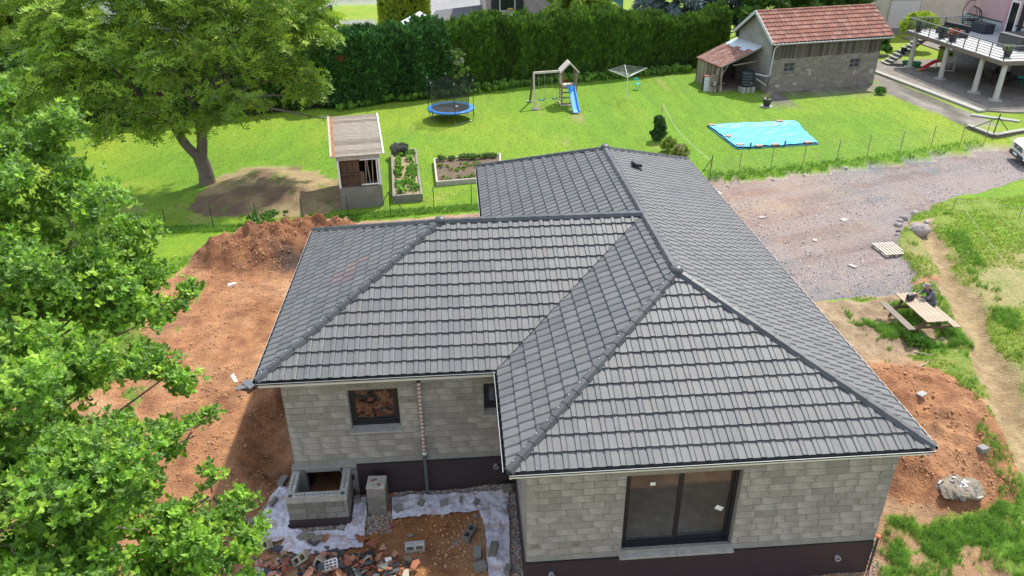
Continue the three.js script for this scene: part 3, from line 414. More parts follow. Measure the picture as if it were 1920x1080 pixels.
  part('pipe', [cyl(.052, .052, 1.45, dx, .02, dz, 14)], mat([.09, .095, .10], { roughness: .45 }), dp); part('collar', [cyl(.06, .06, .06, dx, 1.46, dz, 14)], M.white, dp);
  part('funnel', [cyl(.1, .06, .16, dx, 3.98, -3.9, 14), rod([dx, 4.02, -3.88], [dx, 3.86, dz], .055)], gOut, dp);
  // corner marker pipe
  part('corner_pipe', rod([8.86, .1, -.36], [8.86, 1.25, -.36], .03), mat([.05, .05, .05]), hs); part('corner_cap', cyl(.05, .05, .05, 8.86, 1.25, -.36), mat([.7, .16, .06]), hs);
}
// ---------- on the building site
const blockTones = [[.25, .235, .20], [.22, .205, .17], [.285, .27, .235]].map(c => mat(c, { map: tConcrete, bumpMap: tConcrete, bumpScale: .005, roughness: .95 }));

{ // light well of hollow blocks against the wall
  const o = thing('light_well', 'square light well of hollow concrete blocks against the house wall', 'light well', [-4.9, 0, -3.62]);
  const w = 1.58, d = 1.04, top = 1.0;
  const course = (x0, x1, z, y, side, r) => { for (let u = x0; u < x1 - .03;) { const l = Math.min(r() < .3 ? .25 : .49, x1 - u); const g = side ? rbox(.03, .188, l - .012, .006, z, y + .1, u + l / 2) : rbox(l - .012, .188, .03, .006, u + l / 2, y + .1, z); part('concrete_block', g, blockTones[Math.floor(r() * 3)], o); u += l; } };
  const r = mulberry(4);
  part('mortar', [box(w - .02, .82, .17, 0, .4, d / 2 - .105), box(.17, .82, d - .2, -w / 2 + .105, .4, -.1), box(.17, .82, d - .2, w / 2 - .105, .4, -.1)], M.oldConcrete, o);
  for (let k = 0; k < 3; k++) { course(-w / 2 + (k % 2 ? 0 : 0), w / 2, d / 2 - .012, .22 + k * .2, false, r); course(-d / 2, d / 2 - .03, w / 2 - .012, .22 + k * .2, true, r); course(-d / 2, d / 2 - .03, -w / 2 + .012, .22 + k * .2, true, r); }
  part('tar_base', [box(w + .03, .24, .05, 0, .1, d / 2 + .005), box(.05, .24, d, w / 2 + .005, .1, -.02)], mat([.04, .026, .03], { roughness: .6 }), o);
  const strip = (len, round) => { const s = new THREE.Shape([new THREE.Vector2(0, 0), new THREE.Vector2(len, 0), new THREE.Vector2(len, .2), new THREE.Vector2(0, .2)]); const slot = (x, y, a, b) => s.holes.push(new THREE.Path([new THREE.Vector2(x - a, y - b), new THREE.Vector2(x - a, y + b), new THREE.Vector2(x + a, y + b), new THREE.Vector2(x + a, y - b)])); let a = .06, b = len - .06; if (round) { for (const x of [.11, len - .11]) { const h = new THREE.Path(); h.absarc(x, .1, .068, 0, Math.PI * 2, true); s.holes.push(h); } a = .22; b = len - .22; } let i = 0; for (let x = a + .05; x < b - .03; x += .105, i++) { slot(x, .1, .038, .017); if (i % 5 === 2) { slot(x, .145, .012, .02); slot(x, .055, .012, .02); } } const g = toFlat(new THREE.ExtrudeGeometry(s, { depth: .185, bevelEnabled: false })); uvm(g); return g; };
  const f = strip(w, true); f.rotateX(Math.PI / 2); f.translate(-w / 2, top, d / 2 - .2); part('top_block_row', f, M.paleConcrete, o);
  for (const sx of [-1, 1]) { const g = strip(d - .21, false); g.rotateX(Math.PI / 2); g.rotateY(Math.PI / 2); g.translate(sx < 0 ? -w / 2 : w / 2 - .2, top, d / 2 - .21); part('top_block_row', g, M.paleConcrete, o); }
  part('pit_floor', box(w - .3, .04, d - .2, 0, .06, -.1), M.oldConcrete, o);
}
{ // pillar of chimney blocks
  const o = thing('block_pillar', 'short pillar of three square concrete blocks with pale cap', 'pillar', [-3.38, 0, -3.6], -.06);
  for (let k = 0; k < 3; k++) { const b = part('pillar_block', rbox(.5, .298, .48, .012, (k - 1) * .006, .15 + k * .3, 0, (k - 1) * .02), blockTones[k], o); if (k === 0) { const t = toFlat(new THREE.TorusGeometry(.1, .012, 6, 24)); t.translate(0, .15, .242); part('round_knockout', t, blockTones[1], b); } }
  part('cap', rbox(.5, .045, .48, .01, .006, .925, 0), mat([.5, .47, .40], { map: tConcrete }), o);
  const scraps = [[-.1, .13, 'brown tile splinter lying on the block pillar cap'], [.08, -.1, 'small red brick chip near pillar cap edge'], [-.02, -.12, 'pale pebble lying on the block pillar cap']];
  solo('tile_splinter', rbox(.16, .03, .05, .008, 0, .015, 0), mat([.22, .10, .04]), scraps[0][2], 'debris', null, [-3.45, .95, -3.66], .3); solo('brick_chip', rbox(.07, .05, .05, .008, 0, .025, 0), mat([.2, .07, .035]), scraps[1][2], 'debris', null, [-3.3, .95, -3.46]); solo('pebble', rbox(.05, .03, .04, .012, 0, .015, 0), M.paleConcrete, scraps[2][2], 'debris', null, [-3.44, .95, -3.45]);
}
{ // geotextile fleece
  const tFleece = tex(512, (u, v) => { const w = Math.abs(pfbm(u, v * .35, 18, 4, 501) - .5) * 2, a = pfbm(u, v, 5, 4, 507), st = sm(.5, .68, pfbm(u, v, 7, 5, 511)); let c = mix3([.95, .93, .97], [.62, .60, .66], clamp(1 - w * 5) * .7); c = mix3(c, [.66, .46, .36], st * .62); const k = .85 + .2 * a; return c.map(x => x * k); });
  const fm = mat([.62, .61, .63], { map: tFleece, roughness: .9, side: THREE.DoubleSide });
  const ribbon = (pts, lift, seed, seg = 90, wseg = 26) => { // pts: [x, z, x2, z2] left and right edges
    const P = [], I = [], U = []; for (let i = 0; i <= seg; i++) { const t = i / seg * (pts.length - 1), k = Math.min(Math.floor(t), pts.length - 2), f = t - k, a = pts[k], b = pts[k + 1]; const e = [0, 1, 2, 3].map(q => mix(a[q], b[q], f)); for (let j = 0; j <= wseg; j++) { const s = j / wseg; const ex = (fbm(i * .11, seed, 3, seed) - .5) * .3 * (Math.abs(s - .5) * 2); const x = mix(e[0], e[2], s + ex * .5), z = mix(e[1], e[3], s + ex * .5); const wr = Math.abs(fbm(x * 3.1 + seed, z * 3.1, 4, 520) - .5) * -.17 + (fbm(x * 7, z * 7 + seed, 3, 531) - .5) * .05 + .075; P.push(x, gy(x, z) + lift + Math.max(wr, .004), z); U.push(x * .7, z * .7); } }
    for (let i = 0; i < seg; i++) for (let j = 0; j < wseg; j++) { const a = i * (wseg + 1) + j, b = a + 1, c = a + wseg + 1, d = c + 1; I.push(a, c, b, b, c, d); }
    const g = new THREE.BufferGeometry(); g.setAttribute('position', new THREE.Float32BufferAttribute(P, 3)); g.setAttribute('uv', new THREE.Float32BufferAttribute(U, 2)); g.setIndex(I); g.computeVertexNormals(); return g;
  };
  solo('geotextile_sheet', [ribbon([[-3.05, -3.95, -3.0, -3.15], [-2.2, -3.95, -2.2, -3.22], [-1.2, -3.92, -1.2, -3.25], [-.55, -3.85, -.62, -3.2]], .015, 3), ribbon([[-.75, -3.9, .2, -3.85], [-.62, -3.1, .12, -3.2], [-.5, -2.3, .12, -2.3], [-.5, -1.5, .08, -1.5], [-.42, -.6, .05, -.6], [-.4, .3, .05, .3]], .02, 5)], fm, 'wrinkled white fleece sheet between house walls and dirt mound', 'sheet');
  solo('geotextile_sheet', [ribbon([[-6.1, -5.0, -5.78, -5.0], [-6.45, -4.1, -5.8, -4.1], [-6.6, -3.2, -5.75, -3.1], [-6.5, -2.4, -5.5, -2.75]], .015, 7), ribbon([[-5.9, -2.2, -5.7, -2.95], [-5.0, -2.1, -5.0, -2.9], [-4.3, -2.2, -4.2, -2.85], [-3.7, -2.3, -3.75, -3.0]], .02, 9), ribbon([[-4.05, -3.95, -3.75, -3.95], [-4.1, -3.3, -3.7, -3.3], [-4.3, -2.6, -3.7, -2.5]], .03, 11)], fm, 'wrinkled white fleece sheet around the light well', 'sheet');
}
// pebbles along the walls
{
  const areas = [[-3.0, .35, -4.12, -3.85, 1500], [.1, .38, -3.9, .6, 1700], [-5.75, -4.05, -3.08, -2.75, 900], [-3.85, -3.0, -3.45, -2.75, 700], [-4.05, -3.7, -4.1, -3.6, 120], [4.5, 8.9, -.37, .35, 1400], [.38, 4.5, -.37, .5, 1100], [8.85, 9.3, -1.6, .1, 300]];
  const n = areas.reduce((a, b) => a + b[4], 0), g = new THREE.IcosahedronGeometry(1, 0), im = new THREE.InstancedMesh(g, mat([1, 1, 1], { roughness: .9 }), n), m = new THREE.Matrix4(), q = new THREE.Quaternion(); let i = 0;
  for (const [x0, x1, z0, z1, c] of areas) for (let k = 0; k < c; k++) { const x = rr(x0, x1), z = rr(z0, z1), s = rr(.012, .03); q.setFromEuler(new THREE.Euler(rnd() * 6, rnd() * 6, rnd() * 6)); m.compose(V(x, gy(x, z) + s * .5, z), q, V(s, s * .7, s * .85)); im.setMatrixAt(i, m); const t = rr(.12, .5); im.setColorAt(i++, new THREE.Color().setRGB(t, t * rr(.85, .97), t * rr(.72, .9))); }
  im.name = 'pebbles'; im.userData = { kind: 'stuff', label: 'mixed drainage pebbles along the house walls', category: 'pebbles' }; scene.add(im);
}
// stones and clods over the ground
function scatter(name, label, category, n, place, size, colour, flat = .7, geo = new THREE.IcosahedronGeometry(1, 0)) {
  const im = new THREE.InstancedMesh(geo, mat([1, 1, 1], { roughness: .95 }), n), m = new THREE.Matrix4(), q = new THREE.Quaternion(); let i = 0, tries = 0;
  while (i < n && tries++ < n * 30) { const p = place(); if (!p) continue; const s = size(); q.setFromEuler(new THREE.Euler(rnd() * 6, rnd() * 6, rnd() * 6)); m.compose(V(p[0], gy(p[0], p[1]) + s * .25, p[1]), q, V(s, s * flat, s * rr(.6, 1))); im.setMatrixAt(i, m); im.setColorAt(i++, new THREE.Color().setRGB(...colour(p))); }
  im.count = i; im.name = name; im.userData = { kind: 'stuff', label, category }; scene.add(im); return im;
}
scatter('gravel', 'crushed grey and white stone on the driveway', 'gravel', 11000, () => { const x = rr(9, 34), z = rr(-31, -12.3); return sd(DRIVE, x, z) < -.05 && fbm(x * .6, z * .6, 3, 601) > .36 + rnd() * .2 ? [x, z] : null; }, () => .01 + .04 * Math.pow(rnd(), 4), () => { const t = rnd() < .25 ? rr(.5, .75) : rr(.2, .5), k = rnd(); return [t, t * mix(.84, .97, k), t * mix(.8, 1, k)]; }, .5);
scatter('earth_clods', 'crumbled reddish clods over the bare soil', 'soil', 12000, () => { const k = rnd(); let x, z; if (k < .35) { x = rr(-13, -5.7); z = rr(-20.5, -3); } else if (k < .62) { x = rr(-12.2, -6); z = rr(-20.5, -15.8); } else if (k < .85) { x = rr(9.3, 15); z = rr(-8, -1.5); if (sd(RMOUND, x, z) > .1) return null; } else { x = rr(-7, .3); z = rr(-4, .6); } if (house(x, z)) return null; return sd(SITE, x, z) < -.2 && (k < .35 || k > .62 || rnd() < .4) && fbm(x * 1.3, z * 1.3, 3, 611) > .34 + rnd() * .22 ? [x, z] : null; }, () => .008 + .045 * Math.pow(rnd(), 3.2), () => { const t = rr(.85, 1.25); return [.45 * t, .24 * t, .125 * t]; }, .75);
// kerb stones beside the drive
const stoneMat = [[.42, .38, .36], [.33, .28, .27], [.5, .47, .44]].map(c => mat(c, { map: rep(tConcrete, 2), roughness: .95 }));
function rock(r, s) { const g = new THREE.IcosahedronGeometry(r, 3); const p = g.attributes.position; for (let i = 0; i < p.count; i++) { const v = V(p.getX(i), p.getY(i), p.getZ(i)), l = v.length(), u = v.clone().divideScalar(l); const k = 1 + .5 * (fbm(u.x * 1.5 + s, u.y * 1.5 + u.z * 1.3, 3, s) - .5) + .3 * (Math.round(fbm(u.z * 2 + s, u.x * 2 - u.y, 2, s + 4) * 4) / 4 - .5); p.setXYZ(i, u.x * l * k, u.y * l * k * .75, u.z * l * k); } g.computeVertexNormals(); return g; }
[[19.7, -19.2, .14], [20.05, -19.5, .2], [20.8, -19.9, .17], [19.35, -18.7, .16], [19.05, -18.1, .12], [20.7, -18.7, .12], [18.75, -17.7, .1]].forEach(([x, z, r], i) => solo('stone', rock(r, 20 + i * 3), stoneMat[i % 3], 'pale angular stone in the row along the driveway bend', 'stone', 'loose stones at the driveway bend', [x, gy(x, z) + r * .25, z], i));
solo('boulder', rock(.44, 71), mat([.40, .34, .32], { map: rep(tConcrete, 1.5), roughness: .95 }), 'large pinkish grey boulder at the head of the ditch', 'boulder', null, [19.8, gy(19.8, -17.8) + .2, -17.8], 1);
for (const [x, z, r] of [[13.2, -24.5, .1], [15.9, -25.15, .12], [17.8, -25.6, .09], [20.4, -26.2, .1]]) solo('stone', rock(r, Math.floor(x * 9)), stoneMat[2], 'pale stone at the foot of the grass bank by the driveway', 'stone', 'stones below the grass bank', [x, gy(x, z) + r * .2, z], x);
for (const [x, z, w, d, t] of [[13.5, -20.3, .35, .25, .4], [14.9, -17.6, .3, .2, 1], [15.4, -15, .35, .22, 2], [17.2, -19.6, .4, .25, .7], [12.3, -23.6, .6, .4, .2]]) solo('flat_stone', rough(rbox(w, .07, d, .02), .03, 6, Math.floor(x)), stoneMat[2], 'flat white stone bedded in the driveway gravel', 'stone', 'flat stones in the driveway', [x, gy(x, z) + .01, z], t);
{ // pallet
  const o = thing('pallet', 'pale wooden pallet lying flat on the gravel', 'pallet', [17.55, gy(17.5, -16.2) + .01, -16.15], .05); const pw = mat([.62, .57, .50], { map: tWood });
  for (let i = 0; i < 7; i++) part('slat', rbox(.1, .022, 1.2, .004, -.43 + i * .143, .134, 0), pw, o);
  for (const z of [-.53, 0, .53]) { part('crosspiece', rbox(.98, .022, .1, .004, 0, .111, z), pw, o); for (const x of [-.42, 0, .42]) part('spacer_block', rbox(.1, .078, .12, .006, x, .061, z), pw, o); } for (const x of [-.42, 0, .42]) part('runner', rbox(.1, .022, 1.2, .004, x, .011, 0), pw, o);
}
{ // picnic table
  const Y = gy(15.35, -10.1), o = thing('picnic_table', 'weathered wooden picnic table with attached benches', 'picnic table', [15.35, Y, -10.1], .02), w2 = mat([.52, .44, .34], { map: tWood, bumpMap: tWood, bumpScale: .003 });
  for (let i = 0; i < 5; i++) part('tabletop_plank', rbox(.148, .035, 2.05, .006, -.31 + i * .155, .75, (i % 2) * .01), w2, o);
  for (const s of [-1, 1]) { const b = new THREE.Group(); b.name = 'bench'; o.add(b); for (const i of [0, 1]) part('seat_plank', rbox(.125, .035, 1.95, .006, s * .82 + (i - .5) * .13, .45, i * .01), s < 0 ? M.greyWood : w2, b); }
  for (const z of [-.72, .72]) { part('crossbeam', rbox(1.85, .09, .05, .006, 0, .385, z + .05), M.brownWood, o); part('top_batten', rbox(.72, .09, .05, .006, 0, .685, z + .05), M.brownWood, o); for (const s of [-1, 1]) part('leg', beam([s * .2, .72, z], [s * .62, -.04, z], .05, .1, V(0, 0, 1)), M.brownWood, o); part('brace', beam([0, .68, z * .9], [0, .4, z * .3], .05, .06), M.brownWood, o); }
  const Y2 = Y + .768;
  const bag = thing('camera_bag', 'black equipment case with carrying strap on the picnic table', 'bag', [15.22, Y2, -10.62], .25); part('case', rbox(.3, .2, .14, .03, 0, .1, 0), M.black, bag); part('lid', rbox(.27, .025, .13, .01, 0, .205, 0), M.frame, bag); part('strap', pipe([[-.15, .12, .02], [-.26, .05, .06], [-.24, .012, .12], [-.1, .01, .12], [.02, .02, .08]], .012), M.black, bag);
}
{ // string lines over the meadow
  const stake = (o, x, z, h) => part('stake', rod([x, gy(x, z) - .1, z], [x, gy(x, z) + h, z], .018), M.greyWood, o), A = [22.7, -19.95], B = [24.9, -18.4], Cc = [19.6, -9.9];
  const o = thing('string_line', 'white setting-out string on thin stakes over the meadow', 'string line'); for (const p of [A, B, Cc]) stake(o, ...p, .5);
  const at = p => [p[0], gy(...p) + .45, p[1]]; part('string', [rod(at(A), at(B), .004), rod(at(A), at(Cc), .004)], mat([.6, .59, .52]), o);
}
// odd pieces lying about
function hollow(l = .5, h = .2, w = .2) { const s = new THREE.Shape([new THREE.Vector2(-l / 2, -w / 2), new THREE.Vector2(l / 2, -w / 2), new THREE.Vector2(l / 2, w / 2), new THREE.Vector2(-l / 2, w / 2)]); const n = l > .3 ? 2 : 1; for (let i = 0; i < n; i++) { const c = n > 1 ? (i - .5) * l * .48 : 0, a = l / n * .36, b = w * .32; s.holes.push(new THREE.Path([new THREE.Vector2(c - a, -b), new THREE.Vector2(c - a, b), new THREE.Vector2(c + a, b), new THREE.Vector2(c + a, -b)])); } const g = toFlat(new THREE.ExtrudeGeometry(s, { depth: h, bevelEnabled: false })); uvm(g); g.rotateX(-Math.PI / 2); return g; }
[[-2.85, -3.46, .22, .2, .5], [-2.23, -3.62, .2, .16, 1.1], [-1.61, -3.58, .22, .18, .1], [-1.13, -3.66, .2, .09, 1.4], [-.72, -3.52, .2, .1, .9]].forEach(([x, z, l, w, t], i) => { const o = solo('block_piece', rough(rbox(l, .13, w, .012), .012, 9, i), blockTones[i % 3], `${['first', 'second', 'third', 'fourth', 'fifth'][i]} from left of five block pieces on the fleece bank`, 'block', 'block pieces on the fleece', [x, gy(x, z) + .1, z], t); o.rotation.x = .25; });
[[.16, -3.86, .28, .2, .2, 'grey block in the inner corner of the house walls'], [-.33, -1.79, .45, .2, 1.35, 'whole grey block lying on the fleece strip'], [-.74, -1.74, .36, .2, 1.5, 'grey block beside the fleece strip, upper of two'], [-.69, -1.3, .3, .22, .3, 'grey block beside the fleece strip, lower of two'], [.0, -1.13, .24, .16, 1.2, 'small block at the lower end of the fleece strip'], [-4.05, -3.86, .3, .2, .3, 'block between light well and pillar'], [-6.2, -4.75, .36, .2, 1.3, 'block on the earth left of the light well'], [-6.3, -3.95, .3, .1, 1.1, 'thin block slab on the fleece left of the light well']].forEach(([x, z, l, w, t, lb], i) => solo('loose_block', rough(rbox(l, .17, w, .012), .006, 9, i + 30), blockTones[i % 3], lb, 'block', null, [x, gy(x, z) + .11, z], t));
solo('hollow_block', hollow(), blockTones[1], 'grey hollow block on the wet soil near the fleece', 'block', null, [-.92, gy(-.9, -2.43), -2.43], 1.1);
{ const o = solo('hollow_block', hollow(.5, .2, .2), mat([.55, .53, .48], { map: tConcrete }), 'white hollow block lying atop the orange dirt mound', 'block', null, [-2.34, gy(-2.34, -2.2) + .1, -2.2], .05); o.rotation.x = 1.35; }
[[-.74, -3.06, 1], [-1.6, -2.9, .4], [-1.3, -2.2, .2], [-1.6, -1.9, .8], [-2.5, -2.6, .6]].forEach(([x, z, t], i) => solo('tile_piece', rough(rbox(.14, .03, .11, .006), .012, 9, i + 50), mat(i % 2 ? [.3, .11, .055] : [.2, .19, .17]), ['small grey chip at the foot of the fleece bank corner', 'small red tile piece near the foot of the fleece bank', 'small grey chip beside the hollow block on wet soil', 'small red tile piece on the dirt mound flank', 'small grey chip behind the white hollow block'][i], 'debris', 'tile pieces on the orange soil', [x, gy(x, z) + .03, z], t));
for (const [x, z, l, a, lb] of [[-6.5, -3.95, .9, 1.2, 'timber offcut beside the fleece and oak leaves'], [14.2, -7.6, .5, .5, 'short stick on the brown soil below the picnic table'], [14.6, -8.3, .6, -.5, 'pale stick on the soil nearest the picnic table'], [12.3, -8.9, .35, .1, 'dark stick on the sandy patch']]) solo('stick', rod([-l / 2, 0, 0], [l / 2, .03, 0], .025, .018, 6), M.paleWood, lb, 'stick', null, [x, gy(x, z) + .03, z], a);
{ // rubble heap: broken tiles, bricks and blocks
  const o = thing('rubble_heap', 'heap of broken red and black roof tiles with block pieces', 'rubble'); const r = mulberry(31);
  const red = [[.36, .13, .065], [.42, .18, .10], [.27, .085, .045], [.48, .24, .15]].map(c => mat(c, { map: rep(tGrain, 2), roughness: .9 })), dark = [[.035, .037, .042], [.06, .062, .068], [.1, .105, .11]].map(c => mat(c, { map: rep(tGrain, 2), roughness: .6 })), tan = [[.42, .38, .28], [.5, .47, .4], [.27, .24, .18]].map(c => mat(c, { map: tConcrete }));
  const shard = k => { const n = 3 + Math.floor(r() * 3), a0 = r() * 6, s = new THREE.Shape(); for (let i = 0; i < n; i++) { const a = a0 + i / n * 6.283 + (r() - .5) * .7, q = .6 + r() * .5; i ? s.lineTo(Math.cos(a) * q, Math.sin(a) * q * .8) : s.moveTo(Math.cos(a) * q, Math.sin(a) * q * .8); } const g = toFlat(new THREE.ExtrudeGeometry(s, { depth: .16, bevelEnabled: false })); uvm(g); return g; };
  const geos = Array.from({ length: 12 }, (_, k) => shard(k)); let n = 0;
  const add = (x, z, s, mt, lift, tilt) => { const m = new THREE.Mesh(geos[Math.floor(r() * 12)], mt); m.name = 'tile_shard'; m.position.set(x, gy(x, z) + lift, z); m.rotation.set(-Math.PI / 2 + (r() - .5) * tilt, (r() - .5) * tilt, r() * 6); m.scale.set(s, s, Math.min(s, .16)); o.add(m); n++; };
  for (let i = 0; i < 255; i++) { const t = r(), x = mix(-6.3, -2.7, t) + (r() - .5) * .6, z = mix(-1.9, -1.2, r()) - (x < -5 ? .2 : 0) + (r() - .5) * .5; const mid = Math.exp(-(((x + 4.4) / 1.4) ** 2)); if (x > -3 && z < -1.7) continue; const kk = r(); add(x, z, .06 + .13 * Math.pow(r(), 1.6), kk < .62 ? red[Math.floor(r() * 4)] : kk < .9 ? dark[Math.floor(r() * 3)] : tan[Math.floor(r() * 3)], .03 + mid * r() * .28, 1.3); }
  for (const [x, z, s, mt] of [[-3.75, -2.55, .26, red[0]], [-3.5, -2.3, .22, red[2]], [-4.95, -2.45, .2, dark[1]], [-4.45, -2.0, .28, dark[0]], [-5.9, -2.3, .22, dark[1]], [-5.6, -1.95, .2, dark[1]], [-6.4, -2.0, .14, dark[1]], [-7.0, -1.7, .16, dark[1]], [-3.5, -2.0, .22, dark[0]], [-3.1, -1.6, .28, dark[2]], [-2.9, -1.3, .3, dark[2]], [-4.75, -2.55, .2, red[0]], [-3.2, -2.2, .16, red[3]], [-2.85, -1.9, .14, red[3]], [-3.25, -2.75, .14, red[0]], [-3.0, -2.95, .12, red[2]]]) add(x, z, s, mt, .09, .6);
  { const gs = []; for (let i = 0; i < 420; i++) { const x = mix(-6.6, -2.2, r()), z = mix(-1.4, 1.7, r()); const s = .06 + .14 * Math.pow(r(), 1.5), g = geos[Math.floor(r() * 12)].clone(); g.scale(s, s, Math.min(s, .16)); g.rotateZ(r() * 6); g.rotateX(-Math.PI / 2 + (r() - .5) * 1.2); g.rotateY(r() * 6); g.translate(x, gy(x, z) + .03 + r() * .2, z); const kk = r(), mt = kk < .6 ? red[Math.floor(r() * 4)] : kk < .9 ? dark[Math.floor(r() * 3)] : tan[0], a = new Float32Array(g.attributes.position.count * 3); for (let j = 0; j < a.length; j += 3) { a[j] = mt.color.r; a[j + 1] = mt.color.g; a[j + 2] = mt.color.b; } g.setAttribute('color', new THREE.BufferAttribute(a, 3)); gs.push(g); } const m = new THREE.Mesh(mergeGeometries(gs), mat([1, 1, 1], { vertexColors: true, map: rep(tGrain, 2), roughness: .85 })); m.name = 'shard_spill'; m.userData.kind = 'stuff'; o.add(m); }
  for (const [x, z, l, t] of [[-5.15, -1.9, .4, .5], [-4.7, -1.75, .3, 1.1], [-6.1, -2.4, .2, .3]]) { const m = part('broken_block', hollow(l, .2, .22), tan[0], o); m.position.set(x, gy(x, z) + .15, z); m.rotation.set(.7, t, .4); }
  for (const [x, z, s] of [[-5.3, -2.7, .9], [-5.1, -2.62, .7], [-4.9, -2.55, .2], [-7.0, -3.25, .8], [-6.8, -3.1, .5], [-6.95, -2.95, 1.2], [-6.7, -3.3, .2], [-6.55, -2.9, .6]]) { const m = part('block_fragment', rough(rbox(.3, .12, .18, .012), .01, 8, Math.floor(x * 50)), tan[2], o); m.position.set(x, gy(x, z) + .1, z); m.rotation.set((r() - .5) * .6, s, (r() - .5) * .5); }
  { const m = part('perforated_brick', (() => { const gs = []; for (let i = 0; i < 5; i++) gs.push(box(.02, .1, .25, -.2 + i * .1, 0, 0)); for (let i = 0; i < 4; i++) gs.push(box(.4, .1, .02, 0, 0, -.12 + i * .08)); return gs; })(), mat([.72, .69, .64]), o); m.position.set(-4.45, gy(-4.45, -1.6) + .2, -1.6); m.rotation.set(.35, .2, .1); }
  for (const [x, z] of [[-2.98, -1.62], [-6.55, -2.38]]) { const m = part('white_brick', rbox(.16, .13, .12, .008), mat([.75, .73, .69]), o); m.position.set(x, gy(x, z) + .12, z); m.rotation.y = x; }
}
{ // concrete rubble heap by the right-hand corner
  const o = thing('concrete_heap', 'small heap of grey concrete waste with pale shards beside red mound', 'rubble'); const r = mulberry(8), cx = 12.3, cz = -2.35; const g = new THREE.IcosahedronGeometry(.56, 12); const p = g.attributes.position; for (let i = 0; i < p.count; i++) { const k = 1 + 1.0 * (fbm(p.getX(i) * 5, p.getZ(i) * 4 + p.getY(i) * 3, 5, 61) - .5); p.setXYZ(i, p.getX(i) * k, p.getY(i) * k * .34, p.getZ(i) * k * .8); } g.computeVertexNormals(); const b = part('mortar_heap', g, mat([.29, .245, .19], { map: rep(tSoil, 2), roughness: 1 }), o); b.position.set(cx, gy(cx, cz) + .02, cz);
  const wm = mat([.46, .44, .40]), dm = mat([.11, .115, .12]);
  for (let i = 0; i < 34; i++) { const a = r() * 6.28, q = r() * .62, x = cx + Math.cos(a) * q, z = cz + Math.sin(a) * q * .8; const m = part('shard', rough(rbox(.05 + r() * .14, .03, .04 + r() * .07, .006), .012, 12, i), i % 6 ? wm : dm, o); m.position.set(x, gy(cx, cz) + .18 - q * q * .42 + .02, z); m.rotation.set((r() - .5), r() * 6, (r() - .5)); }
}
solo('paving_piece', [rbox(.3, .06, .2, .01)], M.paleConcrete, 'pale block piece with a dark hole on the red mound', 'block', null, [12.9, gy(12.9, -5.6) + .08, -5.6], .5);
solo('loose_block', [rbox(.26, .16, .2, .012)], M.concrete, 'grey block at the lower edge of the red mound', 'block', null, [13.4, gy(13.4, -3.3) + .06, -3.3], .3);
{ const o = thing('roofing_offcuts', 'crumpled grey membrane offcuts on the red soil by house corner', 'debris', [-8.1, gy(-8.1, -8.7), -8.7]); part('grey_offcut', [rough(box(.62, .04, .26, .1, .08, .1, .3), .05, 5, 3), rough(box(.3, .04, .5, .2, .1, .05, .8), .05, 5, 4)], mat([.13, .135, .145]), o); part('white_offcut', rough(box(.12, .05, .6, -.4, .06, -.4, .5), .05, 6, 5), M.white, o); }
solo('white_scrap', rough(box(.3, .05, .16, 0, .04, 0, .4), .04, 8, 3), M.white, 'white scrap below the dug spoil heap', 'debris', null, [-10.15, gy(-10.15, -15.5), -15.5]);
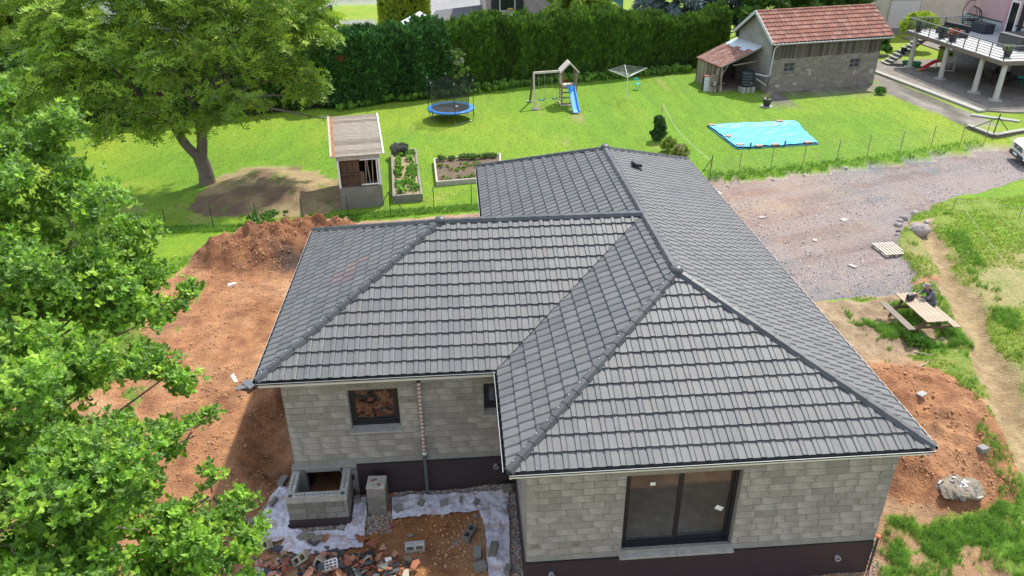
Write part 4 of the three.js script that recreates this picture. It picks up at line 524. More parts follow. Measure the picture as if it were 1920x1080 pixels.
// ---------- garden
{ // shed
  const o = thing('garden_shed', 'old garden shed with sloping board roof and open front', 'shed', [-6.6, 1.16, -22.56], .143), w = 2.03, d = 3.3;
  const rl = [[.27, .235, .195], [.33, .295, .25], [.22, .185, .145], [.36, .325, .285]].map((c, i) => { const t = rep(tWood, .8); t.rotation = Math.PI / 2; t.offset.set(i * .3, i * .2); return mat(c, { map: t, bumpMap: t, bumpScale: .004 }); });
  const roof = new THREE.Group(); roof.name = 'roof'; o.add(roof); const sl = Math.atan2(.93, d + .35), len = Math.hypot(.93, d + .35), n = 15; roof.position.set(w / 2, 2.72, .25); roof.rotation.x = sl;
  for (let i = 0; i < n; i++) part('roof_board', box(w + .36, .022, len / n - (i % 4 ? .004 : .014), (rnd() - .5) * .02, .01 + (i % 3) * .003, -(i + .5) * len / n), rl[Math.floor(rnd() * 4)], roof);
  part('edge_board', box(.09, .09, len, -w / 2 - .2, .02, -len / 2), mat([.62, .55, .48], { map: tWood }), roof); part('edge_board', box(.07, .09, len, w / 2 + .2, .02, -len / 2), M.white, roof); part('rust_flashing', box(.16, .006, len * .98, -w / 2 - .08, .034, -len / 2), mat([.38, .2, .09], { map: rep(tSoil, 1) }), roof);
  part('plinth_wall', [box(w, 1.1, .12, w / 2, .55, -.06), box(.12, 1.1, d - .12, .06, .55, -d / 2 - .06), box(.12, 1.1, d - .12, w - .06, .55, -d / 2 - .06)], M.oldConcrete, o);
  for (const [x, z, h] of [[.06, -.06, 1.62], [w - .06, -.06, 1.62], [.06, -d + .06, 2.4], [w - .06, -d + .06, 2.4]]) part('post', box(.1, h, .1, x, 1.1 + h / 2, z), M.white, o);
  part('header_board', box(w, .24, .03, w / 2, 2.58, -.0), mat([.55, .55, .54], { map: tWood }), o); part('back_wall', box(w, 3.4, .04, w / 2, 1.72, -d + .0), M.brownWood, o);
  for (const x of [.02, w - .02]) { const s = new THREE.Shape([new THREE.Vector2(0, 1.1), new THREE.Vector2(d - .12, 1.1), new THREE.Vector2(d - .12, 3.42), new THREE.Vector2(0, 2.55)]); const g = toFlat(new THREE.ExtrudeGeometry(s, { depth: .03, bevelEnabled: false })); uvm(g); g.rotateY(Math.PI / 2); g.translate(x - .015, 0, -.1); part('side_wall', g, x < 1 ? M.brownWood : M.white, o); }
  for (let i = 0; i < 3; i++) part('shelf_panel', box(.29, 1.28, .03, .27 + i * .31, 1.74, -.35 - i * .01), i % 2 ? M.brownWood : mat([.20, .12, .075], { map: tWood }), o); part('shelf', box(.98, .03, .28, .6, 1.72, -.22), M.brownWood, o);
  part('work_bench', box(1.9, .04, .5, w / 2, 1.15, -.36), M.brownWood, o); part('leaning_board', box(.2, .66, .025, 1.14, 1.5, -.06, 0, -.06), M.brownWood, o);
  for (const [x, t] of [[1.3, .02], [1.5, -.03], [1.62, .02]]) part('pole', rod([x, 1.12, -.1], [x + t * 3, 2.5, -.06], .022), M.paleWood, o);
  part('half_window', [box(.9, .06, .04, w - .5, 1.2, .005), box(.05, 1.3, .04, w - .17, 1.8, .002), box(.9, .05, .04, w - .5, 2.44, .005)], M.white, o);
}
function bed(name, label, pts, h, wallM, fillC, thick = .1) { // raised bed: four boards or slabs and its soil
  const o = thing(name, label, 'garden bed'); const P = pts.map(([x, z]) => V(x, gy(x, z), z));
  for (let i = 0; i < 4; i++) { const a = P[i].clone(), b = P[(i + 1) % 4].clone(), e = b.clone().sub(a).normalize().multiplyScalar(i % 2 ? -thick * .55 : thick * .5); a.sub(e); b.add(e); a.y += h / 2 - .08; b.y += h / 2 - .08; part('side_slab', beam(a, b, thick, h), wallM, o); }
  const soil = quad(...[0, 3, 2, 1].map(i => V(P[i].x, P[i].y + h - .16, P[i].z)).reverse()); part('soil', soil, mat(fillC, { map: rep(tSoil, .5), roughness: 1 }), o); return { o, P };
}
const leafClump = (() => { const gs = []; const r = mulberry(15); for (let i = 0; i < 16; i++) { const g = new THREE.PlaneGeometry(.09, .16, 1, 2); const p = g.attributes.position; for (let k = 0; k < p.count; k++) { const y = p.getY(k) + .08; p.setXYZ(k, p.getX(k) * (k % 6 < 2 || k > 3 ? .5 : 1.2), y * .8, -y * y * 2.5); } g.translate(0, .02, 0); g.rotateX(r() * 1.2 - .2); g.rotateY(r() * 6.28); g.translate((r() - .5) * .16, r() * .06, (r() - .5) * .16); g.computeVertexNormals(); gs.push(toFlat(g)); } return mergeGeometries(gs); })();
function plants(name, parent, n, place, size, cols, mt) { const im = new THREE.InstancedMesh(leafClump, mt || leafMat([1, 1, 1], .3), n), m = new THREE.Matrix4(), q = new THREE.Quaternion(); for (let i = 0; i < n; i++) { const p = place(i), s = size(); q.setFromEuler(new THREE.Euler((rnd() - .5) * .5, rnd() * 6.28, (rnd() - .5) * .5)); m.compose(p, q, V(s, s, s)); im.setMatrixAt(i, m); const c = cols[Math.floor(rnd() * cols.length)], t = rr(.8, 1.25) * 1.4; im.setColorAt(i, new THREE.Color().setRGB(c[0] * t, c[1] * t, c[2] * t)); } im.name = name; im.userData.kind = 'stuff'; parent.add(im); return im; }
const inQuad = (P, a, b, dy) => { const u = P[0].clone().lerp(P[1], a), v = P[3].clone().lerp(P[2], a), r = u.lerp(v, b); r.y += dy; return r; };
{
  const { o, P } = bed('raised_bed', 'narrow concrete edged bed of leafy green vegetables beside shed', [[-4.66, -30.2], [-3.33, -30.3], [-2.75, -23.25], [-4.1, -23.1]], .48, M.oldConcrete, [.38, .30, .17], .11);
  plants('vegetables', o, 130, () => { const b = Math.pow(rnd(), .9); let a = rnd(); if (b > .12 && b < .4) a = rnd() < .5 ? rr(.08, .3) : rr(.65, .92); return inQuad(P, mix(.08, .92, a), mix(.05, .95, b), .34); }, () => rr(.6, 1.3), [[.14, .28, .03], [.18, .33, .04], [.1, .22, .03]]);
  plants('lavender', o, 40, () => inQuad(P, rr(.05, .6), rr(0, .1), .42), () => rr(1.3, 2), [[.11, .12, .09], [.14, .14, .12]]);
  const b2 = bed('raised_bed', 'wide pale edged bed of bare soil and weeds behind roof corner', [[-2.22, -28.9], [1.52, -29.4], [1.2, -25.7], [-2.02, -25.2]], .34, mat([.52, .48, .42], { map: tConcrete }), [.16, .115, .075], .1);
  plants('weeds', b2.o, 60, () => { const b = rnd() < .6 ? rr(.3, .6) : rr(.8, .97); return inQuad(b2.P, rr(.03, .97), b, .18); }, () => rr(.4, .9), [[.14, .25, .03], [.18, .27, .05]]);
  plants('seedlings', b2.o, 40, () => inQuad(b2.P, rr(.05, .95), rr(.05, .12), .2), () => rr(.8, 1.6), [[.12, .2, .04]]);
}
// wire fences: posts and mesh
function fence(name, label, posts, h, postM, r, wire, o = thing(name, label, 'fence')) {
  for (const [x, z] of posts) part('post', rod([x, gy(x, z) - .1, z], [x + (rnd() - .5) * .04, gy(x, z) + h, z], r, r, 6), postM, o);
  const ws = []; for (let i = 0; i + 1 < posts.length; i++) { const [a, b] = [posts[i], posts[i + 1]]; for (let k = 0; k <= 6; k++) { const y = .08 + k * (h - .14) / 6; ws.push(rod([a[0], gy(...a) + y, a[1]], [b[0], gy(...b) + y, b[1]], .0022, .0022, 3)); } const n = Math.round(Math.hypot(b[0] - a[0], b[1] - a[1]) / .13); for (let k = 1; k < n; k++) { const x = mix(a[0], b[0], k / n), z = mix(a[1], b[1], k / n), y = mix(gy(...a), gy(...b), k / n); ws.push(rod([x, y + .08, z], [x, y + h - .06, z], .0018, .0018, 3)); } }
  const m = part('wire_mesh', ws, wire, o); m.userData.kind = 'stuff'; return o;
}
const greenWire = mat([.03, .06, .04], { roughness: .6 }), greyWire = mat([.3, .31, .29], { roughness: .5 });
{
  const f1 = fence('wire_fence', 'dark metal post fence between garden lawn and red spoil heap', [[-14.24, -20.6], [-12.21, -20.75], [-10.31, -21.1], [-8.28, -21.5], [-6.2, -21.7], [-4.2, -21.82], [-2.13, -22.3], [-.3, -22.6], [1.5, -22.9]], 1.12, M.green, .022, greenWire);
  for (const s of [[-4.95, -21.6], [-3.5, -22.0]]) part('brace', rod([-4.2, gy(-4.2, -21.8) + 1.15, -21.82], [s[0], gy(...s), s[1] + .12], .018), M.green, f1);
  const f2 = fence('wire_fence', 'thin pale post fence along the bank above the driveway', [[12.39, -25.15], [14.2, -25.75], [16.19, -26.35], [18.08, -26.55], [20.26, -27.1], [22.38, -27.8], [24.58, -28.3], [26.92, -29.1], [28.98, -29.5], [30.9, -30.1]], 1.2, mat([.33, .28, .20], { map: tWood }), .022, greyWire);
  part('brace', rod([12.39, gy(12.39, -25.15) + 1.3, -25.15], [11.6, gy(11.6, -25.1) + .03, -25.1], .02), M.green, f2); part('corner_post', rod([12.42, gy(12.4, -25.2) - .1, -25.2], [12.45, gy(12.4, -25.2) + 1.5, -25.2], .025), M.green, f2);
  fence('wire_fence', 'tall dark green fence in front of the clipped hedge', [[-9, -40.5], [-6.1, -42.3], [-3, -43.1], [.4, -44.3], [4.4, -46.3], [9.3, -47.2], [13.8, -48.5], [17.9, -49.4]], 1.5, M.green, .025, greenWire);
  const rope = thing('boundary_rope', 'pale rope from the pool corner stake to the fence post', 'rope'); part('rope', pipe([[12.4, 2.35, -35.6], [12.3, 1.9, -31], [12.35, 2.1, -25.3]], .012, 5), mat([.6, .56, .45]), rope); part('stake', rod([12.4, 1.1, -35.6], [12.4, 2.4, -35.6], .025), M.paleWood, rope);
}
{ // trampoline
  const o = thing('trampoline', 'round trampoline with blue rim pad and black safety net', 'trampoline', [-1.25, 1.2, -37.85]), R = 1.56;
  const g = toFlat(new THREE.LatheGeometry([[1.22, .76], [1.3, .79], [1.5, .79], [1.58, .75], [1.56, .68], [1.5, .7]].map(p => new THREE.Vector2(...p)), 44)); part('rim_pad', g, mat([.03, .19, .5], { roughness: .55, side: THREE.DoubleSide }), o);
  const mt = toFlat(new THREE.CircleGeometry(1.25, 40)); mt.rotateX(-Math.PI / 2); mt.translate(0, .74, 0); part('jumping_mat', mt, mat([.03, .03, .033], { roughness: .7 }), o);
  const fr = toFlat(new THREE.TorusGeometry(R - .05, .025, 6, 40)); fr.rotateX(Math.PI / 2); fr.translate(0, .7, 0); part('frame_ring', fr, M.steel, o);
  const n = 6, a0 = .35, tops = [];
  for (let i = 0; i < n; i++) { const a = a0 + i / n * 6.2832, c = Math.cos(a), s = Math.sin(a); part('leg', rod([c * R, .7, s * R], [c * R * .98, 0, s * R * .98], .022), M.steel, o); part('net_pole', [rod([c * (R + .03), .3, s * (R + .03)], [c * (R + .02), 2.6, s * (R + .02)], .022)], M.black, o); part('pole_cap', rod([c * (R + .02), 2.6, s * (R + .02)], [c * (R + .02), 2.68, s * (R + .02)], .028), mat([.5, .5, .5]), o); tops.push([c, s]); }
  for (let i = 0; i < n; i += 2) { const [c, s] = tops[i], [c2, s2] = tops[i + 1]; part('foot_bar', rod([c * R * .98, .02, s * R * .98], [c2 * R * .98, .02, s2 * R * .98], .02), M.steel, o); }
  const P = [], I = []; const seg = 72, vs = 14; for (let j = 0; j <= vs; j++) for (let i = 0; i <= seg; i++) { const a = i / seg * 6.2832 + a0, f = j / vs, ph = Math.abs(Math.sin(i / seg * Math.PI * n)); const top = 2.55 - ph * .16, r = mix(1.22, mix(1.5, 1.26, ph), Math.pow(f, 2.5)); P.push(Math.cos(a) * r, mix(.77, top, f), Math.sin(a) * r); } for (let j = 0; j < vs; j++) for (let i = 0; i < seg; i++) { const a = j * (seg + 1) + i; I.push(a, a + 1, a + seg + 1, a + 1, a + seg + 2, a + seg + 1); }
  const ng = new THREE.BufferGeometry(); ng.setAttribute('position', new THREE.Float32BufferAttribute(P, 3)); ng.setIndex(I); ng.computeVertexNormals(); part('safety_net', ng, mat([.02, .022, .022], { roughness: .8, side: THREE.DoubleSide, transparent: true, opacity: .42 }), o);
  solo('white_box', rbox(.2, .14, .14, .02, 0, .07, 0), M.white, 'small white box lying on the trampoline mat', 'box', null, [-.85, 1.945, -37.75]);
}
{ // swing set with slide tower
  const o = thing('swing_set', 'wooden swing frame with roofed play tower and blue slide', 'play set', [0, 1.2, 0]); const pw = mat([.70, .65, .57], { map: tWood }), bw = mat([.33, .26, .18], { map: tWood });
  const b = beam([4.5, 2.3, -40.45], [6.6, 2.28, -40.95], .12, .14); part('swing_beam', b, pw, o);
  part('leg', beam([4.52, 2.26, -40.35], [4.5, .02, -39.5], .11, .11), pw, o); part('leg', beam([4.52, 2.26, -40.55], [4.35, .02, -41.5], .11, .11), M.brownWood, o); for (const [x, z] of [[4.5, -39.45], [4.33, -41.55]]) part('concrete_foot', rbox(.36, .12, .32, .03, x, .06, z), M.paleConcrete, o);
  for (const [x, z] of [[5.1, -40.6], [6.05, -40.82]]) { const s = new THREE.Group(); s.name = 'swing'; o.add(s); for (const k of [-.22, .22]) part('rope', rod([x + k, 2.24, z - k * .24], [x + k, .48, z - k * .24 + .15], .009), mat([.4, .4, .38]), s); part('seat', pipe([[x - .22, .5, z + .2], [x - .1, .42, z + .18], [x + .1, .42, z + .12], [x + .22, .5, z + .1]], .045), mat([.02, .22, .36], { roughness: .5 }), s); }
  const tx = 7.0, tz = -40.95, hw = .5, hd = .55; // tower
  for (const sx of [-1, 1]) for (const sz of [-1, 1]) part('tower_post', box(.09, 2.35, .09, tx + sx * hw, 1.17, tz + sz * hd), bw, o);
  for (const sz of [-1, 1]) part('deck_rail', box(1.0, .09, .05, tx, 1.22, tz + sz * hd), bw, o); for (let i = 0; i < 6; i++) part('deck_plank', box(.15, .03, 1.15, tx - .42 + i * .168, 1.3, tz), pw, o);
  for (const sx of [-1, 1]) for (let i = 0; i < 4; i++) part('side_board', box(.025, .14, 1.1, tx + sx * (hw + .03), 1.42 + i * .17, tz), sx < 0 ? pw : bw, o); for (let i = 0; i < 4; i++) part('ladder_rung', box(.025, .06, 1.0, tx - hw - .03, .25 + i * .25, tz), pw, o); for (const k of [.12, .55, .9]) part('lower_board', box(1.0, .1, .025, tx, k, tz + hd - .02), bw, o); part('base_board', [box(.1, .08, 1.3, tx - hw - .05, .04, tz), box(1.1, .08, .1, tx, .04, tz + hd + .06)], pw, o);
  for (const s of [-1, 1]) { const rg = new THREE.Group(); rg.name = 'tower_roof'; o.add(rg); for (let i = 0; i < 5; i++) { const f = (i + .5) / 5; part('roof_board', box(.17, .025, 1.35, tx + s * mix(0, .62, f), mix(2.92, 2.3, f), tz, 0, 0, -s * .785), s < 0 ? mat([.68, .66, .62], { map: tWood }) : pw, rg); } }
  part('gable_trim', [beam([tx, 2.95, tz + .69], [tx - .66, 2.28, tz + .69], .03, .09), beam([tx, 2.95, tz + .69], [tx + .66, 2.28, tz + .69], .03, .09)], pw, o);
  const sl = []; { const pr = [[tx + .1, 1.36, tz + hd], [tx + .12, 1.3, tz + hd + .2], [tx + .16, .75, tz + hd + 1.1], [tx + .2, .22, tz + hd + 1.95], [tx + .21, .1, tz + hd + 2.3]]; for (let i = 0; i + 1 < pr.length; i++) { sl.push(beam(pr[i], pr[i + 1], .42, .03)); for (const s of [-1, 1]) sl.push(beam([pr[i][0] + s * .22, pr[i][1] + .08, pr[i][2]], [pr[i + 1][0] + s * .22, pr[i + 1][1] + .08, pr[i + 1][2]], .035, .17)); } } part('slide', sl, mat([.05, .32, .78], { roughness: .35 }), o);
  part('toy_wheel', (() => { const t = toFlat(new THREE.TorusGeometry(.09, .02, 6, 14)); t.translate(tx - .25, 1.75, tz + hd - .1); return t; })(), mat([.5, .03, .03]), o);
}
{ // rotary clothes dryer
  const o = thing('rotary_dryer', 'white rotary clothes line with four spread arms', 'clothes line', [11.38, 1.2, -41.65]); part('pole', rod([0, 0, 0], [0, 1.85, 0], .025), M.white, o); const tips = [[-1.35, 2.0, -.3], [.12, 2.0, -1.75], [1.5, 2.0, -.6], [-.05, 2.0, 1.2]].map(p => [p[0], p[1] + .05, p[2]]);
  for (const t of tips) part('arm', rod([0, 1.55, 0], t, .02), M.white, o); const ws = []; for (let k = 1; k <= 6; k++) { const f = .35 + k * .108; for (let i = 0; i < 4; i++) { const a = tips[i], b = tips[(i + 1) % 4]; ws.push(rod([a[0] * f, mix(1.55, a[1], f), a[2] * f], [b[0] * f, mix(1.55, b[1], f), b[2] * f], .007, .007, 4)); } } const w = part('clothes_wire', ws, mat([.6, .6, .6]), o); w.userData.kind = 'stuff';
}
const tq = mat([.02, .42, .38], { roughness: .5 });
function chair(label, pos, turn, m, group) { const o = thing('folding_chair', label, 'chair', pos, turn, group); part('seat', rbox(.4, .03, .38, .01, 0, .45, 0), m, o); part('backrest', rbox(.4, .2, .025, .01, 0, .76, -.2, 0, -.12), m, o); for (const s of [-1, 1]) { part('leg', rod([s * .18, .85, -.22], [s * .18, 0, .2], .013), m, o); part('leg', rod([s * .17, .45, .16], [s * .17, 0, -.2], .013), m, o); } return o; }
chair('turquoise folding chair on the lawn by the clothes line', [12.75, 1.2, -44.3], .5, tq);
{ // pool under its cover
  const Q = [[15.13, -34.36], [20.99, -34.72], [20.42, -30.03], [15.45, -29.63]], n = 70, P = [], I = [], U = []; for (let j = 0; j <= n; j++) for (let i = 0; i <= n; i++) { const a = i / n, b = j / n; const w = 1 + .012 * (fbm(a * 6 + b * 5, 3, 3, 701) - .5); const x = mix(mix(Q[0][0], Q[1][0], a), mix(Q[3][0], Q[2][0], a), b) * w, z = mix(mix(Q[0][1], Q[1][1], a), mix(Q[3][1], Q[2][1], a), b) * w; const e = Math.min(a, b, 1 - a, 1 - b); const sag = -.14 * sm(0, .2, e); const wr = Math.abs(fbm(x * 1.3, z * 1.3, 4, 711) - .5) * -.22 + (fbm(x * 4, z * 4, 3, 721) - .5) * .07; P.push(x, gy(x, z) + .1 + sag * .5 + wr * .55 * sm(0, .08, e) + .03, z); U.push(x * .3, z * .3); }
  for (let j = 0; j < n; j++) for (let i = 0; i < n; i++) { const a = j * (n + 1) + i; I.push(a, a + n + 1, a + 1, a + 1, a + n + 1, a + n + 2); } const g = new THREE.BufferGeometry(); g.setAttribute('position', new THREE.Float32BufferAttribute(P, 3)); g.setAttribute('uv', new THREE.Float32BufferAttribute(U, 2)); g.setIndex(I); g.computeVertexNormals();
  const o = thing('pool_cover', 'bright blue pool cover sheet spread over the lawn', 'pool cover'); part('sheet', g, mat([.07, .49, .70], { map: tGrain, roughness: .5 }), o); part('pool_rim', [beam([15.1, 1.22, -34.4], [21.0, 1.22, -34.76], .08, .08), beam([21.03, 1.22, -34.7], [20.46, 1.22, -30.0], .08, .08), beam([15.08, 1.22, -34.3], [15.4, 1.22, -29.65], .08, .08), beam([15.45, 1.22, -29.58], [20.4, 1.22, -29.98], .08, .08)], mat([.02, .16, .24]), o);
  [[15.3, -34.2, .2, 'far left corner'], [15.6, -31.8, .9, 'left edge'], [15.75, -30.05, .4, 'near left corner'], [16.75, -29.75, .1, 'near edge, left of two'], [17.8, -29.88, .1, 'near edge, right of two'], [19.85, -30.1, .2, 'near right corner'], [19.9, -34.6, .1, 'far right corner']].forEach(([x, z, t, where]) => solo('weight_slab', rbox(.42, .07, .28, .015, 0, .035, 0), mat([.55, .33, .25], { map: tConcrete }), `reddish slab holding the blue pool cover at its ${where}`, 'slab', 'slabs on the pool cover', [x, gy(x, z) + .11, z], t));
  for (const [x, z] of [[16.2, -29.6], [18.35, -29.8]]) { const o2 = solo('cover_bottle', [cyl(.05, .05, .26, 0, 0, 0), cyl(.02, .045, .06, 0, .26, 0)], mat([.08, .14, .2], { roughness: .3 }), x < 17 ? 'dark bottle standing at the near edge of pool cover, left' : 'dark bottle standing at the near edge of pool cover, right', 'bottle', null, [x, gy(x, z) + .08, z]); }
}
{ // potted yucca
  const o = thing('potted_yucca', 'spiky yucca in a dark pot on a round slab', 'plant', [20.58, 1.2, -38.6]); part('slab', cyl(.42, .42, .05, 0, 0, 0, 20), M.paleConcrete, o); part('pot', toFlat(new THREE.LatheGeometry([[0, .05], [.2, .05], [.29, .3], [.27, .5], [.3, .52], [.28, .55], [.22, .5], [0, .48]].map(p => new THREE.Vector2(...p)), 20)), mat([.035, .035, .038], { roughness: .4 }), o);
  for (let i = 0; i < 34; i++) { const a = rnd() * 6.28, t = rr(.15, 1.2), l = rr(.4, .7); const g = new THREE.PlaneGeometry(.045, l, 1, 3); const p = g.attributes.position; for (let k = 0; k < p.count; k++) { const y = p.getY(k) + l / 2; p.setXYZ(k, p.getX(k) * (1 - y / l * .9), y, y * y * .25); } g.rotateX(t); g.rotateY(a); g.translate(0, .52, 0); g.computeVertexNormals(); part('leaf', g, leafMat(i % 3 ? [.2, .24, .07] : [.32, .30, .12], .2), o); }
}
{ // barn with its lean-to
  const th = .197, o = thing('stone_barn', 'grey block barn with red tile roof and boarded upper wall', 'barn', [22, 1.15, -42.18], th), Ln = 9.1, wd = 4.7, eh = 3.85, rh = 5.42;
  const wm = mat([.24, .22, .19], { map: rep(tConcrete, .33), bumpMap: rep(tConcrete, 1), bumpScale: .006, roughness: .95 });
  const wins = [[1.08, 1.95, 1.5, 2.15], [6.65, 7.55, 1.45, 2.1]], s = new THREE.Shape([new THREE.Vector2(0, -.2), new THREE.Vector2(Ln, -.2), new THREE.Vector2(Ln, 2.55), new THREE.Vector2(0, 2.55)]); for (const [a, b, c, d] of wins) s.holes.push(new THREE.Path([new THREE.Vector2(a, c), new THREE.Vector2(a, d), new THREE.Vector2(b, d), new THREE.Vector2(b, c)])); const fg = toFlat(new THREE.ExtrudeGeometry(s, { depth: .2, bevelEnabled: false })); fg.translate(0, 0, -.2); uvm(fg); part('front_wall', fg, wm, o);
  const r = mulberry(55), bm = [[.29, .26, .22], [.265, .24, .2], [.315, .285, .24], [.24, .218, .186], [.275, .25, .21]].map((c, i) => { const t = rep(tSoil, .45); t.offset.set(i * .3, i * .17); return mat(c, { map: t, bumpMap: tConcrete, bumpScale: .005, roughness: .95 }); });
  const dusty = mat([.035, .037, .036], { roughness: .55 }); const plankB = mat([.14, .125, .11], { map: tWood }), plankC = mat([.19, .17, .15], { map: tWood }); const bg = rbox(.49, .192, .02, .004); for (let row = 0; row < 13; row++) for (let u = row % 2 ? -.25 : 0; u < Ln - .05; u += .5) { const a = Math.max(u, .0), b = Math.min(u + .495, Ln), y = .01 + row * .196; if (wins.some(([p, q, c, d]) => b > p && a < q && y + .19 > c && y < d)) { for (const [p, q, c, d] of wins) if (b > p && a < q) { for (const [e, f] of [[a, Math.min(b, p)], [Math.max(a, q), b]]) if (f - e > .05) { const m = new THREE.Mesh(bg, bm[Math.floor(r() * 5)]); m.name = 'wall_block'; m.position.set((e + f) / 2, y + .096, .002); m.scale.x = (f - e) / .49; o.add(m); } } continue; } const m = new THREE.Mesh(bg, bm[Math.floor(r() * 5)]); m.name = 'wall_block'; m.position.set((a + b) / 2, y + .096, .0015 + r() * .002); m.scale.x = (b - a) / .495; o.add(m); }
  for (const [x, y, w2, h2, s2] of [[3.15, 1.55, .3, .16, 3], [3.3, 1.3, .2, .42, 5], [.75, .55, .5, .2, 7], [2.2, .6, .4, .22, 8], [7.2, 1.15, .14, .5, 11], [8.7, 1.1, .35, .3, 13]]) { const g = new THREE.CylinderGeometry(.5, .5, .012, 11); const p = g.attributes.position; for (let i = 0; i < p.count; i++) { const a = Math.atan2(p.getZ(i), p.getX(i)), k = .7 + .6 * vn(Math.cos(a) * 2 + s2, Math.sin(a) * 2, s2); p.setXYZ(i, p.getX(i) * k, p.getY(i), p.getZ(i) * k); } g.rotateX(Math.PI / 2); g.scale(w2, h2, 1); g.translate(x, y, .02); part('plaster_patch', g, mat([.5, .47, .41], { map: tConcrete }), o); }
  for (const [a, b, c, d] of wins) { const w = new THREE.Group(); w.name = 'window'; o.add(w); const cx = (a + b) / 2, cy = (c + d) / 2; part('frame', [box(b - a, .04, .04, cx, c + .02, -.1), box(b - a, .04, .04, cx, d - .02, -.1), box(.04, d - c - .08, .04, a + .02, cy, -.1), box(.04, d - c - .08, .04, b - .02, cy, -.1), box(.03, d - c - .08, .038, cx, cy, -.1), box((b - a) / 2 - .06, .03, .038, (a + cx) / 2, cy, -.1), box((b - a) / 2 - .06, .03, .038, (b + cx) / 2, cy, -.1)], mat([.28, .29, .28]), w); for (const sx of [-1, 1]) for (const sy of [-1, 1]) part('pane', box((b - a) / 2 - .06, (d - c) / 2 - .06, .008, cx + sx * (b - a) / 4, cy + sy * (d - c) / 4, -.1), dusty, w); part('sill', box(b - a + .1, .05, .1, cx, c - .028, .03), M.oldConcrete, w); }
  for (let i = 0; i < 58; i++) { const x = (i + .5) * Ln / 58, h = rr(1.22, 1.34); part('wall_plank', box(Ln / 58 - .012, h, .022, x, 3.78 - h / 2, .03 + r() * .012), [M.darkWood, plankB, plankC][Math.floor(r() * 3)], o); } part('plank_backing', box(Ln, 1.35, .1, Ln / 2, 3.15, -.08), M.darkWood, o);
  const gab = x => { const q = new THREE.Shape([new THREE.Vector2(0, -.2), new THREE.Vector2(wd, -.2), new THREE.Vector2(wd, eh), new THREE.Vector2(wd / 2, rh), new THREE.Vector2(0, eh)]); const g = toFlat(new THREE.ExtrudeGeometry(q, { depth: .2, bevelEnabled: false })); uvm(g); g.rotateY(Math.PI / 2); g.translate(x, 0, -.205); return g; };
  part('gable_wall', gab(.01), mat([.36, .345, .31], { map: rep(tConcrete, .4), bumpMap: tConcrete, bumpScale: .006 }), o); part('gable_wall', gab(Ln - .21), wm, o); part('rear_wall', box(Ln, 4, .2, Ln / 2, 1.8, -wd - .1), wm, o); part('barn_floor', box(Ln, .1, wd, Ln / 2, .02, -wd / 2), M.oldConcrete, o);
  const roof = new THREE.Group(); roof.name = 'roof'; o.add(roof); const oe = .35, run = wd / 2 + oe, rise = (rh - eh) / (wd / 2) * run, sl = Math.hypot(run, rise), an = Math.atan2(rise, run), x0 = -.4, x1 = Ln + .65; part('roof_deck', [beam([(x0 + x1) / 2, rh + .03 - rise, oe], [(x0 + x1) / 2, rh + .03, -wd / 2], x1 - x0, .04), beam([(x0 + x1) / 2, rh + .03 - rise, -wd - oe], [(x0 + x1) / 2, rh + .03, -wd / 2], x1 - x0, .04)], M.darkWood, roof);
  const tg = (() => { const gs = []; const P = []; const pr = [[0, .03], [.05, .045], [.09, .012], [.22, .008], [.26, .035], [.315, .03]]; const f = (a, b, c, d) => P.push(...a, ...b, ...c, ...a, ...c, ...d); for (let i = 0; i + 1 < pr.length; i++) { const q = (k, v, dn = 0) => [pr[k][0], pr[k][1] + mix(.05, 0, v / .4) - dn, -v]; f(q(i, 0), q(i + 1, 0), q(i + 1, .44), q(i, .44)); f(q(i, 0, .025), q(i + 1, 0, .025), q(i + 1, 0), q(i, 0)); } const g = new THREE.BufferGeometry(); g.setAttribute('position', new THREE.Float32BufferAttribute(P, 3)); g.setAttribute('uv', new THREE.Float32BufferAttribute(new Float32Array(P.length / 3 * 2), 2)); g.computeVertexNormals(); return g; })();
  const tc = [[.255, .092, .058], [.285, .115, .078], [.22, .085, .056], [.30, .145, .105], [.20, .088, .065]].map(c => mat(c, { roughness: .85 })), cols = 31, rows = 8, cw = (x1 - x0) / cols, rl = sl / rows;
  for (let side = 0; side < 2; side++) { if (side) { const gs = []; for (let j = 0; j < rows; j++) for (let i = 0; i < cols; i++) { const g = tg.clone(); g.scale(cw / .315, 1, rl / .4); g.translate(i * cw, 0, -j * rl); gs.push(g); } const g = join(gs); g.rotateX(an); g.rotateY(Math.PI); g.translate(x1, rh + .055 - rise, -wd - oe); const m = part('roof_tile_field', g, tc[0], roof); m.userData.kind = 'stuff'; } else for (let j = 0; j < rows; j++) for (let i = 0; i < cols; i++) { const m = new THREE.Mesh(tg, tc[Math.floor(r() * 5)]); m.name = 'roof_tile'; m.rotation.x = an; m.scale.set(cw / .315, 1, rl / .4); m.position.set(x0 + i * cw, rh + .055 - rise + j * rl * Math.sin(an), oe - j * rl * Math.cos(an)); roof.add(m); } }
  for (let i = 0; i < 24; i++) { const g = toFlat(new THREE.CylinderGeometry(.11, .12, (x1 - x0) / 24 + .02, 10, 1, false, -1.7, 3.4)); g.rotateX(-Math.PI / 2); g.rotateY(Math.PI / 2); g.rotateX(0); g.translate(x0 + (i + .5) * (x1 - x0) / 24, rh + .04, -wd / 2); part('ridge_tile', g, tc[i % 5], roof); }
  const edge = mat([.50, .51, .50], { roughness: .6 }); part('verge_board', [beam([x0 - .02, rh + .02 - rise, oe + .02], [x0 - .02, rh + .06, -wd / 2], .05, .22), beam([x0 - .02, rh + .02 - rise, -wd - oe], [x0 - .02, rh + .06, -wd / 2], .05, .22)], edge, roof);
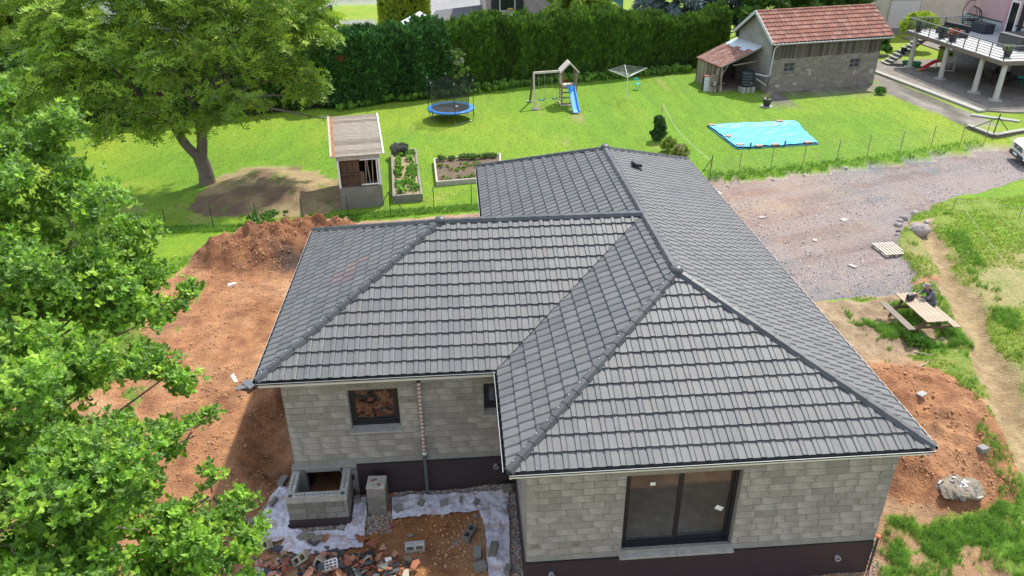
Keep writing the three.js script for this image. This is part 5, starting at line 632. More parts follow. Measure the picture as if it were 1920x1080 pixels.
  part('rain_gutter', [pipe([[x0, rh - rise - .02, oe + .07], [x1, rh - rise - .06, oe + .07]], .06, 8, 2)], mat([.34, .34, .33], { roughness: .5 }), o); part('downpipe', pipe([[.12, rh - rise - .1, oe + .05], [.0, rh - rise - .4, .1], [-.08, 1.6, .08], [-.1, 1.35, .05], [-.3, 1.3, -.15], [-1.05, 1.42, -.95]], .05, 8, 40), mat([.5, .5, .49], { roughness: .45 }), o); part('overflow_pipe', pipe([[-.75, 1.05, -.5], [-.2, .62, .05]], .05, 8, 3), M.paleConcrete, o);
  // lean-to
  const l = thing('lean_to', 'open lean-to with rusty corrugated sheet roof on barn gable', 'shed', [22, 1.15, -42.18], th); const z0 = -1.45, z1 = -5.2, hT = 3.15, hL = 1.9, X = -3.2; const corr = (xa, ya, xb, yb, za, zb, mt, nm) => { const P = [], n = Math.round((za - zb) / .09) * 4; const pts = []; for (let i = 0; i <= n; i++) { const z = mix(za, zb, i / n); pts.push([z, Math.sin(i / 4 * 6.2832) * .018]); } for (let i = 0; i < n; i++) { const [p, a] = pts[i], [q, b] = pts[i + 1]; P.push(xa, ya + a, p, xb, yb + a, p, xb, yb + b, q, xa, ya + a, p, xb, yb + b, q, xa, ya + b, q); } const g = new THREE.BufferGeometry(); g.setAttribute('position', new THREE.Float32BufferAttribute(P, 3)); g.setAttribute('uv', new THREE.Float32BufferAttribute(new Float32Array(P.length / 3 * 2), 2)); g.computeVertexNormals(); const u = g.attributes.uv, pp = g.attributes.position; for (let i = 0; i < u.count; i++) u.setXY(i, pp.getX(i) * .5, pp.getZ(i) * .5); return part(nm, g, mt, l); };
  const tRust = tex(512, (u, v) => { const a = pfbm(u, v, 4, 5, 801), b = pfbm(u * .3, v, 30, 3, 806), c = pfbm(u, v, 12, 4, 809); let k = mix3([.42, .22, .15], [.30, .15, .10], a); k = mix3(k, [.50, .38, .35], sm(.5, .7, c) * .7); const t = .75 + .5 * b; return k.map(x => x * t); }), rust = mat([.85, .8, .8], { map: tRust, roughness: .85, side: THREE.DoubleSide }), zinc = mat([.60, .66, .69], { roughness: .4, metalness: .35, side: THREE.DoubleSide });
  const n = 5; for (let i = 0; i < n; i++) { const za = mix(z0, z1, i / n), zb = mix(z0, z1, (i + 1) / n); corr(X * .96 + X * .06, hL - .03, -.72 + (i % 2) * .12 - i * .05, mix(hT, hL, (.72 + i * .05) / 3.2) + .012, za, zb, rust, 'rusty_sheet'); corr(-1.0, mix(hT, hL, 1.0 / 3.2) - .006, .02, hT, za, zb, zinc, 'zinc_sheet'); }
  part('edge_beam', beam([X, hL - .06, z0 + .02], [0, hT - .07, z0 + .02], .06, .09), M.greyWood, l); part('eave_beam', beam([X + .08, hL - .1, z0], [X + .08, hL - .1, z1], .08, .1), M.brownWood, l); part('post', beam([X + .14, -.05, z0 - .05], [X + .12, hL - .1, z0 - .05], .11), M.greyWood, l); part('post', beam([X + .12, -.05, z1 + .1], [X + .12, hL - .1, z1 + .1], .11), M.greyWood, l); part('knee_brace', beam([X + .12, 1.25, z0 - .05], [X + .55, 1.9, z0 - .05], .06), M.greyWood, l); part('tie_beam', beam([-2.2, 1.9, z0 - .1], [0, 2.1, z0 - .1], .06, .08), M.greyWood, l);
  for (let i = 0; i < 18; i++) { const z = mix(z0 - .12, z1, (i + .5) / 18); part('side_plank', box(.025, 1.75 + rnd() * .06, .2, X + .1 + rnd() * .015, .86, z), [M.greyWood, M.brownWood, M.paleWood][Math.floor(rnd() * 3)], l); } part('back_boards', (() => { const g = toFlat(new THREE.ExtrudeGeometry(new THREE.Shape([new THREE.Vector2(X + .05, -.1), new THREE.Vector2(.3, -.1), new THREE.Vector2(.3, 3.1), new THREE.Vector2(X + .05, 1.82)]), { depth: .05, bevelEnabled: false })); g.translate(0, 0, z1); return uvm(g); })(), M.darkWood, l); part('corner_board', box(.05, 3.1, .5, .28, 1.5, z1 + .3), M.darkWood, l); part('stored_logs', (() => { const gs = []; for (let i = 0; i < 30; i++) gs.push(rod([-.35 - rnd() * .5, 2.35 + rnd() * .4, z0 - .6 - rnd() * 3], [-.3, 2.35 + rnd() * .4, z0 - .4 - rnd() * 3], .05)); return gs; })(), M.brownWood, l).userData.kind = 'stuff'; part('lean_floor', box(3.1, .06, 3.8, X / 2, .04, (z0 + z1) / 2), mat([.3, .26, .2], { map: tSoil }), l);
  // tank on its plinth
  const U2 = V(Math.cos(th), 0, -Math.sin(th)), D2 = V(-Math.sin(th), 0, -Math.cos(th)); const at = (a, y, b) => { const p = V(22, 1.15, -42.18).addScaledVector(U2, a).addScaledVector(D2, b); return [p.x, p.y + y, p.z]; };
  const tk = thing('water_tank', 'black ribbed plastic water tank on pallet blocks beside barn', 'tank', at(-1.25, .02, .95), th); const pr = [[0, .48]]; for (let i = 0; i < 5; i++) { const y = .5 + i * .2; pr.push([.5, y], [.535, y + .05], [.535, y + .11], [.5, y + .17]); } pr.push([.48, 1.54], [.2, 1.6], [0, 1.6]); part('tank_body', toFlat(new THREE.LatheGeometry(pr.map(p => new THREE.Vector2(...p)), 28)), mat([.018, .024, .032], { roughness: .35 }), tk); for (let i = 0; i < 3; i++) part('support_block', rbox(.3, .44, .6, .02, -.38 + i * .38, .22, .12), M.paleConcrete, tk); part('tap', box(.04, .06, .06, .12, .72, .53), M.white, tk);
  const cr = thing('slatted_crate', 'white slatted crate leaning by the lean-to', 'crate', at(-3.75, .02, 2.2), th - .2); for (let i = 0; i < 5; i++) part('slat', box(.72, .19, .03, 0, .12 + i * .205, .31 - i * .003), mat([.58, .62, .63]), cr); part('crate_body', box(.7, 1.0, .55, 0, .54, 0), M.darkWood, cr); part('crate_lid', box(.72, .05, .5, .05, 1.08, -.02), mat([.22, .07, .04]), cr);
  const st = thing('junk_stack', 'stacked wooden chair and planks leaning on lean-to side', 'junk', at(-3.55, 0, 1.55), th + .2); part('old_seat', [box(.5, .05, .42, 0, .5, 0), box(.05, .5, .05, -.2, .25, .18), box(.05, .5, .05, .2, .25, .18)], M.brownWood, st); part('old_back', box(.5, .75, .06, 0, .9, -.18), M.greyWood, st); part('stump', cyl(.2, .22, .45, 0, 0, -.05), M.paleWood, st); part('pot_stack', cyl(.16, .12, .3, .0, .53, .02), M.paleConcrete, st); part('leaning_plank', beam([.32, 0, -.1], [.36, 1.6, -.25], .18, .03), M.paleWood, st); part('log', rough(cyl(.12, .13, .5, .5, 0, .1), .03, 5), M.paleWood, st);
}
{ // low wall at the lane corner, with braced post
  const o = thing('corner_wall', 'low stone retaining wall with pale coping at lane corner', 'wall', [0, 0, 0]); const sm2 = mat([.23, .19, .18], { map: rep(tConcrete, .9), bumpMap: tConcrete, bumpScale: .02 }); const a = [31.2, -32.4], b = [31.5, -30.25], c = [36.5, -31.9]; for (const [p, q] of [[a, b], [b, c]]) { const n = Math.max(3, Math.round(Math.hypot(q[0] - p[0], q[1] - p[1]) / .45)); for (let row = 0; row < 3; row++) for (let i = 0; i < n; i++) { const f0 = i / n, f1 = (i + .96) / n; part('wall_stone', beam([mix(p[0], q[0], f0), .82 + row * .19, mix(p[1], q[1], f0)], [mix(p[0], q[0], f1), .82 + row * .19, mix(p[1], q[1], f1)], .24 + rnd() * .03, .175), sm2, o); } part('coping', beam([p[0], 1.39, p[1]], [q[0], 1.39, q[1]], .3, .07), M.paleConcrete, o); }
  const f = thing('braced_post', 'dark braced fence post behind the low corner wall', 'post'); part('post', rod([31.6, 1.1, -30.5], [31.7, 2.6, -30.5], .035), M.green, f); part('brace', rod([31.68, 2.35, -30.5], [30.95, 1.25, -31.9], .025), M.green, f); part('brace', rod([31.68, 2.35, -30.5], [33.1, 1.25, -31.2], .025), M.green, f);
}
{ // small round bush
  const o = thing('round_bush', 'small clipped green bush at the lawn corner by barn', 'bush', [29.95, 1.2, -41]); plants('foliage', o, 90, () => { const u = V(rnd() - .5, rnd() * .8, rnd() - .5).normalize().multiplyScalar(.3); return V(u.x, u.y + .05, u.z); }, () => rr(.8, 1.2), [[.06, .15, .015], [.09, .2, .02]]);
}
{ // white van nosing into view
  const o = thing('white_van', 'white van front with black grille on the gravel lane', 'van', [30.35, gy(31, -26.6), -26.55], -.28); // nose towards -x
  const pts = [[0, .42], [0, .95], [.12, 1.08], [.75, 1.2], [1.5, 1.95], [2.2, 2.05], [5.2, 2.05], [5.25, .4]]; const s = new THREE.Shape(pts.map(p => new THREE.Vector2(...p))); const g = toFlat(new THREE.ExtrudeGeometry(s, { depth: 1.72, bevelEnabled: true, bevelSize: .07, bevelThickness: .09, bevelSegments: 4 })); g.translate(.07, .0, -.86); part('body', g, mat([.78, .78, .77], { phys: true, roughness: .3, clearcoat: .6 }), o);
  part('bumper', rbox(.22, .26, 1.8, .06, .02, .42, 0), M.black, o); part('grille', [rbox(.04, .26, 1.15, .015, -.015, .84, 0)], M.black, o); for (let i = 0; i < 2; i++) part('grille_bar', rbox(.03, .03, 1.1, .01, -.035, .79 + i * .1, 0), M.steel, o); part('badge', (() => { const c = cyl(.08, .08, .03, 0, 0, 0, 16); c.rotateZ(Math.PI / 2); c.translate(-.03, .84, 0); return c; })(), M.steel, o); part('number_plate', rbox(.02, .11, .5, .005, -.1, .5, .0), M.white, o);
  for (const z of [-.72, .72]) { part('headlight', rbox(.2, .2, .3, .05, .06, .9, z), mat([.6, .62, .64], { roughness: .15 }), o); for (const x of [.85, 4.2]) { const w = new THREE.Group(); w.name = 'wheel'; o.add(w); const t = toFlat(new THREE.CylinderGeometry(.33, .33, .22, 24)); t.rotateX(Math.PI / 2); t.translate(x, .33, z * 1.12); part('tyre', t, M.black, w); const h = toFlat(new THREE.CylinderGeometry(.2, .2, .23, 16)); h.rotateX(Math.PI / 2); h.translate(x, .33, z * 1.125); part('rim', h, M.steel, w); } }
  part('windscreen', beam([.86, 1.33, 0], [1.48, 1.93, 0], 1.5, .02), mat([.02, .025, .03], { roughness: .1 }), o);
}
// ---------- neighbour's house with raised terrace
{
  struct('terrace_floor', (() => { const s = new THREE.Shape([[33.2, 48.6], [33.7, 41.7], [34.2, 36], [36, 35.2], [70, 31], [70, 62], [43, 62], [43, 51.9], [34.6, 51.6]].map(p => new THREE.Vector2(p[0], p[1]))); const g = toFlat(new THREE.ExtrudeGeometry(s, { depth: .16, bevelEnabled: false })); g.rotateX(-Math.PI / 2); g.translate(0, 1.13, 0); return uvm(g, .35); })(), mat([.25, .225, .19], { map: tSoil, roughness: .95 }));
  struct('kerb_strip', [beam([33.1, 1.22, -48], [34.2, 1.22, -35.6], .5, .26), beam([33.1, 1.2, -35], [35.2, 1.2, -33.2], .4, .2)], M.paleConcrete);
  const o = thing('terrace_house', 'pink and grey house with raised terrace on white columns', 'house'), pink = mat([.62, .40, .40], { map: rep(tGrain, .3) }), bluish = mat([.36, .43, .43]), cream = mat([.58, .55, .46], { map: rep(tGrain, .3) });
  part('pink_wall', box(.3, 6.2, 19, 43.05, 8.0, -43.9), pink, o); part('wainscot', box(.32, .75, 19, 43.04, 4.4, -43.9), bluish, o); part('lower_wall', box(.3, 2.6, 19, 43.05, 2.5, -43.9), mat([.28, .27, .26], { map: rep(tConcrete, .3) }), o); part('house_body', box(10, 10, 19, 48.3, 6.2, -43.9), pink, o);
  const slab = part('terrace_slab', [box(6.6, .26, 12.4, 39.65, 3.87, -44.1)], mat([.27, .215, .16], { map: rep(tConcrete, .5) }), o); part('terrace_paving', box(6.5, .03, 12.3, 39.65, 4.018, -44.1), mat([.5, .5, .49], { map: rep(tGrain, .5) }), slab);
  [[36.6, -49.0], [36.75, -44.8], [36.75, -40.5], [36.85, -38.2]].forEach(([x, z]) => { const c = part('column', cyl(.16, .2, 2.55, x, 1.25, z, 20), mat([.60, .57, .50], { map: rep(tGrain, 1) }), o); part('column_foot', cyl(.42, .46, .1, x, 1.28, z, 20), M.paleConcrete, c); });
  const rl = new THREE.Group(); rl.name = 'railing'; o.add(rl); const path = [[42.6, -50.2], [36.45, -50.2], [36.45, -38.0], [42.6, -38.0]];
  for (let k = 0; k < 3; k++) { const [a, b] = [path[k], path[k + 1]], n = k === 1 ? 8 : 4; for (let i = 0; i <= n; i++) { if (k && !i) continue; const x = mix(a[0], b[0], i / n), z = mix(a[1], b[1], i / n); part('rail_post', box(.05, 1.02, .05, x, 4.52, z), M.black, rl); } for (let j = 0; j < 6; j++) part(j === 5 ? 'hand_rail' : 'rail_wire', beam([a[0], 4.18 + j * .165, a[1]], [b[0], 4.18 + j * .165, b[1]], j === 5 ? .07 : .03), j === 5 ? mat([.2, .205, .21], { roughness: .4 }) : M.frame, rl); }
  const gd = new THREE.Group(); gd.name = 'glazed_door'; o.add(gd); part('frame', [box(.06, 2.5, .12, 42.87, 5.25, -47.5), box(.06, 2.5, .12, 42.87, 5.25, -46.55), box(.06, .12, 1.1, 42.87, 6.55, -47.02)], M.white, gd); part('pane', box(.04, 2.4, .85, 42.88, 5.22, -47.02), mat([.02, .022, .025], { roughness: .1 }), gd); part('shutter_box', box(.05, 2.5, .5, 42.87, 5.25, -45.95), M.black, gd); part('window_niche', box(.04, 2.6, .35, 42.885, 5.3, -47.85), mat([.5, .28, .3]), gd);
  part('lower_door', [box(.06, 2.1, .95, 42.88, 2.3, -46.1)], M.white, o);
  part('cream_wing', [box(26, 8, 8, 50, 5, -68)], cream, o); const g2 = new THREE.Group(); g2.name = 'garage_door'; o.add(g2); part('door_leaf', box(3.0, 2.6, .06, 43.9, 3.1, -63.97), mat([.52, .53, .52]), g2); part('door_frame', [box(.12, 2.75, .1, 42.32, 3.15, -63.96), box(.12, 2.75, .1, 45.48, 3.15, -63.96), box(3.3, .12, .1, 43.9, 4.5, -63.96)], mat([.45, .43, .38]), g2); part('base_course', box(9, .6, .1, 42, 1.5, -63.95), mat([.2, .2, .2]), o);
  // stair beside the terrace
  const st = thing('stone_stair', 'open concrete stair climbing beside the terrace columns', 'stairs'); for (let i = 0; i < 12; i++) part('step', rbox(.42, .07, 1.3, .01, 35.35 + i * .31, 1.4 + i * .225, -50.4), M.paleConcrete, st); part('stringer', [beam([35.2, 1.2, -50.4], [38.9, 3.85, -50.4], .9, .16)], M.oldConcrete, st);
  solo('stair_planter', rbox(.35, .5, .35, .04, 0, .25, 0), M.black, 'dark planter standing on the concrete stair', 'planter', null, [36.4, 2.2, -50]);
  const put = (n, l, c, gs, m, p, t = 0) => solo(n, gs, m, l, c, null, p, t);
  const sf = thing('garden_sofa', 'black terrace sofa behind the railing', 'sofa', [38.6, 4.035, -47.6], .2); part('seat', rbox(.8, .4, 2.6, .05, 0, .2, 0), M.black, sf); part('backrest', rbox(.2, .5, 2.6, .05, .38, .6, 0), M.black, sf); part('cushion', rbox(.5, .1, 2.3, .04, -.05, .45, 0), mat([.12, .12, .125]), sf); part('side_table', rbox(.5, .35, .9, .03, -.9, .2, .3), mat([.08, .08, .085]), sf);
  put('storage_box', 'dark covered storage box against the pink wall', 'box', [rbox(.9, .75, 1.7, .06, 0, .375, 0)], mat([.03, .035, .045], { roughness: .6 }), [41.6, 4.035, -48.4], .05); put('storage_box', 'large grey covered box at the near end of the terrace', 'box', [rbox(2.0, .85, 2.4, .05, 0, .425, 0), rbox(2.1, .06, 2.5, .03, 0, .88, 0)], mat([.06, .062, .066], { roughness: .5 }), [40.7, 4.035, -42.4], .05);
  const pot = (l, p, lc, s = 1, fl) => { const k = thing('planter', l, 'planter', p); part('pot', toFlat(new THREE.LatheGeometry([[0, 0], [.2, 0], [.28, .42], [.24, .42], [.22, .36], [0, .36]].map(q => new THREE.Vector2(q[0] * s, q[1] * s)), 16)), M.black, k); plants('plant', k, 40, () => V(rr(-.2, .2) * s, .36 * s + rnd() * .25, rr(-.2, .2) * s), () => rr(.9, 1.5), lc); };
  pot('dark pot with grey green plant at the terrace corner', [36.95, 4.035, -49.5], [[.12, .18, .09]]); pot('dark tub of red flowers behind the railing', [37.2, 4.035, -45.2], [[.45, .06, .03], [.5, .12, .06], [.06, .1, .02]], 1.25); pot('dark pot with pale spiky plant at the near railing', [37.5, 4.035, -39.2], [[.2, .26, .12]]); pot('dark tub behind the railing beside the sofa', [37.2, 4.035, -46.6], [[.05, .08, .03]], 1.1);
  const eg = thing('hanging_chair', 'round wicker hanging egg chair on the terrace', 'chair', [41.9, 4.035, -50.6], .5); { const ws = []; for (let i = 0; i < 9; i++) { const t = toFlat(new THREE.TorusGeometry(.62, .018, 5, 28, i ? Math.PI : 6.2832)); t.scale(1, 1.15, 1); t.rotateZ(i ? Math.PI / 2 : 0); t.rotateY(i * .34); ws.push(t); } const g = join(ws); g.translate(0, 1.05, 0); part('basket', g, M.frame, eg); part('stand', pipe([[0, 0, -.5], [0, 1.3, -.8], [0, 2.1, -.4], [0, 2.15, 0]], .03), M.frame, eg); part('hanger', rod([0, 2.15, 0], [0, 1.75, 0], .01), M.frame, eg); part('cushion', rbox(.7, .2, .6, .08, 0, .65, 0), mat([.1, .1, .1]), eg); }
  plants('shrub', thing('yellow_shrub', 'bright yellow green shrub behind the terrace railing', 'shrub', [41, 1.2, -56]), 260, () => { const u = V(rnd() - .5, rnd(), rnd() - .5).normalize(); return V(u.x * 1.6, 1.5 + u.y * 1.2, u.z * 1.0); }, () => rr(2, 3.4), [[.26, .36, .03], [.33, .42, .05]]);
  plants('shrub', thing('bank_shrubs', 'green shrubs on the bank behind the stair', 'shrub', [34.5, 1.2, -56]), 420, () => V(rr(-2.8, 3.2), rr(.1, 1.5), rr(-2, 2)), () => rr(1.8, 3), [[.08, .2, .02], [.12, .26, .025], [.06, .14, .02]]);
  solo('retaining_edge', [beam([31.5, 1.3, -53], [37, 1.3, -53.3], .15, .35)], M.oldConcrete, 'low concrete edging below the bank shrubs', 'edging');
  // under the terrace
  const ph = thing('playhouse', 'raised green and white playhouse with red slide', 'playhouse', [38.75, 1.3, -47.6], -.12); part('wall', [box(1.1, 1.0, .04, 0, 1.2, .5), box(.04, 1.0, 1.0, .53, 1.2, 0), box(.04, 1.0, 1.0, -.53, 1.2, 0)], mat([.55, .55, .5]), ph); part('green_wall', box(.03, .95, .9, -.56, 1.2, 0), mat([.3, .42, .06]), ph); part('window', box(.4, .4, .02, -.05, 1.35, .525), mat([.25, .36, .06]), ph); part('window_hole', (() => { const c = cyl(.12, .12, .02, 0, 0, 0, 14); c.rotateX(Math.PI / 2); c.translate(-.05, 1.35, .535); return c; })(), M.black, ph); part('floor', box(1.15, .05, 1.05, 0, .68, 0), mat([.25, .25, .22]), ph); part('roof', [box(.75, .04, 1.2, -.3, 1.85, 0, 0, 0, .45), box(.75, .04, 1.2, .3, 1.85, 0, 0, 0, -.45)], mat([.3, .28, .22]), ph); for (const x of [-.5, .5]) for (const z of [-.45, .45]) part('leg', box(.06, .68, .06, x, .34, z), M.white, ph); part('base_frame', box(1.1, .05, .05, 0, .05, .48), M.white, ph); part('slide', [beam([-.7, .72, .2], [-1.05, .62, .2], .36, .03), beam([-1.05, .62, .2], [-1.75, .16, .2], .36, .03), beam([-1.75, .16, .2], [-2.1, .08, .2], .36, .03), beam([-.7, .8, .38], [-1.05, .7, .38], .03, .14), beam([-1.05, .7, .38], [-1.75, .24, .38], .03, .14), beam([-.7, .8, .02], [-1.05, .7, .02], .03, .14), beam([-1.05, .7, .02], [-1.75, .24, .02], .03, .14)], mat([.55, .03, .05], { roughness: .4 }), ph); part('slide_end', box(.2, .05, .4, -2.15, .07, .2), mat([.4, .5, .04]), ph); for (let i = 0; i < 3; i++) part('rail', box(.02, .5, .02, -.62 - i * .1, .98, .35), M.frame, ph);
  solo('sand_tub', [cyl(.75, .65, .28, 0, 0, 0, 20)], mat([.02, .22, .09]), 'green plastic tub at the foot of the stair', 'tub', null, [37.1, 1.3, -49.6]);
  const dt = thing('dining_table', 'dark oval garden table under the terrace', 'table', [40.3, 1.3, -42.9], .4); part('tabletop', (() => { const c = cyl(.55, .55, .04, 0, .72, 0, 24); c.scale(1.6, 1, 1); return c; })(), M.black, dt); for (const x of [-.6, .6]) for (const z of [-.3, .3]) part('leg', rod([x, 0, z], [x * .9, .72, z * .9], .03), M.black, dt);
  const mono = (lb, x, z, t) => { const c = thing('monobloc_chair', lb, 'chair', [x, 1.3, z], t, 'dark chairs at the garden table'); part('seat', rbox(.46, .04, .44, .015, 0, .43, 0), M.black, c); part('backrest', rbox(.44, .48, .03, .015, 0, .7, -.22, 0, -.15), M.black, c); for (const sx of [-1, 1]) for (const sz of [-1, 1]) part('leg', rod([sx * .2, .43, sz * .18], [sx * .22, 0, sz * .22], .022), M.black, c); };
  mono('dark chair at the left end of the garden table', 39.1, -43.4, 1.9); mono('dark chair on the near side of the garden table, left', 39.6, -42.2, 2.9); mono('dark chair on the near side of the garden table, right', 40.3, -41.8, 3.1); mono('dark chair on the far side of the garden table', 40.7, -43.8, .3);
  chair('teal folding chair between garden table and column', [40.9, 1.3, -41.6], 2.4, mat([.02, .22, .2]));
}
// ---------- houses and vehicles beyond the hedge
{
  const tBrick = tex(512, (u, v) => { const row = Math.floor(v * 32), x = u * 12 + (row % 2) * .5, c = hash2(Math.floor(x) % 12, row, 5), m = (x % 1 < .06 || (v * 32) % 1 < .14) ? 1 : 0; const k = .75 + .35 * c; return m ? [.62, .58, .56] : [.42 * k, .34 * k, .36 * k]; });
  const o = thing('brick_house', 'brown brick house with dark shutters beyond the hedge', 'house'); const bm = mat([.85, .82, .82], { map: rep(tBrick, .35) }); part('wall', [box(8.6, 9, .3, 6.2, 5.5, -60.1), box(.3, 9, 10, 2.05, 5.5, -65.2), box(.3, 9, 10, 10.4, 5.5, -65.2)], bm, o); part('corner_strip', box(.22, 9, .06, 2.0, 5.5, -59.92), mat([.62, .58, .5]), o);
  for (const [x, w, y, h] of [[4.05, 1.35, 5.95, 2.3], [8.2, .65, 6.1, 2.0]]) { const g = new THREE.Group(); g.name = 'window'; o.add(g); part('opening', box(w, h, .06, x, y, -59.93), M.black, g); part('pane', box(w - .1, h - .1, .01, x, y, -59.88), glass, g); part('frame', [box(.07, h, .08, x - w / 2, y, -59.9), box(.07, h, .08, x + w / 2, y, -59.9)], M.white, g); part('sill', box(w + .1, .1, .2, x, y - h / 2, -59.86), mat([.5, .47, .4]), g); part('apron', box(w + .05, 1.0, .04, x, y - h / 2 - .6, -59.93), mat([.55, .52, .46]), g); }
  for (const x of [2.95, 5.15]) part('shutter', box(.72, 2.35, .07, x, 5.95, -59.88), M.black, o); part('flower_box', box(.5, .12, .12, 4.3, 4.98, -59.75), mat([.55, .38, .1]), o); part('roof', [box(9.4, .2, 11.5, 6.2, 10.1, -65)], mat([.2, .1, .07]), o);
  const a = thing('garage_annex', 'low grey roofed garage attached to the brick house', 'garage'); const rp = [V(-3.2, 4.4, -56.1), V(1.84, 4.4, -59.8), V(1.84, 5.0, -62.5), V(-2.4, 5.0, -59.6)]; const rg = quad(...rp), r2 = quad(...rp.map(p => p.clone().add(V(0, -.12, 0)))); part('roof', [rg, r2], mat([.12, .122, .125], { roughness: 1 }), a); part('roof_edge', [beam([-3.25, 4.36, -56.05], [1.84, 4.36, -59.78], .06, .3), beam([-3.22, 4.34, -56.1], [-2.45, 4.95, -59.6], .06, .2)], mat([.40, .44, .47]), a); part('wall', [beam([-2.9, 2.7, -56.5], [1.7, 2.7, -59.95], .2, 3.2), box(.2, 3.2, 4, -3.0, 2.7, -58.5)], mat([.40, .38, .33], { map: rep(tGrain, .3) }), a);
  const gz = thing('gazebo', 'white fabric gazebo tent behind the dark conifers', 'gazebo', [-3.9, 1.2, -61], .3); { const g = toFlat(new THREE.CylinderGeometry(.02, 2.3, 1.1, 4)); g.rotateY(Math.PI / 4); g.translate(0, 3.0, 0); part('canopy', g, mat([.72, .76, .78]), gz); part('valance', [box(3.26, .3, .03, 0, 2.32, 1.63), box(.03, .3, 3.2, 1.63, 2.32, 0), box(.03, .3, 3.2, -1.63, 2.32, 0)], M.white, gz); for (const x of [-1.55, 1.55]) for (const z of [-1.55, 1.55]) part('pole', rod([x, 0, z], [x, 2.4, z], .025), M.steel, gz); }
  const car = thing('parked_car', 'white car roof showing behind the dark conifers', 'car', [-12.4, 1.2, -66], -.9); { const s = new THREE.Shape([[-2, .4], [-2, .85], [-1.3, 1.0], [-.7, 1.42], [.9, 1.45], [1.6, 1.0], [2.1, .9], [2.1, .4]].map(p => new THREE.Vector2(...p))); const g = toFlat(new THREE.ExtrudeGeometry(s, { depth: 1.5, bevelEnabled: true, bevelSize: .06, bevelThickness: .1, bevelSegments: 3 })); g.translate(0, 0, -.75); part('body', g, mat([.72, .73, .75], { roughness: .3 }), car); part('side_glass', box(1.8, .28, 1.72, .1, 1.18, 0), M.black, car); for (const x of [-1.25, 1.3]) for (const z of [-.75, .75]) { const t = toFlat(new THREE.CylinderGeometry(.31, .31, .2, 16)); t.rotateX(Math.PI / 2); t.translate(x, .31, z); part('wheel', t, M.black, car); } }
  const cv = thing('camper_van', 'grey and white camper van parked by the far road', 'van', [-17.2, 1.25, -85], 1.45); part('body', rbox(5.2, 2.1, 2.1, .2, 0, 1.6, 0), mat([.55, .56, .58], { roughness: .4 }), cv); part('cab', rbox(1.4, 1.3, 2.0, .25, 3.0, 1.15, 0), mat([.6, .61, .62], { roughness: .4 }), cv); part('side_window', box(2.2, .6, 2.14, .2, 2.0, 0), M.black, cv); for (const x of [-1.6, 2.6]) for (const z of [-1, 1]) { const t = toFlat(new THREE.CylinderGeometry(.36, .36, .24, 16)); t.rotateX(Math.PI / 2); t.translate(x, .36, z); part('wheel', t, M.black, cv); } part('lower_trim', box(5.0, .35, 2.12, 0, .65, 0), M.black, cv);
  const pb = thing('pale_house', 'pale rendered building glimpsed behind the walnut crown', 'house', [-35, 1.2, -76], .12); part('wall', box(16, 5.2, 7, 4, 2.6, -1), mat([.66, .65, .62], { map: rep(tGrain, .3) }), pb); part('roof', [box(17, .15, 4.6, 4, 6.2, 1, 0, .5), box(17, .15, 4.6, 4, 6.2, -3, 0, -.5)], mat([.32, .31, .31]), pb); for (const x of [-1, 3, 7]) part('window', box(1.1, 1.3, .06, x, 2.9, 2.53), M.black, pb);
  const tb = thing('teal_shed', 'teal painted shed between the conifers', 'shed', [14.5, 1.2, -63]); part('wall', box(1.3, 4.6, 1.5, 0, 2.3, 0), mat([.10, .27, .27]), tb); part('roof', box(1.5, .12, 1.8, 0, 4.65, 0), mat([.2, .2, .2]), tb);
  const fh = thing('far_house', 'small pale house front beside the road at top', 'house', [2, 1.2, -108]); part('wall', box(9, 5, 6, 0, 2.5, 0), mat([.55, .52, .45]), fh); part('roof', box(10, .3, 7, 0, 5.2, 0), mat([.25, .14, .1]), fh);
}
// ---------- trees, hedges, grass
function instanced(name, geo, mt, list, parent) { // list: {p, q, s, c}
  const im = new THREE.InstancedMesh(geo, mt, list.length), m = new THREE.Matrix4(); list.forEach((e, i) => { m.compose(e.p, e.q, typeof e.s === 'number' ? V(e.s, e.s, e.s) : e.s); im.setMatrixAt(i, m); im.setColorAt(i, new THREE.Color().setRGB(...e.c)); }); im.name = name; im.userData.kind = 'stuff'; parent.add(im); return im;
}
const vary = (cs, lo = .8, hi = 1.2) => { const c = cs[Math.floor(rnd() * cs.length)], t = rr(lo, hi) * 1.5; return [c[0] * t, c[1] * t, c[2] * t]; };
const qdir = (d, roll) => new THREE.Quaternion().setFromUnitVectors(V(0, 1, 0), d).multiply(new THREE.Quaternion().setFromAxisAngle(V(0, 1, 0), roll));
function leafShape(l, w, lobes) { // flat leaf along +y, slightly folded
  const s = new THREE.Shape(); s.moveTo(0, 0); const side = []; const n = lobes ? 7 : 3; for (let i = 1; i <= n; i++) { const t = i / (n + 1); let r = Math.sin(Math.PI * Math.pow(t, lobes ? .75 : .9)) * w / 2; if (lobes) r *= i % 2 ? 1.2 : .72; side.push([r, t * l]); } for (const [x, y] of side) s.lineTo(x, y); s.lineTo(0, l); for (const [x, y] of side.reverse()) s.lineTo(-x, y); const g = new THREE.ShapeGeometry(s); const p = g.attributes.position; for (let i = 0; i < p.count; i++) { const x = p.getX(i), y = p.getY(i); p.setZ(i, Math.abs(x) * .35 - (y / l) ** 2 * l * .25); } return toFlat(g);
}
const fin = gs => { const g = mergeGeometries(gs); g.computeVertexNormals(); return g; };
const oakGeo = k => { const r = mulberry(900 + k), gs = []; for (let i = 0; i < 8; i++) { const g = leafShape(.125 * (.7 + r() * .5), .075, true); g.rotateX(.75 + r() * .8); g.rotateY(i * 2.4 + r()); g.translate((r() - .5) * .09, r() * .1 - .04, (r() - .5) * .09); gs.push(g); } return fin(gs); };
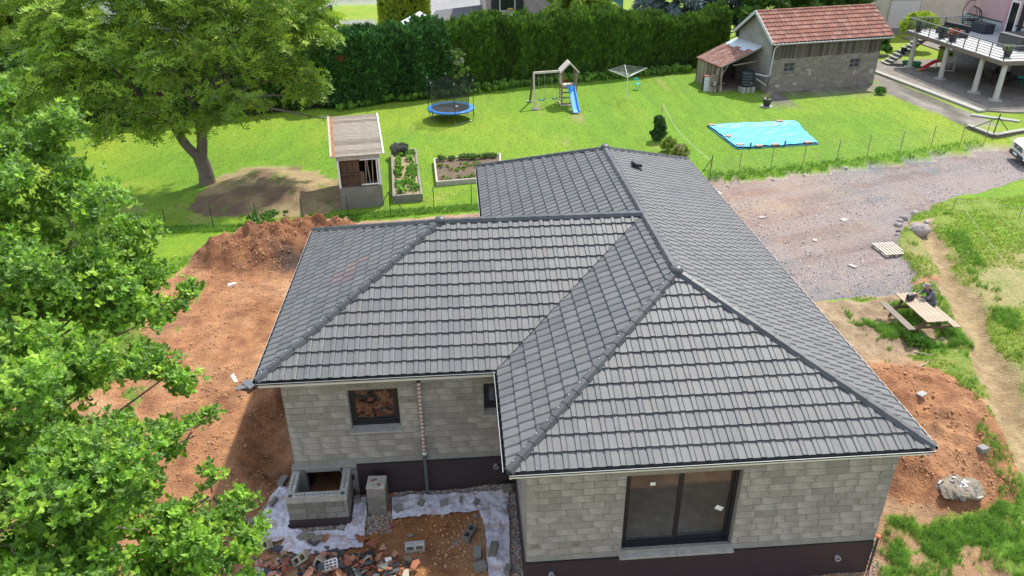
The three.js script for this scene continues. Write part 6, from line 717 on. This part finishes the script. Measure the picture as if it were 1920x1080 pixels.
const walnutGeo = k => { const r = mulberry(950 + k), gs = []; for (let f = 0; f < 4; f++) { const a = f * 1.6 + r(), up = .3 + r() * .7, len = .34; for (let i = 0; i < 7; i++) { const t = i < 6 ? (Math.floor(i / 2) + 1) / 3.4 : 1, s = i < 6 ? (i % 2 ? 1 : -1) : 0; const g = leafShape(.15 * (.8 + r() * .4), .065, false); g.rotateZ(-s * 1.0); g.rotateX(.9 + r() * .5); g.translate(0, 0, 0); g.rotateY(0); g.translate(0, Math.sin(up) * len * t - t * t * .22, Math.cos(up) * len * t); g.rotateY(a); gs.push(g); } } return fin(gs); };
const sprayGeo = (k, n, h, w, spread) => { const r = mulberry(970 + k), gs = []; for (let i = 0; i < n; i++) { const g = leafShape(h * (.6 + r() * .6), w, false); g.rotateX((r() - .3) * spread); g.rotateY(r() * 6.28); g.translate((r() - .5) * .14, (r() - .5) * h * .4, (r() - .5) * .14); gs.push(g); } return fin(gs); };
function crown(parent, clumps, n, geo, mt, cols, o = {}) { // leaf clusters through overlapping clumps, thinner inside
  const tot = clumps.reduce((a, c) => a + c[3] ** 2.2 * (c[4] || 1), 0), lists = geo.map(() => []); const twigs = [];
  for (const [x, y, z, r, wt = 1] of clumps) { const m = Math.round(n * (r ** 2.2) * wt / tot); const nb = Math.max(5, Math.round(r * 7)); const bs = Array.from({ length: nb }, () => { const d = V(rnd() - .5, rnd() - (o.low ?? .4), rnd() - .5).normalize(); return d.multiplyScalar(r * rr(.75, 1.08)); }); for (const b of bs) twigs.push([V(x, y, z).addScaledVector(b, .1), V(x, y, z).addScaledVector(b, .55).add(V(0, -.05 * r, 0)), V(x, y, z).add(b)]);
    for (let i = 0; i < m; i++) { const b = bs[Math.floor(rnd() * nb)], t = .35 + .72 * Math.pow(rnd(), .6), sp = r * (o.sp ?? .3); const p = V(x, y, z).addScaledVector(b, t).add(V((rnd() + rnd() - 1) * sp, (rnd() + rnd() - 1) * sp * .7, (rnd() + rnd() - 1) * sp)); const d = V((rnd() - .5) * 1.4, .9, (rnd() - .5) * 1.4).addScaledVector(b, .5 / r).normalize(); lists[i % geo.length].push({ p, q: qdir(d, rnd() * 6.28), s: rr(o.s0 ?? .75, o.s1 ?? 1.3), c: vary(cols, .75, 1.25) }); } }
  lists.forEach((l, i) => instanced('crown', geo[i], mt, l, parent)); return twigs;
}
// foreground oak
{
  const o = thing('oak_tree', 'large oak in the foreground with lobed bright leaves', 'tree'); const cl = [[-7.5, 11.5, .1, .95], [-6.75, 10.4, .9, 1.15], [-6.05, 9.6, .9, .62], [-5.5, 9.15, .95, .42], [-6.9, 9.7, 2.4, 1.15], [-5.75, 9.2, 2.8, .72, .8], [-6.4, 9.0, 3.9, 1.2], [-5.15, 8.5, 3.65, .78, .8], [-4.35, 7.75, 3.95, .48, .8], [-5.2, 8.4, 5.1, 1.2], [-4.45, 7.8, 5.0, .65], [-5.9, 8.8, 5.6, 1.2], [-8.2, 10.2, 2.2, 1.3], [-7.9, 9.3, 4.4, 1.3], [-8.6, 10.8, .6, 1.1], [-4.9, 8.0, 6.0, 1.0], [-8.4, 8.0, 6, 1.2], [-7.9, 10.9, 1.3, 1.1], [-7.3, 10.3, 1.9, 1.0], [-7.6, 9.9, 3.2, 1.1], [-8.2, 11.6, .2, .9], [-5.2, 8.9, 2.6, .45], [-5.0, 7.9, 4.6, .8], [-6.2, 9.9, 1.7, .8], [-3.75, 7.3, 4.3, .38, .8], [-4.1, 7.4, 4.9, .5], [-4.7, 8.3, 3.2, .4, .7]];
  const tw = crown(o, cl, 26000, [0, 1, 2].map(oakGeo), leafMat([1, 1, 1], .5), [[.15, .29, .02], [.19, .34, .025], [.11, .22, .02], [.25, .38, .03], [.08, .17, .015]], { sp: .4, s0: .36, s1: .82 });
  const base = V(-11.6, 0, 4.2), fork = V(-11, 5.2, 4.0); part('trunk', limb([base.clone().setY(-.1), V(-11.5, 2.2, 4.1), fork], [.42, .33, .27], 12), M.bark, o);
  for (const c of cl) { const e = V(c[0], c[1] - .1, c[2]), mid = fork.clone().lerp(e, .4).add(V((rnd() - .5) * .8, .5, (rnd() - .5) * .8)), m2 = fork.clone().lerp(e, .75).add(V((rnd() - .5) * .6, .15 + rnd() * .3, (rnd() - .5) * .6)); part('limb', limb([fork.clone().add(V(0, -.3, 0)), mid, m2, e], [.11, .06, .028, .01], 7), M.bark, o); }
  const tg = part('twigs', tw.map(t => limb(t, [.016, .01, .004], 4)), mat([.20, .17, .13]), o); tg.userData.kind = 'stuff';
}
// walnut on the lawn
{
  const o = thing('walnut_tree', 'spreading walnut tree with forked trunk on the lawn', 'tree'); const cl = [[-14, 9.1, -26.3, 2.3], [-10.7, 8.8, -27.2, 1.9], [-8.9, 7.5, -27.4, 1.5], [-8.1, 5.6, -27.1, .9], [-8.7, 6.6, -26.6, 1.0], [-17.2, 8.4, -26, 2.3], [-12.3, 11.1, -28.1, 2.8], [-16, 11.2, -28, 2.8], [-18.8, 7.2, -25, 1.9], [-17.2, 6.0, -24.4, 1.4, .8], [-13.9, 7.5, -24.9, 1.5, .7], [-11.6, 6.2, -25.4, 1.2, .8], [-9.3, 10.4, -28.8, 2.2], [-15.4, 5.6, -24.6, 1.0, .6], [-19.8, 9.6, -27, 2.2], [-12.9, 5.2, -25.9, .8, .5], [-20.5, 6.2, -26, 1.5], [-7.7, 4.5, -26.8, .4, .6], [-11.0, 5.1, -26.9, .7, .5], [-8.0, 8.8, -28.2, 1.3], [-12.8, 5.2, -25.6, .9, .8], [-14.4, 4.9, -25.3, .9, .7], [-12.1, 4.7, -26, .6, .7], [-15.8, 4.9, -25, .8, .6]];
  const tw = crown(o, cl, 4200, [0, 1, 2].map(walnutGeo), leafMat([1, 1, 1], .42), [[.15, .25, .02], [.20, .31, .025], [.12, .205, .02], [.25, .335, .03]], { sp: .5, s0: .8, s1: 1.6, low: .5 });
  part('trunk', limb([V(-14.2, 1.0, -26.9), V(-14.15, 1.9, -26.85), V(-14.25, 2.75, -26.75)], [.46, .37, .36], 12), M.bark, o);
  const f = V(-14.22, 2.5, -26.8); part('limb', limb([f, V(-14.75, 3.5, -26.5), V(-15.1, 4.8, -26.3), V(-15.6, 6.8, -26.5)], [.26, .22, .19, .11], 10), M.bark, o); part('limb', limb([f, V(-13.95, 3.6, -26.75), V(-13.9, 4.9, -26.8), V(-13.6, 7.2, -27.2)], [.28, .24, .2, .12], 10), M.bark, o);
  for (const c of cl) { const e = V(c[0], c[1], c[2]), st = e.x < -14.4 ? V(-15.1, 4.8, -26.3) : V(-13.85, 5.0, -26.8); const mid = st.clone().lerp(e, .5).add(V((rnd() - .5), .5, (rnd() - .5))); part('branch', limb([st, mid, e], [.12, .07, .03], 7), M.bark, o); }
  const tg = part('twigs', tw.map(t => limb(t, [.035, .022, .008], 4)), mat([.30, .26, .21]), o); tg.userData.kind = 'stuff';
}
// hedges
function hedge(name, label, line, yTop, thick, n, geos, mt, cols, o = {}) {
  const g = thing(name, label, 'hedge'); const seg = []; let L = 0; for (let i = 0; i + 1 < line.length; i++) { const a = V(line[i][0], 0, line[i][1]), b = V(line[i + 1][0], 0, line[i + 1][1]); seg.push([a, b, L, L += a.distanceTo(b)]); }
  const at = s => { const k = seg.find(q => s <= q[3]) || seg[seg.length - 1], t = (s - k[2]) / (k[3] - k[2]); const d = k[1].clone().sub(k[0]).normalize(); return { p: k[0].clone().lerp(k[1], t), d, nrm: V(-d.z, 0, d.x) }; };
  const top = s => yTop + (o.drop ? o.drop(s) : 0) + (fbm(s * .5, 3, 3, o.seed || 7) - .5) * (o.wave ?? 1.0), wid = s => thick / 2 * (1 + (fbm(s * .6, 9, 3, 13) - .5) * .5);
  const core = []; const st = .7; const P = [], I = []; const prof = [[1, 0], [1, .55], [.9, .85], [.4, .97], [-.4, .97], [-.9, .85], [-1, .55], [-1, 0]]; const m = Math.ceil(L / st); for (let i = 0; i <= m; i++) { const s = L * i / m, { p, nrm } = at(s), h = top(s) - 1.1; for (const [a, b] of prof) { const q = p.clone().addScaledVector(nrm, a * (wid(s) - .25)); P.push(q.x, 1.1 + b * (h - .2), q.z); } } const k = prof.length; for (let i = 0; i < m; i++) for (let j = 0; j < k - 1; j++) { const a = i * k + j; I.push(a, a + 1, a + k, a + 1, a + k + 1, a + k); } for (const e of [0, m]) for (let j = 1; j < k - 1; j++) I.push(e * k, e * k + j, e * k + j + 1); const cg = new THREE.BufferGeometry(); cg.setAttribute('position', new THREE.Float32BufferAttribute(P, 3)); cg.setIndex(I); cg.computeVertexNormals(); part('branch_core', cg, mat([.03, .035, .015]), g);
  const lists = geos.map(() => []); for (let i = 0; i < n; i++) { const s = rnd() * L, { p, nrm } = at(s), w = wid(s), H = top(s); let q, d; const k2 = rnd(); if (k2 < .58) { const y = mix(1.3, H - .1, Math.pow(rnd(), .85)); const bul = 1 - Math.max(0, (y - 1.1) / (H - 1.1) - .7) * (o.round ?? .6); q = p.clone().addScaledVector(nrm, w * bul * (rr(.8, 1.06) + .16 * (fbm(s * 1.7, y * .5, 3, 17) - .5))).setY(y); d = nrm.clone().multiplyScalar(rr(.2, .9) * (o.outw ?? 1)).add(V((rnd() - .5) * .5, 1, 0)).normalize(); } else if (k2 < .9) { const a = rr(-1, 1); q = p.clone().addScaledVector(nrm, w * .9 * a).setY(H - .1 - a * a * .25 * (o.round ?? .6) * 2 + rr(-.1, .18) + .5 * Math.pow(rnd(), 6)); d = V((rnd() - .5) * .7, 1, (rnd() - .5) * .7).normalize(); } else { q = p.clone().addScaledVector(nrm, -w * rr(.85, 1.02)).setY(mix(1.3, H - .2, rnd())); d = nrm.clone().multiplyScalar(-.6).add(V(0, 1, 0)).normalize(); } lists[i % geos.length].push({ p: q, q: qdir(d, rnd() * 6.28), s: rr(.75, 1.35), c: vary(o.spot && o.spot(s, q) || cols, .7, 1.25).map(v => v * (.72 + .6 * hash2(Math.floor(s / 1.15 + .3 * Math.sin(q.y * 1.3)), 5, 3))) }); }
  lists.forEach((l, i) => instanced('foliage', geos[i], mt, l, g)); return g;
}
const thuja = [0, 1].map(k => sprayGeo(k, 16, .36, .085, 1.0)), cypress = [5, 6].map(k => sprayGeo(k, 18, .4, .13, 1.6));
hedge('thuja_hedge', 'long green thuja hedge behind the play set', [[-2.2, -46.2], [5, -48.6], [12, -50.2], [21.5, -53]], 5.9, 2.4, 14500, thuja, leafMat([1, 1, 1], .3), [[.060, .124, .010], [.084, .16, .013], [.044, .10, .010]], { wave: 1.5, drop: s => -1.0 * sm(14, 18, s) * sm(25, 22, s) - .3 * sm(6, 0, s) });
hedge('conifer_hedge', 'dark bushy conifer hedge left of the trampoline', [[-10.2, -42.6], [-6.2, -44], [-2.0, -46]], 6.0, 3.1, 5200, cypress, leafMat([1, 1, 1], .22), [[.04, .11, .02], [.055, .14, .025], [.03, .085, .018]], { wave: 2.0, outw: 1.6, seed: 21, round: 1, spot: (s, q) => Math.hypot(q.x + 8.6, (q.y - 4.4) * 1.5) < .35 ? [[.2, .08, .03]] : null });
hedge('mixed_hedge', 'shady mixed hedge behind the walnut tree', [[-34, -39], [-26, -39.2], [-16, -41.2], [-10, -43]], 5.0, 3.0, 6500, [cypress[0], sprayGeo(8, 12, .3, .16, 2)], leafMat([1, 1, 1], .25), [[.06, .13, .02], [.09, .17, .02], [.04, .10, .015]], { wave: 1.6, seed: 31, round: 1 });
function bushTree(name, label, x, z, clumps, n, geos, cols, mt, trunkR = .2, cat = 'tree') { const o = thing(name, label, cat, [x, 1.15, z]); const tw = crown(o, clumps, n, geos, mt || leafMat([1, 1, 1], .3), cols, { sp: .35 }); part('trunk', limb([V(0, -.1, 0), V(.1, 1.5, .05), V(0, clumps[0][1] * .9, 0)], [trunkR, trunkR * .8, trunkR * .35], 9), M.bark, o); const t = part('twigs', tw.map(q => limb(q, [.04, .025, .008], 4)), M.bark, o); t.userData.kind = 'stuff'; return o; }
const broad = [0, 1].map(k => { const g = walnutGeo(20 + k); g.scale(1.5, 1.5, 1.5); return g; });
bushTree('garden_tree', 'yellow green tree at the far left beyond the hedge', -31, -46, [[0, 5.5, 0, 2.6], [3, 4.6, .5, 2], [-3, 5.2, 0, 2.2], [1, 7.8, 0, 2.2]], 2200, broad, [[.2, .28, .025], [.24, .31, .03], [.15, .23, .02]]);
bushTree('garden_tree', 'mid green tree at the left edge nearest the oak crown', -26, -33, [[0, 3.2, 0, 1.6], [-2, 3, .6, 1.6], [1.5, 2.2, .3, 1.1]], 1500, broad, [[.12, .21, .02], [.16, .25, .025]]);
bushTree('roadside_tree', 'dark green tree behind the barn roof, left of two', 27.5, -56.5, [[0, 4, 0, 2.4], [2.2, 4.5, 0, 2], [-2.2, 4, .5, 2], [0, 6.5, 0, 2]], 1900, broad, [[.05, .12, .012], [.08, .17, .015]]);
bushTree('roadside_tree', 'dark green tree behind the barn roof, right of two', 34.5, -58.5, [[0, 4.3, 0, 2.2], [-2, 4.4, 0, 1.9], [1.5, 5.6, 0, 1.6]], 1500, broad, [[.045, .11, .012], [.07, .15, .015]]);
{ // clipped round bush by the road
  const o = thing('clipped_bush', 'big rounded yellow green bush beyond the conifer hedge', 'bush', [-5.8, 1.15, -69]); const l = []; for (let i = 0; i < 3200; i++) { const a = rnd() * 6.28, y = rnd(); const top = y > .62; const r = top ? 2.4 * Math.sqrt(rnd()) : 2.4; const yy = top ? 5.0 - (r / 2.4) ** 3 * 1.0 : mix(.1, 4.2, y / .62); l.push({ p: V(Math.cos(a) * r, yy, Math.sin(a) * r), q: qdir(V(Math.cos(a) * .7, 1, Math.sin(a) * .7).normalize(), rnd() * 6), s: rr(.7, 1.2), c: vary([[.22, .27, .025], [.28, .33, .03], [.17, .22, .02]]) }); } instanced('foliage', thuja[0], leafMat([1, 1, 1], .25), l, o); part('branch_core', (() => { const g = toFlat(new THREE.CylinderGeometry(1.7, 2.2, 4.5, 18)); g.translate(0, 2.2, 0); return g; })(), mat([.03, .035, .015]), o);
}
function conifer(name, label, x, z, h, rad, cols, droop, n) { // whorls of long boughs carrying sprays
  const o = thing(name, label, 'tree', [x, 1.15, z]); part('trunk', limb([V(0, -.1, 0), V(0, h * .5, 0), V(0, h, 0)], [.28, .18, .03], 9), M.bark, o); const l = [], bo = []; const nb = 70; for (let i = 0; i < nb; i++) { const y = mix(.8, h, Math.pow(i / nb, .9)), R = rad * Math.pow(1 - y / (h * 1.05), .7) * rr(.75, 1.1), a = i * 2.4 + rnd(); const end = V(Math.cos(a) * R, y - droop * R * .35 + .2, Math.sin(a) * R), st = V(0, y, 0), md = st.clone().lerp(end, .55).add(V(0, .18 * R, 0)); const c = new THREE.QuadraticBezierCurve3(st, md, end); bo.push(limb([st, md, end], [.05, .03, .008], 4)); const m = Math.round(n / nb * R / rad * 1.5) + 3; for (let k = 0; k < m; k++) { const t = rr(.2, 1.03), p = c.getPoint(Math.min(t, 1)), tg = c.getTangent(Math.min(t, 1)); p.add(V((rnd() - .5) * .7 * t, (rnd() - .5) * .22, (rnd() - .5) * .7 * t)); const d = tg.clone().add(V((rnd() - .5) * .9, .1 - droop * .3, (rnd() - .5) * .9)).normalize(); l.push({ p, q: qdir(d, rnd() * 6), s: rr(.8, 1.5), c: vary(cols, .75, 1.25) }); } } instanced('needles', sprayGeo(40, 14, .6, .085, .9), leafMat([1, 1, 1], .15), l, o); const b = part('boughs', bo, M.bark, o); b.userData.kind = 'stuff';
}
conifer('blue_cedar', 'blue grey cedar with long boughs behind the hedge', 19.2, -58.5, 10, 5.2, [[.14, .19, .18], [.18, .24, .23], [.10, .14, .135]], .5, 5200);
conifer('blue_cedar', 'blue grey cedar nearest the barn roof', 24.6, -59.5, 9.5, 4.8, [[.12, .165, .16], [.15, .21, .20]], .5, 4200);
conifer('golden_cypress', 'yellow green drooping conifer before the brick house', 9.6, -54, 9.5, 4.4, [[.19, .28, .03], [.25, .34, .04], [.14, .22, .025]], .8, 5200);
{ // flowering shrub by hedges, bushes by the rope
  const mk = (nm, lb, x, z, r, h, n, cols, sz = 1) => { const o = thing(nm, lb, 'shrub', [x, gy(x, z), z]); plants('foliage', o, n, () => { const u = V(rnd() - .5, rnd() * 1.1, rnd() - .5).normalize().multiplyScalar(r * rr(.5, 1)); return V(u.x, u.y * h / r, u.z); }, () => rr(1.1, 2) * sz, cols); part('stems', Array.from({ length: 9 }, () => rod([0, -.05, 0], [(rnd() - .5) * r, h * .8, (rnd() - .5) * r], .012, .006, 4)), M.bark, o).userData.kind = 'stuff'; };
  mk('elder_shrub', 'pale flowering shrub in front of the hedge gap', -.9, -45.2, 1.2, 3.3, 150, [[.3, .34, .2], [.12, .2, .03], [.16, .24, .05], [.1, .18, .03]]);
  mk('juniper_bush', 'dark upright bush at the corner of the house garden', 11.25, -31.7, .35, 1.2, 120, [[.03, .08, .02], [.05, .1, .02]]); mk('garden_bush', 'loose olive green bush beside the roof edge, nearer the roof', 11.55, -27.9, .5, .7, 90, [[.19, .24, .04], [.14, .2, .03], [.27, .28, .1]]); mk('garden_bush', 'loose olive green bush next to the dark upright bush', 11.35, -29.6, .42, .55, 70, [[.2, .26, .04], [.15, .21, .03]]);
  mk('weed_clump', 'dark broad leaved weeds under the picnic table end', 14.6, -8.95, .6, .14, 60, [[.07, .17, .015], [.1, .21, .02]], .6); mk('weed_clump', 'low nettle clump by the dark fence and straw heap', -10.2, -21.6, 1.4, .12, 70, [[.09, .2, .03], [.12, .24, .03]], .5); 
  const o = thing('verge_weeds', 'tall weeds along the fence below the hedge', 'weeds'); const line = [[-9, -41], [-6.1, -42.8], [-3, -43.6], [.4, -44.8], [4.4, -46.7], [9.3, -47.7], [13.8, -49], [18.5, -50]]; plants('weeds', o, 800, () => { const k = Math.floor(rnd() * 7), t = rnd(), x = mix(line[k][0], line[k + 1][0], t), z = mix(line[k][1], line[k + 1][1], t) + rr(-.9, .75); return V(x, gy(x, z) + rr(0, .3), z); }, () => rr(.8, 2.0), [[.11, .22, .025], [.15, .28, .03], [.08, .17, .02]]); o.userData.kind = 'stuff';
}
// grass
const tuft = (k, n, h, w) => { const r = mulberry(1000 + k), P = []; for (let i = 0; i < n; i++) { const a = r() * 6.28, l = h * (.55 + r() * .6), b = (.15 + r() * .6) * l, x = (r() - .5) * .07, z = (r() - .5) * .07, c = Math.cos(a), s = Math.sin(a), wx = -s * w, wz = c * w; const q = (t, k2) => [x + c * b * t * t + wx * k2 * (1 - t * .9), l * t * (1 - .15 * t), z + s * b * t * t + wz * k2 * (1 - t * .9)]; const [A, B, Cc, D2, E] = [q(0, -1), q(0, 1), q(.55, 1), q(.55, -1), q(1, 0)]; P.push(...A, ...B, ...Cc, ...A, ...Cc, ...D2, ...D2, ...Cc, ...E); } const g = new THREE.BufferGeometry(); g.setAttribute('position', new THREE.Float32BufferAttribute(P, 3)); g.computeVertexNormals(); return g; };
function grass(name, label, n, geo, place, size, cols) { const l = []; let tries = 0; while (l.length < n && tries++ < n * 25) { const p = place(); if (!p) continue; l.push({ p: V(p[0], gy(p[0], p[1]) - .005, p[1]), q: new THREE.Quaternion().setFromAxisAngle(V(0, 1, 0), rnd() * 6.28), s: size(p), c: vary(cols, .75, 1.3) }); } const im = instanced(name, geo, leafMat([1, 1, 1], .3), l, scene); im.name = numbered(name); im.userData = { kind: 'stuff', label, category: 'grass' }; }
const typeOf = (x, z) => { const f = info(x, z); return [ground(x, z, f)[0], f]; };
grass('lawn_grass', 'short mown grass of the garden lawn', 60000, tuft(1, 7, .05, .004), () => { const x = rr(-26, 32), z = -20.8 - Math.pow(rnd(), 1.3) * 27; if (z > -24 && x > 9) return null; const [t] = typeOf(x, z); return t === 'lawn' ? [x, z] : null; }, () => rr(.7, 1.4), [[.16, .30, .012], [.22, .35, .02], [.14, .27, .012]]);
grass('meadow_grass', 'rough green and straw coloured grass beside the ditch', 30000, tuft(2, 9, .11, .005), () => { const x = rr(13, 30), z = rr(-21, 2); const [t, f] = typeOf(x, z); if (t !== 'meadow' && !(t === 'lawn' && f.si < 0)) return null; return fbm(x * .7, z * .7, 4, 281) < .42 + rnd() * .25 ? [x, z] : null; }, () => rr(.5, 1.3), [[.24, .30, .035], [.18, .28, .02], [.32, .31, .1], [.2, .29, .025]]);
grass('tall_grass', 'tall tufted green grass by the house corner and ditch', 7500, tuft(3, 11, .25, .006), () => { const k = rnd(); if (k < .45) { const x = rr(9.1, 13.2), z = rr(-2.3, 1.6); return fbm(x * .9 + 3, z * .9, 3, 261) + (fbm(x * 3, z * 3, 3, 262) - .5) * .5 > .46 + rnd() * .2 && sd(RMOUND, x, z) > .15 ? [x, z] : null; } if (k < .75) { const i = Math.floor(rnd() * (DITCH.length - 1)), t = rnd(), s = rnd() < .62 ? 1 : -1; const x = mix(DITCH[i][0], DITCH[i + 1][0], t) + s * rr(.75, 1.6), z = mix(DITCH[i][1], DITCH[i + 1][1], t); return fbm(x * .8, z * .8, 3, 291) + (fbm(x * 3, z * 3, 3, 262) - .5) * .5 > .46 + rnd() * .12 && sd(DRIVE, x, z) > .2 ? [x, z] : null; } const x = rr(13.2, 16.6), z = rr(-11.5, -8.6); return fbm(x * .9 + 3, z * .9, 3, 261) + (fbm(x * 3, z * 3, 3, 262) - .5) * .6 > .46 + rnd() * .14 ? [x, z] : null; }, () => rr(.35, 1.1), [[.12, .25, .02], [.16, .29, .025], [.09, .19, .02]]);
grass('bank_grass', 'long grass along the fence banks and lawn edges', 8500, tuft(4, 9, .17, .005), () => { const k = rnd(); if (k < .5) { const x = rr(-15, 9), z = mix(-21.2, -20.4, rnd()) - (x > -7 ? .7 + (x + 7) * .12 : 0); const [t] = typeOf(x, z); return t === 'lawn' ? [x, z] : null; } if (k < .62) { const pts = [[12.4, -25.3], [15.8, -25.5], [19.5, -26.3], [24.2, -27.3], [30.3, -29.2]], i = Math.floor(rnd() * 4), t = rnd(); return [mix(pts[i][0], pts[i + 1][0], t), mix(pts[i][1], pts[i + 1][1], t) - rr(-.25, 1.0) * Math.sqrt(rnd()) + (fbm(t * 9 + i * 7, 2, 3, 5) - .5) * .6]; } const x = rr(-15, -11.3), z = rr(-18, -1); const [t] = typeOf(x, z); return t === 'lawn' ? [x, z] : null; }, () => rr(.6, 1.3), [[.11, .24, .018], [.16, .29, .025], [.08, .18, .018]]);
// ---------- the person at the picnic table
{
  const seg = (p, a, b, ra, rb) => { const bx = b[0] - a[0], by = b[1] - a[1], bz = b[2] - a[2], px = p[0] - a[0], py = p[1] - a[1], pz = p[2] - a[2]; const t = clamp((px * bx + py * by + pz * bz) / (bx * bx + by * by + bz * bz)); return Math.hypot(px - bx * t, py - by * t, pz - bz * t) - mix(ra, rb, t); };
  function solid(bones, c, half, res, blend, colour) { // smooth union of tapered capsules, meshed
    const mc = new MarchingCubes(res, new THREE.MeshBasicMaterial(), false, false, 120000); mc.isolation = 0; for (let z = 0; z < res; z++) for (let y = 0; y < res; y++) for (let x = 0; x < res; x++) { const h = res / 2, p = [c[0] + (x - h) / h * half, c[1] + (y - h) / h * half, c[2] + (z - h) / h * half]; let s = 0; for (const [a, b, ra, rb] of bones) s += Math.exp(-seg(p, a, b, ra, rb) / blend); mc.field[x + y * res + z * res * res] = -(-blend * Math.log(Math.max(s, 1e-30))); } mc.update(); const n = mc.count; const P = new Float32Array(mc.positionArray.slice(0, n * 3)), N = new Float32Array(mc.normalArray.slice(0, n * 3)), K = new Float32Array(n * 3); for (let i = 0; i < n; i++) { for (let k = 0; k < 3; k++) P[i * 3 + k] = c[k] + P[i * 3 + k] * half; K.set(colour(P[i * 3], P[i * 3 + 1], P[i * 3 + 2]), i * 3); } const g = new THREE.BufferGeometry(); g.setAttribute('position', new THREE.BufferAttribute(P, 3)); g.setAttribute('normal', new THREE.BufferAttribute(N, 3)); g.setAttribute('color', new THREE.BufferAttribute(K, 3)); g.computeVertexNormals(); return g;
  }
  const skin = [.42, .24, .165], jacket = [.105, .105, .112], jeans = [.05, .055, .075], shoe = [.03, .03, .03], hair = [.06, .045, .035];
  const S = s => [[[.17, 1.0, .17 * s], [.33, .85, .27 * s], .065, .052], [[.33, .85, .27 * s], [.53, .835, .10 * s], .05, .038], [[0, .55, .09 * s], [.44, .53, .11 * s], .085, .062], [[.44, .53, .11 * s], [.36, .12, .12 * s], .058, .043], [[.36, .09, .12 * s], [.52, .055, .13 * s], .045, .035]];
  const body = [[[0, .56, -.06], [0, .56, .06], .12, .12], [[0, .58, 0], [.1, .8, 0], .135, .14], [[.1, .8, 0], [.18, .96, 0], .15, .13], [[.16, .99, -.12], [.16, .99, .12], .085, .085], [[.18, 1.0, 0], [.27, 1.14, 0], .065, .055], ...S(1), ...S(-1)];
  const g1 = solid(body, [.24, .6, 0], .72, 92, .018, (x, y, z) => y < .1 ? shoe : y < .62 && x > -.2 && !(y > .75) && (y < .56 || x > .2) && y < .6 ? jeans : x > .5 && y > .78 && Math.abs(z) < .14 ? skin : y > 1.09 && x > .2 ? skin : jacket);
  const hc = [.36, 1.22, 0], head = [[[.33, 1.25, 0], [.36, 1.17, 0], .088, .075], [[.36, 1.16, 0], [.41, 1.12, 0], .06, .04], [[.42, 1.21, 0], [.455, 1.165, 0], .014, .017], [[.3, 1.12, 0], [.25, 1.07, 0], .055, .06], [[.35, 1.2, .085], [.35, 1.17, .088], .016, .012], [[.35, 1.2, -.085], [.35, 1.17, -.088], .016, .012], [[.425, 1.2, .035], [.43, 1.2, .02], .012, .01], [[.425, 1.2, -.035], [.43, 1.2, -.02], .012, .01], [[.43, 1.135, -.02], [.43, 1.135, .02], .012, .012]];
  const g2 = solid(head, hc, .17, 56, .009, (x, y, z) => y < 1.155 && x > .36 ? [.2, .13, .1] : x < .3 && y > 1.15 ? hair : skin);
  const hand = s => { const w = [.53, .835, .10 * s], k = [.60, .84, .055 * s], out = [[w, k, .03, .034], [[.585, .845, .085 * s], [.60, .835, .04 * s], .03, .028]]; for (let i = 0; i < 4; i++) { const b = [.61 + i * .002, .862 - i * .016, .06 * s - .004 * s * i], m = [.645 - i * .003, .86 - i * .016, .035 * s], e = [.625 - i * .004, .858 - i * .016, .012 * s]; out.push([b, m, .0105, .0095], [m, e, .0095, .008]); } out.push([[.575, .868, .075 * s], [.585, .885, .045 * s], .012, .0105], [[.585, .885, .045 * s], [.6, .885, .022 * s], .0105, .009]); return solid(out, [.59, .85, .06 * s], .1, 46, .004, () => skin); };
  const geo = mergeGeometries([g1, g2, hand(1), hand(-1)]);
  const X = 16.17, Z = -10.72, Y = gy(15.35, -10.1);
  const o = thing('person', 'person in grey hooded jacket and cap seated at the picnic table', 'person', [X, Y, Z], Math.PI - .1);
  const bm = new THREE.Mesh(geo, mat([1, 1, 1], { vertexColors: true, roughness: .85 })); bm.name = 'body'; o.add(bm);
  const cap = toFlat(new THREE.SphereGeometry(.102, 20, 12, 0, 6.2832, 0, 1.5)); cap.scale(1.08, .85, 1); cap.rotateZ(-.3); cap.translate(.335, 1.245, 0); part('cap', cap, mat([.22, .22, .23], { side: THREE.DoubleSide }), o); part('cap_peak', rbox(.1, .012, .14, .005, .445, 1.235, 0, 0, 0, -.42), mat([.19, .19, .2]), o);
  const hood = toFlat(new THREE.TorusGeometry(.1, .045, 8, 18)); hood.scale(.9, 1, .8); hood.rotateX(Math.PI / 2); hood.rotateZ(.5); hood.translate(.19, 1.09, 0); part('hood', hood, mat([.04, .04, .043]), o);
  const rc = thing('remote_control', 'small dark remote controller held in both hands', 'controller', [X, Y, Z], Math.PI - .1); part('case', rbox(.1, .045, .13, .015, .612, .845, 0, 0, 0, .3), M.frame, rc); for (const s of [-1, 1]) part('stick', rod([.62, .86, s * .03], [.615, .89, s * .03], .005), M.steel, rc); 
}
scene.traverse(o=>{if(o.isMesh){o.castShadow=o.receiveShadow=true;}}); renderer.render(scene, camera);
